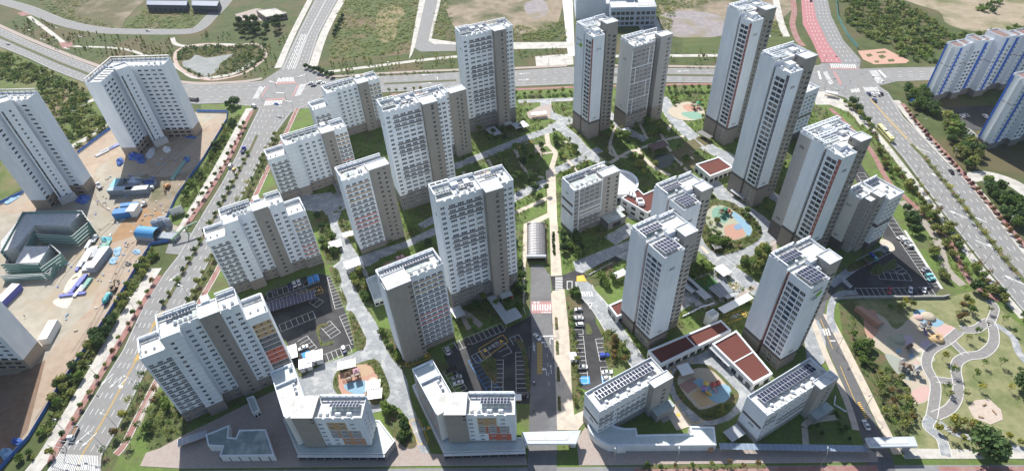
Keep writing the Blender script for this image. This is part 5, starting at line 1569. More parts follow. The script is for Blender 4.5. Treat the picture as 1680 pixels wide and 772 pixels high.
ribbon('pavement', [(1362,468),(1400,440),(1450,408)],4.0, PAVEG, .2, sm=2)
ribbon('pavement', [(1484,378),(1545,474)],1.4, KERB, .2, sm=2)
slab('pavement', [(1446,392),(1462,398),(1468,410),(1455,412),(1444,402)], PAVET, 0,.2,3)
quad = MB()
zebra(quad, [(911,454),(924,453),(925,477),(911,478)][::1],1, fill=.02)
b = MB()
for i in range(9):
 y0 = 455 + i * 2.6; quadpx(b, [(911, y0),(923, y0 - .4),(923, y0 + .9),(911, y0 + 1.3)], PAINT)
for i in range(8):
 x0 = 873 + i * 4.1; quadpx(b, [(x0,499),(x0 + 2.1,499),(x0 + 2.1,509),(x0,509)], PAINT, .196)
quadpx(b, [(871.5,494),(904.5,494),(906,514),(871.5,514)], PAINTR, .188)
for i in range(4): quadpx(b, [(888 + i * 4.2,513),(890 + i * 4.2,510.5),(892 + i * 4.2,513)], PAINT, .196)
for i in range(2): quadpx(b, [(874 + i * 6,495),(880 + i * 6,495),(877 + i * 6,498)][::-1], PAINT, .196)
for i in range(6): quadpx(b, [(949 + i * 4,478),(951 + i * 4,478),(953 + i * 4,486),(951 + i * 4,486)], PAINT)
quadpx(b, [(946,453),(957,451),(963,461),(946,462)], PAINTY)
quadpx(b, [(930,461),(939,461),(939,475),(930,475)], PAINT, .192); quadpx(b, [(931,462),(938,462),(938,474),(931,474)], ASPHD, .195)
quadpx(b, [(964,497),(972,497),(968,507)], PAINT); quadpx(b, [(966,498),(970,498),(968,503)], ASPHD, .195)
quadpx(b, [(887,550.5),(908,550),(908,552),(887,552.5)], PAINT)
for i in range(22): quadpx(b, [(881.3,562 + i * 2.4),(888.6,561 + i * 2.4),(889,562 + i * 2.4),(881.6,563.2 + i * 2.4)], PAINTY)
for x in (881,889): quadpx(b, [(x, 560),(x + .5,560),(x + (2 if x < 885 else .8),614),(x + (1.5 if x < 885 else .3),614)], PAINTY)
dashes(b, world_line([(898,580),(901,640)]),0,.15,2,3)
for i in range(5):
 f0 = i / 5; xa = 1341 + i * 4.0; quadpx(b, [(xa, 539.5 - i * .2),(xa + 2.2,539.4 - i * .2),(xa + 6,550),(xa + 3.6,550)], PAINT)
quadpx(b, [(1337,531),(1345,531),(1346,532.6),(1338,532.8)], PAINT); quadpx(b, [(1361,558),(1370,558),(1371,559.6),(1362,559.8)], PAINT)
dashes(b, world_line([(1346,523),(1366,572)]),0,.2, gap=0, mat=PAINTY); dashes(b, world_line([(1378,600),(1405,664)]),0,.2, gap=0, mat=PAINTY)
for i in range(9): quadpx(b, [(1406 + i * 1.6,660 + i * 3.2),(1411 + i * 1.6,659 + i * 3.2),(1411.6 + i * 1.6,660.4 + i * 3.2),(1406.6 + i * 1.6,661.6 + i * 3.2)], PAINTY)
for i in range(5): xa = 1382 + i * 2.6; quadpx(b, [(xa, 462 + i * 2.4),(xa + 5,458 + i * 2.4),(xa + 6.2,459.4 + i * 2.4),(xa + 1.2,463.4 + i * 2.4)], PAINT)
b.build('estate_road_markings', None, kind='structure')
b = MB()
# right lot
stalls(b, (957,551),(962,598),7,-5.0, front=True); stalls(b, (953,510),(957,548),5,-5.0, front=True); stalls(b, (963,604),(965,628),3,-5.0, front=True)
stalls(b, (984,592),(977,556),5,-5.0, front=True); stalls(b, (989,629),(985,602),4,-5.0, front=True)
# middle lot
stalls(b, (829,542),(752,574),10,-5.0, front=True); stalls(b, (752,574),(733,583),2,-5.0)
stalls(b, (846,578),(847,652),10,5.0, front=True); stalls(b, (843,566),(858,560),2,4.6); stalls(b, (826,590),(825,650),8,-5.0, front=True)
stalls(b, (806,583),(783,596),3,-5, front=True); stalls(b, (813,569),(824,585),2,5)
stalls(b, (768,592),(805,650),9,5.0, mat=PAINTB, front=True)
stalls(b, (744,602),(766,637),6,-5.0, front=True)
# left lot
stalls(b, (538,462),(440,492),11,-5.2, front=True) if False else stalls(b, (524,462),(440,491),10,-5.0, front=True)
stalls(b, (551,508),(538,452),10,5.0 * -1, front=True) if False else stalls(b, (537,455),(550,507),10,5.0, front=True)
stalls(b, (557,519),(577,565),8,5.0, front=True); stalls(b, (573,565),(528,583),6,5.0, front=True); stalls(b, (526,536),(543,555),4,5.2, front=True)
stalls(b, (462,544),(518,521),6,5.0, front=True); stalls(b, (506,484),(440,507),8,-5.0, front=True); stalls(b, (507,496),(520,504),2,4.5, front=True)
stalls(b, (488,560),(504,580),4,5)
# triangular lot
stalls(b, (1402,473),(1526,471),14,-5.0, front=True); stalls(b, (1526,470),(1470,388),16,-5.0, front=True); stalls(b, (1462,414),(1418,437),7,-5.0, front=True)
stalls(b, (1438,446),(1490,449),5,-5.0, front=True); stalls(b, (1488,446),(1470,432),3,5.0, front=True); stalls(b, (1470,388),(1404,284),16,-5.0, front=True)
b.build('parking_lines', None, kind='structure')
b = MB()
for px in ([(503,455),(512,452),(516,463),(507,466)],[(513,451),(522,449),(525,459),(517,462)],[(494,580),(506,575),(511,581),(498,588)],[(952,617),(967,617),(968,629),(953,631)],[(986,617),(993,617),(996,627),(988,628)]):
 quadpx(b, px, PAINTB, .187)
b.build('accessible_bay', None, kind='structure')
def hatch_box(px, n=10):
 """yellow bordered fire-engine bay with pale lettering"""
 b = MB()
 P = [G(*p).to_2d() for p in px]
 for a, c in zip(P, P[1:] + P[:1]):
  L = (c - a).length; d = (c - a) / L; m = Vector((-d.y, d.x)) * .55
  k = max(3, int(L / .9))
  for i in range(k):
   p0, p1 = a.lerp(c, i / k), a.lerp(c, (i + .55) / k)
   b.face([(*p0,.27),(*p1,.27),(*(p1 + m),.27),(*(p0 + m),.27)], PAINTY)
 b.build('fire_bay_marking', None, kind='structure')
 c0 = (P[0] + P[1] + P[2] + P[3]) / 4
 d = (P[1] - P[0]).normalized()
 ang = math.atan2(d.y, d.x)
 for body, off, sz, m in (('소방차', 0,2.3, PAINT),('▲', 4.3,2.4, PAINTY),('●', -4.6,2.2, PAINTY)):
  c = bpy.data.curves.new('road_lettering', 'FONT'); c.body = body; c.size = sz; c.align_x = 'CENTER'; c.align_y = 'CENTER'; c.materials.append(m)
  q = c0 + d * off
  o = bpy.data.objects.new('road_lettering', c)
  me = bpy.data.meshes.new_from_object(o)
  bpy.data.objects.remove(o)
  o2 = link('road_lettering', me, None, (q.x, q.y, .28), ang, kind='structure')
for px in ([(786,573),(824,550),(833,560),(795,587)],[(489,483),(525,470),(530,479),(494,492)],[(1090,610),(1130,590),(1138,598),(1098,620)],[(1108,662),(1124,657),(1152,690),(1136,694)],[(672,692),(686,687),(702,724),(688,728)],[(662,592),(700,578),(706,586),(668,600)],
   [(1186,520),(1220,508),(1224,518),(1192,530)],[(850,240),(868,230),(873,234),(856,246)]):
 hatch_box(px)
# bed kerbs (planted islands)
def bed(px, sm=4, mat=None, z=.3): return slab('planting_bed', px, mat or BEDS, 0, z, sm)
for px in ([(519,537),(536,530),(538,534),(525,540),(529,562),(545,559),(547,563),(528,568),(524,560)],[(862,572),(866,590),(870,640),(864,640),(858,585),(846,560),(840,560),(846,556),(858,560)],
   [(789,596),(812,588),(815,625),(808,626)],[(962,605),(973,604),(974,640),(962,640)][:0],[(929,480),(950,478),(954,505),(940,508),(944,560),(950,630),(955,650),(975,642),(970,665),(944,672),(938,620),(933,540)],
   [(1392,436),(1440,412),(1446,420),(1398,446)],[(1428,442),(1444,432),(1448,448),(1432,452)],[(1448,436),(1468,424),(1470,440),(1452,444)],[(540,440),(554,442),(560,462),(552,470)],[(556,478),(564,482),(570,496),(564,500)],
   [(572,516),(580,514),(600,556),(596,572),(586,574),(582,560)],[(962,458),(975,468),(998,458),(1012,450),(1000,438),(975,448)],[(961,533),(966,532),(972,546),(962,548)],[(990,555),(998,540),(1020,560),(1035,585),(1012,600),(996,600)]):
 if px: bed(px)
for px in ([(962,444),(1004,428),(1006,434),(964,452)],):
 bed(px, 3)
for y0, y1 in ((521,541),(560,582),(602,626),(650,674)):
 f = (y0 - 520) / 160
 bed([(910 + f * 6, y0),(914.5 + f * 6, y0),(916 + f * 6, y1),(911 + f * 6, y1)],0)
for (x, y0, y1) in ((906,380,396),(907,402,420)): bed([(x, y0),(x + 4, y0),(x + 5, y1),(x + 1, y1)],0)
bed([(893,362),(898,362),(902,448),(897,446)],0)
bed([(547,362),(555,362),(568,384),(576,405),(566,410),(552,385)][:0] or [(554,362),(566,358),(572,372),(564,384),(558,376)],3)
bed([(528,345),(538,360),(545,390),(558,416),(555,428),(538,432),(526,400),(520,360)],3)
bed([(573,445),(588,440),(604,462),(618,490),(608,500),(594,490),(578,462)],3)
bed([(622,545),(640,540),(656,560),(664,600),(645,590)],3); bed([(630,660),(650,672),(670,692),(684,728),(668,735),(650,720),(632,690)],3)
# ---- play areas
def play(px, mat, z=.4, sm=4): return slab('play_surface', px, mat, 0, z, sm, kerb=True)
RUBR = M('brick_red_rubber', (0.397,0.231,0.171),(0.434,0.262,0.196),1.5,.9); RUBB = M('blue_rubber', (0.199,0.324,0.413),(0.230,0.373,0.462),1.5,.9); RUBG = M('green_rubber', (0.174,0.299,0.227),(0.199,0.342,0.264),1.5,.9)
RUBT = M('sand_rubber', (0.397,0.342,0.264),(0.447,0.392,0.307),1.5,.9); RUBO = M('ochre_rubber', (0.416,0.299,0.165),(0.459,0.336,0.189),1.5,.9); RUBP = M('pink_rubber', (0.478,0.311,0.276),(0.521,0.361,0.326),1.5,.9); RUBS = M('sage_rubber', (0.323,0.330,0.239),(0.366,0.373,0.276),1.5,.9)
bed([(546,630),(556,606),(582,598),(606,590),(620,592),(632,615),(640,640),(634,655),(615,665),(600,655),(560,650)],4)
play([(555,620),(560,612),(588,602),(604,597),(616,612),(620,620),(608,625),(600,648),(562,648)], RUBR, .42,2)
play([(564,634),(580,626),(606,626),(600,644),(580,646)], RUBB, .46,4); play([(570,604),(598,598),(612,612),(590,618)], M('tan_rubber', (0.397,0.280,0.183),(0.447,0.318,0.214),1.5,.9),.44,3)
play([(606,622),(618,620),(624,632),(620,645),(606,640)], PAVET, .46,4)
bed([(1104,620),(1112,606),(1130,598),(1165,600),(1200,632),(1212,650),(1195,678),(1160,690),(1138,676),(1112,650)],4)
play([(1112,630),(1120,612),(1160,604),(1192,632),(1198,650),(1180,662),(1150,672),(1136,662)], RUBT, .42,3)
play([(1112,632),(1138,618),(1150,632),(1128,646)], M('dull_red_rubber', (0.298,0.187,0.152),(0.335,0.212,0.171),1.5,.9),.44,0); play([(1132,648),(1150,634),(1176,650),(1172,660),(1150,668)], RUBO, .45,0); play([(1136,626),(1148,620),(1170,638),(1158,644)], RUBB, .46,0)
play([(1162,652),(1178,632),(1196,634),(1198,650),(1182,662)], RUBB, .47,3)
bed([(1150,360),(1158,334),(1180,328),(1205,335),(1240,362),(1250,384),(1235,400),(1190,418),(1165,410),(1152,390)],4)
play([(1158,364),(1163,343),(1180,337),(1203,346),(1230,369),(1231,384),(1202,395),(1174,388)], RUBS, .42,4)
play([(1168,346),(1182,340),(1196,352),(1190,366),(1172,362)], RUBG, .46,4); play([(1200,352),(1208,350),(1232,374),(1228,388),(1216,372)], RUBB, .46,4); play([(1188,374),(1210,368),(1222,386),(1196,394)], RUBR, .45,4); play([(1204,372),(1212,368),(1218,374),(1208,378)], M('deep_blue_rubber', (0.174,0.262,0.382),(0.186,0.287,0.413),1,.9),.49,4)
play([(1096,186),(1108,172),(1135,168),(1154,180),(1152,195),(1120,198)], RUBT, .40,4); play([(1118,186),(1140,184),(1156,192),(1140,197),(1124,192)], RUBG, .42,4); play([(1120,174),(1140,172),(1150,180),(1130,184)], RUBR, .41,4)
play([(628,435),(650,425),(672,420),(680,432),(660,440),(634,444)], RUBR, .28,3); play([(640,432),(660,424),(672,428),(655,437)], RUBG, .32,4)
play([(770,292),(800,280),(815,300),(785,312)], RUBR, .25,3)
slab('deck', [(864,185),(884,175),(905,172),(902,195),(868,196)], PAVEP, 0,.24); slab('deck', [(877,238),(887,238),(889,258),(879,266)], PAVEP, 0,.24)
for px, w in (([(760,282),(775,310)],2),([(800,262),(822,296),(840,318)],2),([(845,245),(862,280),(892,292)],2.2),([(925,232),(948,240)],1.8),([(930,262),(948,282)],1.8),([(1050,205),(1062,228)],2),([(1100,205),(1092,225)],2),
    ([(1110,262),(1132,250),(1152,238)],1.6),([(1104,256),(1126,280)],1.6),([(1120,244),(1144,268)],1.6),([(1222,418),(1240,440)],1.8),([(1150,404),(1162,416)],2),([(1290,310),(1306,300)],3),([(500,262),(530,250),(560,268)],3),([(700,520),(720,505),(760,512),(790,535)],3),([(750,500),(770,540)],2.5),([(620,400),(660,380)],3),([(1120,485),(1160,505)],3),([(1100,520),(1130,480)],3),([(1205,488),(1240,470)],2.5),
    ([(1230,300),(1200,320)],3),([(1268,395),(1275,440)],3),([(1318,700),(1330,690),(1372,684)],2.4),([(1320,702),(1322,730)],2.4),([(1085,690),(1110,676)],2.5)):
 ribbon('garden_path', px, w, PAVEP if w > 2.4 else PAVET, .165, sm=4)
# vegetable plots
for i, px in enumerate(([(1098,250),(1122,240),(1140,254),(1116,266)],[(1120,236),(1138,228),(1152,240),(1136,250)],[(1122,270),(1142,260),(1150,270),(1134,280)],[(1140,228),(1150,222),(1166,236),(1156,240)])):
 slab('vegetable_plot', px, M('plot_soil', (.10,.085,.045),(.16,.15,.075),.8,.95),0,.26)
sheet('garden_pond', smooth([(1072,258),(1090,252),(1106,258),(1100,272),(1080,276)],4), M('dark_pond', (.03,.045,.035),(.05,.07,.05),.5,.15),.2)
# bottom right park
sheet('park_lawn', [(1376,500),(1410,488),(1548,490),(1600,476),(1690,545),(1690,740),(1480,736),(1448,690),(1412,620),(1384,560)], GRASSP, .12)
sheet('park_slope', [(1376,500),(1400,494),(1412,520),(1430,560),(1490,620),(1500,650),(1490,720),(1470,736),(1448,690),(1412,620),(1384,560)], BEDS, .125)
sheet('play_surface', smooth([(1420,512),(1450,520),(1470,540),(1498,516),(1512,508),(1550,530),(1572,545),(1566,562),(1535,574),(1522,600),(1530,630),(1524,655),(1500,662),(1494,640),(1470,610),(1452,580),(1424,558)],3), RUBT, .15)
for px, m in (([(1498,512),(1514,508),(1530,520),(1548,528),(1536,536),(1510,528)], RUBB),([(1420,512),(1436,510),(1442,540),(1428,556),(1418,540)], RUBR),([(1456,552),(1484,548),(1488,566),(1462,570)], RUBS),([(1452,580),(1480,590),(1500,612),(1488,624),(1466,606)], M('grey_green_rubber', (0.273,0.293,0.251),(0.310,0.330,0.289),1.5,.9)),([(1494,645),(1516,632),(1526,644),(1518,656),(1502,660)], RUBP),
    ([(1536,538),(1560,534),(1570,548),(1548,556)], RUBP),([(1524,548),(1546,548),(1544,566),(1526,566)], RUBO),([(1482,552),(1494,550),(1498,562),(1486,566)], M('lilac_rubber', (0.416,0.336,0.388),(0.447,0.373,0.425),1,.9)),([(1510,562),(1524,558),(1528,572),(1514,578)], M('lilac_rubber', (1,1,1))),([(1500,576),(1520,570),(1524,590),(1506,592)], M('cream_rubber', (0.478,0.429,0.351),(0.509,0.460,0.382),1,.9))):
 sheet('play_surface', smooth(px, 4), m, .16)
for i in range(9): sheet('play_surface', smooth([(1470 + i * 7,574 + (i * 13) % 30),(1476 + i * 7,571 + (i * 13) % 30),(1478 + i * 7,577 + (i * 13) % 30),(1472 + i * 7,580 + (i * 13) % 30)],3),(RUBB, RUBP, RUBS)[i % 3],.2)
PKP = M('grey_park_path', (.20,.19,.185),(.27,.26,.25),.8,.9)
for px, w in (([(1576,540),(1600,540),(1624,528),(1630,560),(1612,580),(1584,585),(1568,600),(1572,640),(1560,668),(1534,682)],3.6),([(1574,542),(1552,560),(1526,576),(1520,600),(1534,630),(1532,660),(1528,684)],3.6),([(1562,560),(1584,582)],2.6),([(1534,622),(1566,626)],2.6),([(1624,530),(1632,505),(1620,492)],3)):
 ribbon('park_path', px, w, PKP, .2, sm=6, edge=KERB)
ribbon('park_path', [(1528,684),(1522,700),(1544,720),(1552,748)],3.5, PAVEG, .2, sm=5, edge=KERB); ribbon('park_path', [(1540,692),(1570,712),(1620,722),(1680,738)],2.5, PAVEG, .2, sm=5); ribbon('park_path', [(1632,532),(1660,552),(1672,580),(1690,600)],3, PAVEG, .2, sm=5)
slab('park_square', [(1588,668),(1600,656),(1622,654),(1642,672),(1645,688),(1625,696),(1598,686)], M('pale_pink_pavers', (.42,.35,.29),(.52,.44,.37),1,.9),0,.2)
# ================================================================ trees and shrubs
import numpy as np
LG = leaf_mat('leaf_green', (0.060,0.117,0.028),(0.187,0.269,0.060))
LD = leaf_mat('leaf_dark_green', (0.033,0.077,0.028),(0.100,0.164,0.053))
LO = leaf_mat('leaf_olive', (0.152,0.183,0.051),(0.324,0.340,0.095))
LY = leaf_mat('leaf_yellow_green', (0.227,0.235,0.039),(0.416,0.390,0.070))
LR = leaf_mat('leaf_rust', (.15,.105,.04),(.24,.16,.06))
LP = leaf_mat('leaf_plum', (0.103,0.046,0.054),(0.177,0.088,0.088))
LS = leaf_mat('leaf_shrub', (0.111,0.156,0.043),(0.275,0.305,0.089))
BARK = M('bark', (.08,.06,.045),(.13,.10,.075),4,.95)
def leaf_cloud(rx, ry, rz, cz, n, size, seed, lumps=7, hollow=.55):
 """leaf-sized quads spread through a lumpy crown: array of n x 4 x 3"""
 g = np.random.default_rng(seed)
 th = g.uniform(0,2 * np.pi, lumps); ph = g.uniform(-.6,1.0, lumps)
 lc = np.stack([np.cos(th) * np.cos(ph) * .55, np.sin(th) * np.cos(ph) * .55, np.sin(ph) * .55],1)
 lr = g.uniform(.38,.62, lumps)
 k = g.integers(0, lumps, n)
 d = g.normal(size=(n, 3)); d /= np.linalg.norm(d, axis=1)[:, None]
 r = g.uniform(hollow, 1.05, n) ** .6
 c = lc[k] + d * (lr[k] * r)[:, None]
 c = c * np.array([rx, ry, rz]) + np.array([0,0, cz])
 nrm = d * .6 + g.normal(size=(n, 3)) * .55 + np.array([0,0,.35]); nrm /= np.linalg.norm(nrm, axis=1)[:, None]
 a = np.cross(nrm, g.normal(size=(n, 3))); a /= np.linalg.norm(a, axis=1)[:, None]
 b = np.cross(nrm, a)
 s = size * g.uniform(.55,1.25, n)
 q = np.stack([c - a * s[:, None] - b * (s * .6)[:, None], c + a * (s * .9)[:, None] - b * (s * .7)[:, None], c + a * s[:, None] + b * (s * .6)[:, None], c - a * (s * .8)[:, None] + b * (s * .75)[:, None]],1)
 return q
def quads_mesh(name, arrs, mats, ids=None):
 """one mesh from several n x 4 x 3 arrays, one material each"""
 v = np.concatenate([a.reshape(-1,3) for a in arrs]); nq = len(v) // 4
 me = bpy.data.meshes.new(name)
 me.vertices.add(len(v)); me.vertices.foreach_set('co', v.astype(np.float32).ravel())
 me.loops.add(len(v)); me.loops.foreach_set('vertex_index', np.arange(len(v), dtype=np.int32))
 me.polygons.add(nq); me.polygons.foreach_set('loop_start', np.arange(0, len(v),4, dtype=np.int32))
 mi = np.concatenate([np.full(len(a), i, dtype=np.int32) for i, a in enumerate(arrs)])
 for m in mats: me.materials.append(m)
 me.polygons.foreach_set('material_index', mi)
 me.update(calc_edges=True); me.validate()
 return me
def trunk_mesh(h, r, crown_r, seed, limbs=5):
 g = random.Random(seed)
 b = MB()
 bend = Vector((g.uniform(-.2,.2), g.uniform(-.2,.2),0))
 p0, p1, p2 = Vector((0,0,-.1)), Vector((0,0, h * .5)) + bend * .5, Vector((0,0, h)) + bend
 b.tube(p0, p1, r, r * .75, BARK, 6, False); b.tube(p1, p2, r * .75, r * .4, BARK, 6, False)
 for i in range(limbs):
  t = 2 * math.pi * (i + g.random() * .6) / limbs
  s = p1.lerp(p2, g.uniform(.1,.9))
  e = s + Vector((math.cos(t) * crown_r * .75, math.sin(t) * crown_r * .75, crown_r * g.uniform(.45,.9)))
  b.tube(s, e, r * .38, r * .1, BARK, 4, False)
 b.tube(p2, p2 + Vector((0,0, crown_r * .9)), r * .4, r * .1, BARK, 4, False)
 return b.mesh('trunk')
PROTO = {}
def proto(kind):
 """three shapes of each kind of tree: list of (trunk mesh, {leaf material: crown mesh}) """
 if kind in PROTO: return PROTO[kind]
 out = []
 for s in range(3):
  sd = hash_seed(kind) + s * 17
  if kind == 'young': T, Q = trunk_mesh(1.9,.09,1.5, sd, 4), leaf_cloud(1.45,1.45,1.75,3.3,120,.30, sd, 6,.35)
  elif kind == 'street': T, Q = trunk_mesh(1.8,.13,1.9, sd, 5), leaf_cloud(1.7,1.7,1.7,3.2,230,.34, sd, 8,.5)
  elif kind == 'sparse': T, Q = trunk_mesh(2.6,.11,2.2, sd, 7), leaf_cloud(2.1,2.1,2.0,4.3,105,.30, sd, 9,.3)
  elif kind == 'bushy': T, Q = trunk_mesh(1.6,.2,2.8, sd, 5), leaf_cloud(2.8,2.8,2.6,3.6,420,.44, sd, 10,.6)
  elif kind == 'pine': T, Q = trunk_mesh(5.2,.2,2.0, sd, 6), leaf_cloud(2.5,2.5,2.2,7.0,330,.38, sd, 7,.5)
  elif kind == 'big': T, Q = trunk_mesh(2.6,.38,4.6, sd, 7), leaf_cloud(5.2,5.2,3.9,5.6,1150,.52, sd, 15,.6)
  elif kind == 'round': T, Q = trunk_mesh(.9,.1,1.2, sd, 4), leaf_cloud(1.35,1.35,1.3,1.9,210,.26, sd, 6,.65)
  else: T, Q = trunk_mesh(.3,.06,.7, sd, 4), leaf_cloud(1.0,1.0,.75,.7,130,.22, sd, 5,.55)
  out.append((T, Q, {}))
 PROTO[kind] = out
 return out
def hash_seed(k): return sum(ord(c) * (i + 3) for i, c in enumerate(k))
NTREE = [0]
LEAFW = {'leaf_green': 'green', 'leaf_dark_green': 'dark green', 'leaf_olive': 'olive', 'leaf_yellow_green': 'yellow green', 'leaf_rust': 'rust coloured', 'leaf_plum': 'plum coloured', 'leaf_shrub': 'pale green'}
KINDW = {'young': 'slim', 'street': 'small', 'sparse': 'thin', 'bushy': 'bushy', 'pine': 'tall', 'big': 'large', 'round': 'round', 'shrub': 'low'}
def tree(kind, leaf, p, label, group, scale=1.0, name='tree', cat='tree'):
 T, Q, cr = proto(kind)[NTREE[0] % 3]; NTREE[0] += 1
 if leaf.name not in cr: cr[leaf.name] = quads_mesh('crown', [Q],[leaf])
 s = scale * random.uniform(.82,1.2)
 q_ = LEAFW[leaf.name] + ' ' + KINDW[kind]; i_ = min(label.find(w) for w in ('tree', 'pine', 'conifer', 'bush', 'shrub') if w in label)
 if group: label, group = (q_ + ' ' + label[max(i_, 0):]) if name != 'park_tree' or kind != 'big' else label, q_ + ' ' + group[max(0, min(group.find(w) for w in ('tree', 'pine', 'grove', 'clump', 'bush', 'shrub') if w in group)):]
 t = thing(name, label, cat, (p[0], p[1],.1), random.uniform(0,6.28), group)
 t.scale = (s, s, s * random.uniform(.9,1.12))
 link('trunk', T, t); link('crown', cr[leaf.name], t)
 return t
def inside(p, poly):
 x, y = p; c = False
 for (x0, y0),(x1, y1) in zip(poly, poly[1:] + poly[:1]):
  if (y0 > y) != (y1 > y) and x < (x1 - x0) * (y - y0) / (y1 - y0) + x0: c = not c
 return c
def area(P): return abs(sum(a[0] * b[1] - b[0] * a[1] for a, b in zip(P, P[1:] + P[:1]))) / 2
# footprints that nothing may grow through
BLOCKS = []
for o in bpy.data.objects:
 if o.parent and o.parent.parent is None and o.name.split('.')[0] == 'wall' and o.type == 'MESH':
  m = Matrix.Translation(o.parent.location) @ Matrix.Rotation(o.parent.rotation_euler.z, 4, 'Z')
  xs = [v.co.x for v in o.data.vertices]; ys = [v.co.y for v in o.data.vertices]
  BLOCKS.append([tuple((m @ Vector(q + (0,))).xy) for q in ((min(xs) - 1, min(ys) - 1),(max(xs) + 1, min(ys) - 1),(max(xs) + 1, max(ys) + 1),(min(xs) - 1, max(ys) + 1))])
BB = [(min(p[0] for p in b), max(p[0] for p in b), min(p[1] for p in b), max(p[1] for p in b), b) for b in BLOCKS]
def hit(p, L): return any(a <= p[0] <= c and d <= p[1] <= e and inside(p, b) for a, c, d, e, b in L)
def free(p): return not any(a <= p[0] <= c and d <= p[1] <= e and inside(p, b) for a, c, d, e, b in BB)
def unpaved(p): return not hit(p, PLAYP) and (hit(p, BEDP) or not hit(p, PAVED))
def row(px, step, kinds, label, group, jit=.5, scale=1.0, name='street_tree', cat='tree', skip=0.0):
 """trees along a line traced in the photograph"""
 P = world_line(px, 4)
 acc = 0
 for a, c in zip(P, P[1:]):
  L = (c - a).length; t = acc
  while t < L:
   q = a.lerp(c, t / L) + Vector((random.uniform(-jit, jit), random.uniform(-jit, jit)))
   if random.random() >= skip and free(q):
    k, m = random.choice(kinds)
    tree(k, m, q, label, group, scale, name, cat)
   t += step * random.uniform(.85,1.15)
  acc = t - L
def grove(px, n, kinds, label, group, scale=1.0, name='garden_tree', cat='tree', mind=2.2):
 P = [tuple(G(*p).xy) for p in px]
 x0, x1 = min(p[0] for p in P), max(p[0] for p in P); y0, y1 = min(p[1] for p in P), max(p[1] for p in P)
 got, tries = [],0
 while len(got) < n and tries < n * 60:
  tries += 1
  q = (random.uniform(x0, x1), random.uniform(y0, y1))
  if inside(q, P) and free(q) and unpaved(q) and all((q[0] - g[0]) ** 2 + (q[1] - g[1]) ** 2 > mind ** 2 for g in got):
   got.append(q)
   k, m = random.choice(kinds)
   tree(k, m, q, label, group, scale, name, cat)
SCAT = np.random.default_rng(11)
def scatter(name, pxs, dens, mats, h=(.5,1.1), r=(.5,1.0), nq=16, size=.26, kindname=None, avoid=True, weights=None):
 """low planting that nobody could count: leaf clumps over the given areas, one object"""
 clouds = [leaf_cloud(1,1,.8,.55, nq, size, 100 + i, 4,.5) for i in range(4)]
 buckets = {m.name: [] for m in mats}
 for px in pxs:
  P = [tuple(G(*p).xy) for p in px]
  x0, x1 = min(p[0] for p in P), max(p[0] for p in P); y0, y1 = min(p[1] for p in P), max(p[1] for p in P)
  n = int(area(P) * dens * ((x1 - x0) * (y1 - y0)) / max(1, area(P)))
  for _ in range(n):
   q = (SCAT.uniform(x0, x1), SCAT.uniform(y0, y1))
   if not inside(q, P) or (avoid and not (free(q) and unpaved(q))): continue
   s = SCAT.uniform(*r); hh = SCAT.uniform(*h); a = SCAT.uniform(0,6.28)
   c, sn = math.cos(a), math.sin(a)
   Q = clouds[SCAT.integers(0,4)] * np.array([s, s, hh])
   X = Q[..., 0] * c - Q[..., 1] * sn + q[0]; Y = Q[..., 0] * sn + Q[..., 1] * c + q[1]
   m = mats[SCAT.choice(len(mats), p=weights)]
   buckets[m.name].append(np.stack([X, Y, Q[..., 2] + .25],-1))
 arrs = [(np.concatenate(buckets[m.name]), m) for m in mats if buckets[m.name]]
 if not arrs: return
 link(name, quads_mesh(name, [a for a, _ in arrs],[m for _, m in arrs]), None, kind='stuff')
GRN = [('street', LG),('street', LO)]
# --- western street
row([(90,745),(136,668),(178,596),(222,518),(258,456)],7.5,[('street', LO),('street', LG),('street', LR),('round', LO)], 'small street tree standing in the red cycle path of the west street pavement', 'street trees beside the west street cycle path', .5,.85)
row([(310,362),(342,312),(376,258),(402,206)],7.5,[('street', LO),('street', LG),('round', LR)], 'small street tree standing in the red cycle path of the west street pavement', 'street trees beside the west street cycle path', .5,.85)
row([(270,500),(290,466),(330,396),(360,342),(392,283),(412,244)],8.0,[('round', LD),('round', LG)], 'clipped round tree on the narrow planted strip dividing the west street', 'round trees on the median of the west street', .3,1.05)
row([(176,742),(198,705),(226,652),(252,600)],7.0,[('sparse', LO),('street', LY),('sparse', LG),('street', LR)], 'thin street tree on the planted verge between west street and estate', 'trees on the verge beside the estate cycle path', .8,.95)
row([(312,496),(338,450),(372,385),(400,330),(432,268),(456,220)],6.5,[('sparse', LO),('street', LO),('sparse', LY),('street', LG)], 'thin street tree on the planted verge between west street and estate', 'trees on the verge beside the estate cycle path', .9,.95)
row([(215,728),(250,668),(275,622)],6,[('sparse', LG),('street', LO),('young', LR)], 'thin street tree on the planted verge between west street and estate', 'trees on the verge beside the estate cycle path', 1.2,.95)
# belt along the blue fence
grove([(90,640),(126,588),(150,560),(168,572),(140,630),(104,690),(80,680)],13,[('bushy', LG),('bushy', LO),('bushy', LD)], 'tree in the green belt between the blue site fence and the pavement', 'trees along the blue site fence', .72, 'belt_tree')
grove([(150,558),(172,530),(192,520),(182,548),(166,570)],10,[('bushy', LD)], 'dark bushy tree in the densest clump beside the blue site fence', 'dark clump beside the fence', .8, 'bank_tree')
grove([(184,508),(222,448),(250,404),(268,408),(240,452),(206,505)],14,[('bushy', LO),('bushy', LG),('street', LO)], 'tree in the green belt between the blue site fence and the pavement', 'trees along the blue site fence', .62, 'belt_tree')
grove([(296,322),(336,262),(374,200),(392,196),(350,264),(312,330)],22,[('bushy', LG),('bushy', LD),('street', LG)], 'tree in the green belt between the blue site fence and the pavement', 'trees along the blue site fence', .66, 'belt_tree')
grove([(372,160),(398,160),(398,178),(376,182)],4,[('bushy', LD)], 'dark tree on the green corner of the big western crossroads', 'trees on the crossroads corner', 1.0)
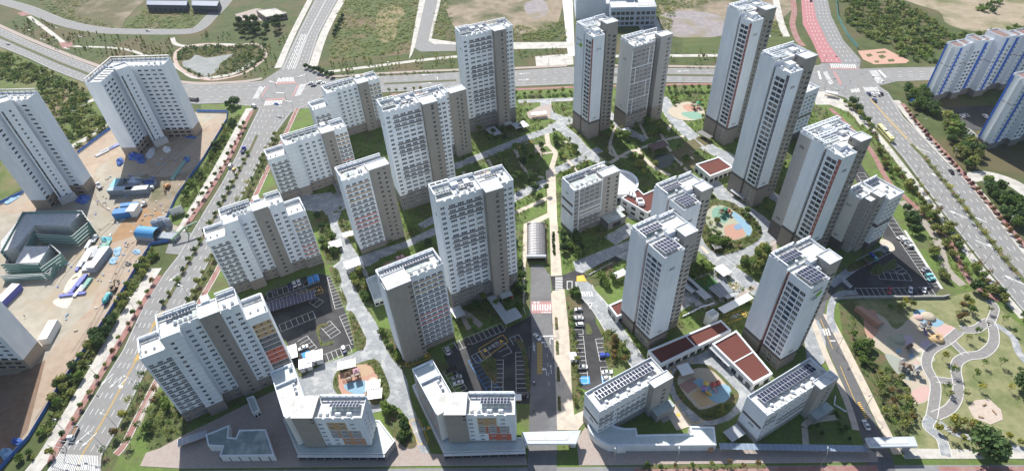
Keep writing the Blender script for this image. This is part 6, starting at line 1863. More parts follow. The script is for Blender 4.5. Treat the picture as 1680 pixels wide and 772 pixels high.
grove([(56,720),(80,690),(92,700),(60,750),(20,768)],6,[('bushy', LG),('round', LO)], 'tree in the green belt between the blue site fence and the pavement', 'trees along the blue site fence', .6, 'belt_tree')
# verge beside the first west block
grove([(250,660),(286,640),(304,688),(300,706),(262,722),(240,716)],15,[('sparse', LG),('bushy', LG),('sparse', LO)], 'tree in the dry planted corner below the first west block', 'trees below the first west block', .72)
# estate gardens on the west
grove([(518,350),(532,345),(548,390),(556,418),(536,432),(526,392)],12,[('bushy', LG),('bushy', LD),('street', LG)], 'full green garden tree beside the upper curve of the paved lane', 'garden trees by the paved lane', .72)
grove([(576,452),(592,446),(616,486),(606,498),(590,482)],9,[('bushy', LG),('bushy', LO)], 'garden tree in the bed between the paved lane and the striped block', 'garden trees left of the striped block', .7)
grove([(622,545),(640,545),(660,590),(648,590)],6,[('bushy', LG),('street', LG)], 'garden tree under the wide grey stair tower', 'garden trees under the grey stair tower', .6)
grove([(632,668),(650,676),(672,700),(668,728),(650,716)],9,[('bushy', LG),('bushy', LD),('street', LO)], 'garden tree in the wedge bed beside the fire bay at the bottom', 'garden trees in the wedge bed', .7)
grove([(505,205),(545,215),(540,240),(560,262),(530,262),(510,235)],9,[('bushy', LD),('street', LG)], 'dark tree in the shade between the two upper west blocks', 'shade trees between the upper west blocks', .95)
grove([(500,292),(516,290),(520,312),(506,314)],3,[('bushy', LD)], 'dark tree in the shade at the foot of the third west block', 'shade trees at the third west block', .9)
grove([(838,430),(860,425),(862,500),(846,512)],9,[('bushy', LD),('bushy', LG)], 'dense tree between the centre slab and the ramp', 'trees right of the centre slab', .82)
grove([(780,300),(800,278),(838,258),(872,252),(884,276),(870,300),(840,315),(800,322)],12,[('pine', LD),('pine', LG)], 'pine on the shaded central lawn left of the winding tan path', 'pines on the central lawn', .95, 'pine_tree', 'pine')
grove([(866,300),(896,290),(898,336),(876,344)],7,[('pine', LD),('bushy', LG)], 'pine clump on the sunny lawn beside the promenade', 'pines beside the promenade', .85, 'pine_tree', 'pine')
grove([(910,224),(948,222),(966,248),(930,270),(912,262)],12,[('sparse', LO),('street', LG),('bushy', LG)], 'garden tree between the tan path and the lane below the leaf sign tower', 'garden trees below the leaf sign tower', .8)
grove([(916,276),(960,262),(990,272),(960,290),(920,300)],13,[('sparse', LG),('sparse', LO),('street', LG)], 'garden tree on the grass behind the mid-rise with dark bands', 'garden trees behind the banded mid-rise', .8)
grove([(848,170),(868,172),(884,205),(900,210),(866,225),(846,205)],8,[('street', LG),('bushy', LG),('sparse', LO)], 'garden tree left of the small timber deck', 'garden trees by the timber deck', .8)
row([(846,158),(900,156),(944,154)],6,[('street', LG),('street', LO)], 'small tree in the row along the avenue behind the estate', 'row of trees along the avenue', .6,.9)
row([(1095,150),(1140,149),(1178,150)],6,[('street', LG),('street', LO)], 'small tree in the row along the avenue behind the estate', 'row of trees along the avenue', .8,.9)
row([(640,154),(680,150),(730,148)],6,[('street', LO),('street', LY),('young', LG)], 'small tree in the row along the avenue behind the estate', 'row of trees along the avenue', .8,.85)
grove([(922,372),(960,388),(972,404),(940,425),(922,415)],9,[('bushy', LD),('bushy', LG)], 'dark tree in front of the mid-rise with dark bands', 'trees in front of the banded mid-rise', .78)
grove([(992,196),(1040,205),(1072,200),(1090,222),(1050,240),(1010,236)],14,[('bushy', LG),('sparse', LO),('street', LG)], 'garden tree in the shaded garden below the checkered slab', 'garden trees below the checkered slab', .85)
grove([(1030,262),(1060,252),(1080,276),(1056,292)],6,[('bushy', LO),('sparse', LY)], 'yellowish garden tree between the winding paths of the central garden', 'garden trees by the winding paths', .85)
grove([(1090,165),(1108,160),(1112,172),(1094,186)],4,[('street', LG),('street', LO)], 'garden tree around the upper play square', 'trees around the upper play square', .8)
grove([(1156,188),(1166,176),(1160,205),(1138,206)],4,[('street', LO),('street', LG)], 'garden tree around the upper play square', 'trees around the upper play square', .8)
grove([(1152,372),(1170,384),(1190,400),(1176,412),(1156,398)],8,[('bushy', LG),('sparse', LG)], 'garden tree in the bed on the left of the sage green play area', 'trees beside the sage green play area', .8)
grove([(1205,336),(1244,368),(1246,384),(1228,366)],5,[('street', LG),('street', LO)], 'small tree in the hedge right of the sage green play area', 'trees right of the sage green play area', .7)
grove([(1205,436),(1232,410),(1252,404),(1256,420),(1240,452),(1222,452)],12,[('pine', LG),('sparse', LG),('bushy', LO)], 'tall garden tree behind the leaf sign tower', 'garden trees behind the leaf sign tower', .85)
grove([(1140,420),(1150,430),(1166,446),(1152,450)],4,[('street', LG),('bushy', LG)], 'garden tree at the foot of tower 302', 'trees at the foot of tower 302', .7)
grove([(1218,460),(1236,466),(1244,480),(1226,480)],5,[('street', LG),('sparse', LO)], 'garden tree beside the pergola court', 'trees beside the pergola court', .8)
grove([(982,460),(1002,452),(1010,462),(996,474)],4,[('bushy', LG)], 'spreading tree on the island where the road bends by tower 303', 'trees on the road island', .8)
grove([(1000,545),(1020,550),(1036,590),(1012,600),(998,580)],10,[('sparse', LG),('street', LO),('street', LR)], 'thin tree in the bed right of the long parking lot', 'trees right of the long parking lot', .75)
grove([(936,478),(948,480),(950,496),(938,496)],3,[('bushy', LG)], 'bushy tree at the top of the long parking lot', 'trees at the top of the long lot', .7)
row([(936,520),(944,570),(952,640)],4.5,[('young', LG),('young', LO)], 'slim tree in the hedge between promenade and long parking lot', 'slim trees along the promenade', .5,.85)
row([(944,660),(962,660),(972,655)],4,[('street', LG),('street', LO)], 'small tree left of the low slab by the gate', 'trees by the gate slab', .5,.7)
row([(1016,580),(1036,560),(1050,590)],5,[('sparse', LG)], 'thin tree at the corner below tower 303', 'thin trees below tower 303', .6,.7)
grove([(1108,585),(1140,575),(1160,575),(1148,600),(1120,604)],7,[('bushy', LG),('sparse', LG)], 'leafy tree between the red-brown hall and the colourful play area', 'trees by the colourful play area', .75)
grove([(1196,640),(1210,650),(1204,676),(1168,690),(1176,676)],5,[('round', LG),('street', LO)], 'small tree in the bed around the colourful play area', 'small trees round the colourful play area', .7)
grove([(1345,545),(1350,590),(1332,592),(1334,560)],4,[('street', LG),('round', LD)], 'small tree on the oval island right of the leaf sign tower', 'trees on the oval island', .7)
grove([(1300,690),(1350,660),(1396,700),(1400,724),(1320,722)],10,[('young', LD),('round', LD)], 'young dark tree on the shaded lawn behind the covered walkway', 'young trees on the shaded lawn', .7)
# promenade plants in planters
row([(907,384),(909,418)],2.6,[('shrub', LD)], 'dark clipped shrub in a planter on the promenade', 'planter shrubs on the promenade', .2,.9, 'shrub', 'shrub')
# east verge
EV = ([(1388,172),(1416,200),(1440,234)],[(1470,280),(1500,320),(1540,366),(1580,420)],[(1590,440),(1640,486)],[(1440,250),(1470,300)],[(1510,345),(1552,402),(1584,452)])
for i, px in enumerate(EV): row(px, 3.0,[('street', LO),('bushy', LO),('sparse', LG),('young', LR),('street', LG)], 'tree on the grassy verge between cycle path and eastern avenue', 'trees on the eastern verge', 1.8,.85)
grove([(1476,338),(1496,352),(1512,380),(1500,392),(1486,366)],7,[('bushy', LG),('bushy', LD)], 'bushy tree on the bank above the triangular parking lot', 'bushy trees above the triangular lot', .9, 'bank_tree')
grove([(1520,392),(1545,408),(1560,450),(1546,462),(1528,424)],10,[('bushy', LO),('sparse', LG)], 'bushy tree on the bank above the triangular parking lot', 'bushy trees above the triangular lot', .75, 'bank_tree')
grove([(1395,162),(1412,165),(1412,184),(1398,184)],3,[('bushy', LD)], 'dark tree on the corner where the eastern avenue leaves the crossroads', 'corner trees of the eastern avenue', 1.1)
grove([(1590,460),(1625,470),(1690,520),(1690,545),(1640,505),(1600,482)],10,[('bushy', LD),('street', LO)], 'tree on the park edge beside the eastern avenue', 'park edge trees by the avenue', .95)
row([(1516,262),(1548,304),(1590,362),(1620,400),(1660,450)],6.5,[('sparse', LO),('sparse', LY)], 'sparse street tree on the planted strip dividing the eastern avenue', 'street trees on the eastern avenue median', .5,.85)
row([(1500,300),(1530,342),(1570,396),(1600,436),(1640,482)],7,[('sparse', LO),('sparse', LR)], 'sparse street tree along the kerb of the eastern avenue', 'street trees along the eastern avenue kerb', .6,.85)
row([(1484,182),(1516,222),(1560,272),(1610,326),(1670,402)],4.5,[('street', LP),('street', LR)], 'tree along the far pavement of the eastern avenue', 'plum trees along the far pavement', .6,.7)
# trees around the blue striped slabs
grove([(1476,150),(1516,150),(1530,172),(1540,200),(1520,196),(1496,176)],20,[('bushy', LD),('bushy', LG)], 'dense tree in the belt in front of the blue striped slabs', 'tree belt before the blue striped slabs', 1.15, 'avenue_belt_tree')
grove([(1530,190),(1556,195),(1590,235),(1612,262),(1590,282),(1560,246)],24,[('bushy', LD),('bushy', LG),('bushy', LO)], 'dense tree in the belt in front of the blue striped slabs', 'tree belt before the blue striped slabs', 1.15, 'avenue_belt_tree')
grove([(1606,300),(1640,300),(1680,350),(1690,400),(1660,378)],18,[('bushy', LD),('bushy', LG)], 'dense tree in the belt in front of the blue striped slabs', 'tree belt before the blue striped slabs', 1.1, 'avenue_belt_tree')
# park
PK = 'young park tree on the pale lawn among the grey paths'
for px in ((1545,590),(1560,612),(1585,560),(1600,548),(1612,600),(1596,618),(1580,650),(1556,650),(1548,640),(1606,640),(1640,600),(1655,640),(1670,610),(1568,520),(1588,506),(1620,512),(1644,530),(1660,548)):
 tree(random.choice(['young', 'sparse']), random.choice([LO, LG, LY]), G(*px), PK, 'young park trees', .85, 'park_tree')
tree('big', LD, G(1605,745), 'largest dark round tree at the bottom of the park', 'big park trees', 1.15, 'park_tree')
tree('big', LD, G(1676,640), 'dark round tree at the right edge of the park', 'big park trees', 1.1, 'park_tree')
tree('big', LD, G(1695,672), 'dark round tree at the right edge of the park', 'big park trees', .9, 'park_tree')
grove([(1430,620),(1462,606),(1500,650),(1506,690),(1470,716),(1448,680)],26,[('sparse', LG),('sparse', LO),('young', LR),('street', LO)], 'tangled thin tree between exit road and play ground', 'thin trees on the exit road bank', .85, 'bank_tree')
grove([(1396,540),(1416,560),(1440,600),(1424,612),(1400,572)],9,[('bushy', LG),('street', LG)], 'tree on the shaded bank beside the exit road', 'trees on the shaded bank', .75, 'bank_tree')
grove([(1440,500),(1480,494),(1500,506),(1456,514)],5,[('street', LO),('street', LY),('street', LG)], 'small tree below the wall of the triangular lot', 'trees below the parking wall', .85)
grove([(1520,700),(1560,690),(1600,700),(1680,725),(1660,736),(1540,730)],14,[('street', LY),('street', LO),('sparse', LR)], 'yellowing tree near the bottom path of the park', 'yellowing trees at the bottom of the park', .85)
grove([(1550,505),(1590,492),(1600,530),(1570,530)],6,[('street', LO),('street', LR),('street', LG)], 'small tree at the top of the park behind the play ground', 'trees at the top of the park', .8)
row([(1060,766),(1160,765),(1250,764)],6,[('young', LO),('young', LR),('street', LG)], 'young roadside tree at the very bottom of the view', 'roadside trees along the bottom', .5,.7)
# dark grove by the civic square
grove([(384,40),(412,34),(446,38),(468,34),(462,52),(440,66),(400,66)],34,[('pine', LD),('bushy', LD)], 'dark conifer in the grove around the civic square', 'dark grove by the civic square', 1.1, 'conifer', 'conifer', 3.0)
row([(504,112),(530,122),(548,128)],5,[('bushy', LD)], 'dark bush at the corner of field and crossroads', 'dark bushes at the field corner', .8,.8)
row([(548,60),(556,44),(562,30)],7,[('bushy', LD)], 'dark bush on the edge of the big field', 'dark bushes on the field edge', .8,.7)
# far planting as masses
scatter('scrub_thicket', [[(0,84),(40,100),(100,128),(140,148),(150,175),(120,200),(90,200),(60,140),(0,130)],[(96,196),(150,178),(176,200),(182,208),(130,246),(96,240)]],.06,[LD, LG, LO, LS],(1.0,3.4),(1.4,3.4),34,.27, weights=[.06,.4,.24,.3])
scatter('scrub_thicket', [[(1378,-4),(1480,4),(1540,40),(1560,60),(1680,44),(1690,70),(1560,74),(1500,90),(1420,62),(1392,40)]],.06,[LD, LG, LO, LS],(.8,3.2),(1.6,3.8),34,.27, weights=[.05,.42,.23,.3])
scatter('scrub_thicket', [[(1440,88),(1540,84),(1545,100),(1500,104)],[(1600,10),(1640,4),(1650,24),(1610,26)]],.02,[LD, LG],(2,4),(2,4),40,.26)
scatter('far_saplings', [[(40,24),(110,50),(200,62),(290,66),(300,88),(250,104),(160,92),(100,84),(20,45)],[(330,56),(385,56),(386,68),(330,68)],[(404,96),(440,80),(470,60),(486,40),(470,96),(440,125),(400,128)]],.022,[LG, LO, LR],(2.2,3.6),(.7,1.3),20,.3, weights=[.45,.4,.15])
scatter('far_saplings', [[(540,104),(690,94),(745,90),(745,112),(620,116),(545,124)],[(845,82),(930,82),(928,92),(845,96)],[(946,96),(1100,95),(1180,95),(1300,95),(1300,106),(946,104)],[(1030,84),(1180,84),(1180,90),(1030,90)]],.03,[LG, LO, LR],(2.2,3.4),(.7,1.3),18,.3, weights=[.4,.4,.2])
scatter('field_weeds', [[(556,0),(690,0),(672,86),(540,98)],[(715,0),(735,0),(745,66),(708,66)],[(850,60),(925,30),(930,66),(850,68)],[(1062,0),(1100,0),(1100,60),(1090,56)],[(60,0),(150,0),(120,22),(190,46),(150,46),(90,24)],[(205,46),(240,12),(338,15),(312,46)],[(742,50),(840,40),(900,52),(905,66),(745,68)],[(1090,0),(1180,0),(1110,20),(1095,56)],[(1210,40),(1290,30),(1290,60),(1200,62)]],.10,[LG, LO, LS],(.3,.9),(1.0,2.6),12,.28)
scatter('pond_reeds', [[(290,98),(296,84),(318,77),(372,77),(380,86),(340,93),(322,89),(312,97)],[(372,78),(440,75),(432,98),(405,112),(380,122),(352,120),(364,104),(384,90)],[(300,112),(318,118),(338,127),(320,125)]],.22,[LD, LO, LG],(.7,1.3),(1.2,2.2),12,.28, None, False)
scatter('pond_hedge', [[(286,98),(290,85),(312,76),(380,73),(440,73),(440,78),(316,82),(296,88),(294,100)],[(296,106),(316,118),(345,126),(380,119),(410,104),(432,92),(436,96),(412,112),(382,124),(342,131),(310,122)]],.14,[LG, LD],(1.0,1.8),(1.2,2.0),16,.3)
# hedges, beds and verge shrubs near enough to see as mass
scatter('verge_shrubs', [[(60,715),(100,655),(140,592),(186,518),(250,408),(272,402),(240,450),(196,520),(144,604),(90,700)],[(280,365),(300,325),(340,262),(376,200),(396,186),(360,258),(318,330)]],.55,[LG, LO, LS],(.6,1.5),(.6,1.3),14,.28)
scatter('verge_shrubs', [[(188,728),(236,640),(300,520),(362,404),(420,288),(462,210),(484,186),(470,230),(414,336),(336,486),(260,626),(206,735)]],.5,[LO, LS, LR, LG],(.35,.9),(.4,.9),12,.26, weights=[.35,.35,.12,.18])
scatter('verge_shrubs', [[(240,690),(266,640),(306,690),(306,710),(262,734),(240,738)]],.3,[LG, LO, LS],(.4,1.0),(.5,1.0),12,.26)
scatter('verge_shrubs', [[(1350,160),(1384,170),(1420,204),(1462,254),(1550,372),(1600,446),(1580,452),(1520,360),(1440,250),(1400,200)],[(1462,290),(1500,330),(1560,404),(1600,470),(1560,470),(1540,400),(1490,340)]],.38,[LG, LO, LS, LR],(.4,1.0),(.5,1.1),12,.26, weights=[.3,.4,.2,.1])
scatter('avenue_hedge', [[(850,156),(942,153),(942,160),(850,162)],[(1090,148),(1180,148),(1180,154),(1090,156)],[(545,127),(640,122),(745,117),(745,119),(640,125)],[(945,110),(1180,112),(1180,114),(945,113)]],.3,[LG, LD],(.7,1.2),(.8,1.4),12,.28)
BEDSX = [[(520,537),(536,530),(538,534),(526,540),(529,562),(545,559),(546,563),(528,567)],[(862,572),(866,590),(870,640),(864,640),(858,585)],[(789,596),(812,588),(815,625),(808,626)],[(930,500),(940,508),(944,560),(950,630),(955,650),(975,642),(970,665),(944,672),(938,620),(933,540)],
   [(1392,436),(1440,412),(1446,420),(1398,446)],[(1428,442),(1444,432),(1448,448),(1432,452)],[(540,440),(554,442),(560,462),(552,470)],[(556,478),(564,482),(570,496),(564,500)],[(572,516),(580,514),(600,556),(596,572),(586,574),(582,560)],
   [(964,446),(1004,430),(1006,434),(966,452)],[(990,555),(998,540),(1020,560),(1035,585),(1012,600),(996,600)],[(528,345),(538,360),(545,390),(558,416),(538,432),(526,400)],[(573,445),(588,440),(604,462),(618,490),(608,500),(594,490)],
   [(622,545),(640,540),(656,560),(664,600),(645,590)],[(632,662),(650,674),(670,694),(684,728),(668,735),(650,720)],[(546,630),(556,606),(582,598),(588,602),(562,612),(556,622)],[(606,592),(620,594),(632,615),(640,640),(634,655),(624,660),(622,622),(614,604)],
   [(1104,620),(1112,606),(1114,630),(1136,662),(1160,684),(1138,676),(1112,650)],[(1150,672),(1182,664),(1200,652),(1212,650),(1195,678),(1160,690)],[(1165,600),(1200,632),(1192,632),(1160,606)],[(1150,360),(1156,366),(1170,394),(1202,400),(1190,416),(1165,410),(1152,390)],[(1205,335),(1240,362),(1250,384),(1235,400),(1204,400),(1234,386),(1232,368),(1204,344)],
   [(910,521),(914,521),(915,541),(911,541)],[(911,560),(916,560),(917,582),(912,582)],[(912,602),(917,602),(918,626),(913,626)],[(914,650),(919,650),(920,674),(915,674)],[(894,364),(898,364),(902,446),(898,446)],[(1060,764),(1255,762),(1255,767),(1050,768)],
   [(512,610),(520,606),(524,614),(514,618)],[(505,628),(512,626),(516,634),(506,636)]]
scatter('bed_shrubs', BEDSX, .75,[LS, LG, LO, LD],(.45,.95),(.45,.85),12,.26, weights=[.3,.35,.25,.1])
scatter('garden_shrubs', [[(912,262),(960,240),(990,262),(930,300),(914,330)],[(1000,200),(1080,190),(1090,225),(1020,250)],[(944,222),(985,258),(960,262)],[(960,215),(1000,240),(985,250)],[(1205,440),(1240,404),(1256,420),(1226,455)],[(1376,505),(1412,530),(1440,590),(1500,660),(1490,720),(1448,690),(1400,590)],[(750,330),(845,300),(845,330),(780,345)],
   [(690,500),(760,500),(830,480),(860,520),(830,532),(740,555)],[(590,480),(600,470),(620,545),(610,540)],[(300,680),(340,680),(420,650),(420,660),(330,700)],[(460,690),(470,640),(480,640),(485,700)]],.16,[LS, LG, LD, LO],(.4,1.0),(.5,1.1),12,.26, weights=[.3,.3,.25,.15])
# gardens between the buildings: loose trees and continuous low planting
ESTW = [(470,240),(640,175),(740,168),(850,165),(892,210),(896,280),(858,370),(856,520),(720,560),(690,520),(600,500),(585,420),(540,340),(500,300)]
ESTE = [(900,170),(1180,152),(1330,172),(1385,190),(1340,300),(1300,420),(1240,500),(1110,520),(1040,480),(925,440),(912,360),(914,280),(905,220)]
grove(ESTW, 80,[('bushy', LG),('bushy', LD),('sparse', LO),('street', LG),('pine', LG)], 'garden tree on the lawns between the western slabs', 'garden trees between the western slabs', .75, 'lawn_tree', 'tree', 4)
grove(ESTE, 115,[('bushy', LG),('street', LO),('sparse', LG),('street', LG),('sparse', LO),('young', LR)], 'garden tree on the lawns between the eastern towers', 'garden trees between the eastern towers', .75, 'lawn_tree', 'tree', 4)
scatter('garden_shrubs', [ESTW, ESTE],.30,[LS, LG, LD, LO, LR],(.3,1.0),(.5,1.3),10,.27, weights=[.32,.3,.2,.14,.04])
scatter('garden_shrubs', [[(1080,440),(1240,400),(1300,500),(1300,560),(1180,560),(1060,600),(990,600),(985,540),(1010,520)],[(462,620),(520,600),(640,585),(690,560),(730,560),(690,600),(672,600),(480,660)]],.4,[LS, LG, LO],(.3,.9),(.5,1.1),10,.27)
for px in ((1164,372),(1172,378),(1166,384),(1178,388),(1160,364),(1186,394),(1176,366),(1192,400)):
 tree(random.choice(['bushy', 'sparse']), random.choice([LG, LO]), G(*px), 'tree leaning over the left part of the sage green play area', 'trees over the sage green play area', .62, 'lawn_tree')
# ================================================================ vehicles
PAINTS = {'white': M('car_white', (.72,.72,.72), rough=.25, spec=.6), 'silver': M('car_silver', (.42,.43,.44), rough=.3, metal=.4), 'black': M('car_black', (.015,.015,.017), rough=.2, spec=.6), 'grey': M('car_grey', (.12,.125,.13), rough=.25, metal=.3),
   'blue': M('car_blue', (.03,.07,.40), rough=.25, spec=.6), 'navy': M('car_navy', (.025,.035,.10), rough=.25, spec=.6), 'red': M('car_red', (.38,.03,.03), rough=.25, spec=.6), 'yellow': M('car_yellow', (.75,.45,.03), rough=.3, spec=.5), 'teal': M('car_teal', (.20,.48,.50), rough=.3, spec=.5), 'brown': M('car_brown', (.14,.07,.05), rough=.3, spec=.5)}
TYRE = M('tyre', (.02,.02,.02), rough=.85); LAMP = M('head_lamp', (.75,.75,.72), rough=.2); TAIL = M('tail_lamp', (.35,.02,.02), rough=.3)
def wheel_mesh():
 b = MB()
 b.tube((0,-.1,0),(0,.1,0),.32,.32, TYRE, 12); b.tube((0,.1,0),(0,-.1,0),.32,.32, TYRE, 12)
 b.tube((0,.09,0),(0,.115,0),.19,.17, ALU, 8); b.tube((0,-.09,0),(0,-.115,0),.19,.17, ALU, 8)
 return b.mesh('wheel')
WHEEL = wheel_mesh()
def loft(b, sections, mat, close=True):
 """skin a list of rings (same point count)"""
 n = len(sections[0]); k = len(b.v)
 for s in sections: b.v.extend(tuple(p) for p in s)
 i = b.slot(mat)
 for a in range(len(sections) - 1):
  for j in range(n):
   b.f.append((k + a * n + j, k + a * n + (j + 1) % n, k + (a + 1) * n + (j + 1) % n, k + (a + 1) * n + j)); b.mi.append(i)
 b.f.append(tuple(k + j for j in range(n))[::-1]); b.mi.append(i)
 b.f.append(tuple(k + (len(sections) - 1) * n + j for j in range(n))); b.mi.append(i)
def car_parts(style):
 """body, glass, lamps of a car pointing along +x, metres"""
 L, W, H = {'sedan': (4.7,1.82,1.45), 'hatch': (3.7,1.62,1.5), 'suv': (4.6,1.88,1.68), 'van': (4.9,1.9,1.95)}[style]
 x0, x1 = -L / 2, L / 2
 prof = {'sedan': [(x0,.55,.82),(x0 + .25,.35,.95),(x0 + 1.0,.3,.98),(x1 - 1.2,.3,.92),(x1 - .3,.35,.80),(x1,.5,.68)],
   'hatch': [(x0,.45,.9),(x0 + .3,.3,.95),(x1 - .95,.3,.92),(x1 - .25,.35,.82),(x1,.5,.68)],
   'suv': [(x0,.5,1.0),(x0 + .3,.35,1.08),(x1 - 1.1,.35,1.05),(x1 - .25,.4,.95),(x1,.5,.8)],
   'van': [(x0,.45,1.1),(x0 + .2,.35,1.15),(x1 - .8,.35,1.1),(x1 - .2,.4,.95),(x1,.5,.8)]}[style]
 body = []
 for i, (x, lo, hi) in enumerate(prof):
  w = W / 2 * (.86 if i in (0, len(prof) - 1) else 1)
  body.append([(x, -w, lo),(x, w, lo),(x, w, hi - .12),(x, w * .9, hi),(x, -w * .9, hi),(x, -w, hi - .12)])
 f0, f1 = {'sedan': (x0 + .75, x1 - 1.3), 'hatch': (x0 + .12, x1 - .95), 'suv': (x0 + .12, x1 - 1.15), 'van': (x0 + .08, x1 - .75)}[style]
 r0, r1 = {'sedan': (f0 + .75, f1 - .85), 'hatch': (f0 + .45, f1 - .7), 'suv': (f0 + .35, f1 - .75), 'van': (f0 + .15, f1 - .6)}[style]
 zb = prof[2][2] - .05
 w0, w1 = W / 2 * .92, W / 2 * .74
 return L, W, H, body, (f0, f1, r0, r1, zb, w0, w1)
CARS = {}
def make_car(style, colour):
 key = (style, colour)
 if key in CARS: return CARS[key]
 L, W, H, body, (f0, f1, r0, r1, zb, w0, w1) = car_parts(style)
 m = PAINTS[colour]
 b = MB(); loft(b, body, m)
 bm_ = b.mesh('body')
 g = MB()
 P = lambda x, w, z: [(x, -w, z),(x, w, z)]
 a, c, d, e = P(f0, w0, zb), P(r0, w1, H - .04), P(r1, w1, H - .04), P(f1, w0, zb)
 g.face([a[0], c[0], c[1], a[1]], GLASS); g.face([d[0], e[0], e[1], d[1]], GLASS)
 g.face([a[0], e[0], d[0], c[0]], GLASS); g.face([a[1], c[1], d[1], e[1]], GLASS)
 gm_ = g.mesh('window_glass')
 r = MB(); r.box(r0 - .03, r1 + .03,-w1 - .02, w1 + .02, H - .06, H, m)
 for s in (-1,1): r.beam((f0, s * w0, zb),(r0, s * w1, H - .05),.09,.06, m); r.beam((f1, s * w0, zb),(r1, s * w1, H - .05),.09,.06, m); xm = (f0 + f1) / 2; r.beam((xm, s * (w0 + .0), zb),(xm, s * (w1 + .01), H - .05),.09,.05, m)
 rm_ = r.mesh('roof')
 h = MB(); h.box(L / 2 - .12, L / 2 + .01,-.2,.2,.0,.16, LAMP); hl = MB(); hl.box(-.1,.06,-.2,.2,.0,.16, LAMP); tl = MB(); tl.box(-.05,.05,-.22,.22,0,.16, TAIL)
 CARS[key] = (L, W, bm_, gm_, rm_, hl.mesh('headlight'), tl.mesh('tail_light'))
 return CARS[key]
def car(px, head_px, style, colour, label, group=None):
 p, q = G(*px), G(*head_px)
 a = math.atan2(q.y - p.y, q.x - p.x)
 L, W, bm_, gm_, rm_, hl, tl = make_car(style, colour)
 t = thing('parked_car' if group else 'car', label, 'car', (p.x, p.y, .2), a, group)
 link('body', bm_, t); link('window_glass', gm_, t); link('roof', rm_, t)
 for s in (-1,1):
  link('headlight', hl, t, (L / 2 - .08, s * W * .33,.56)); link('tail_light', tl, t, (-L / 2 + .02, s * W * .34,.62))
  for x in (-L * .3, L * .31): link('wheel', WHEEL, t, (x, s * (W / 2 - .1),.32))
 return t
PL = 'cars parked in the estate lots'
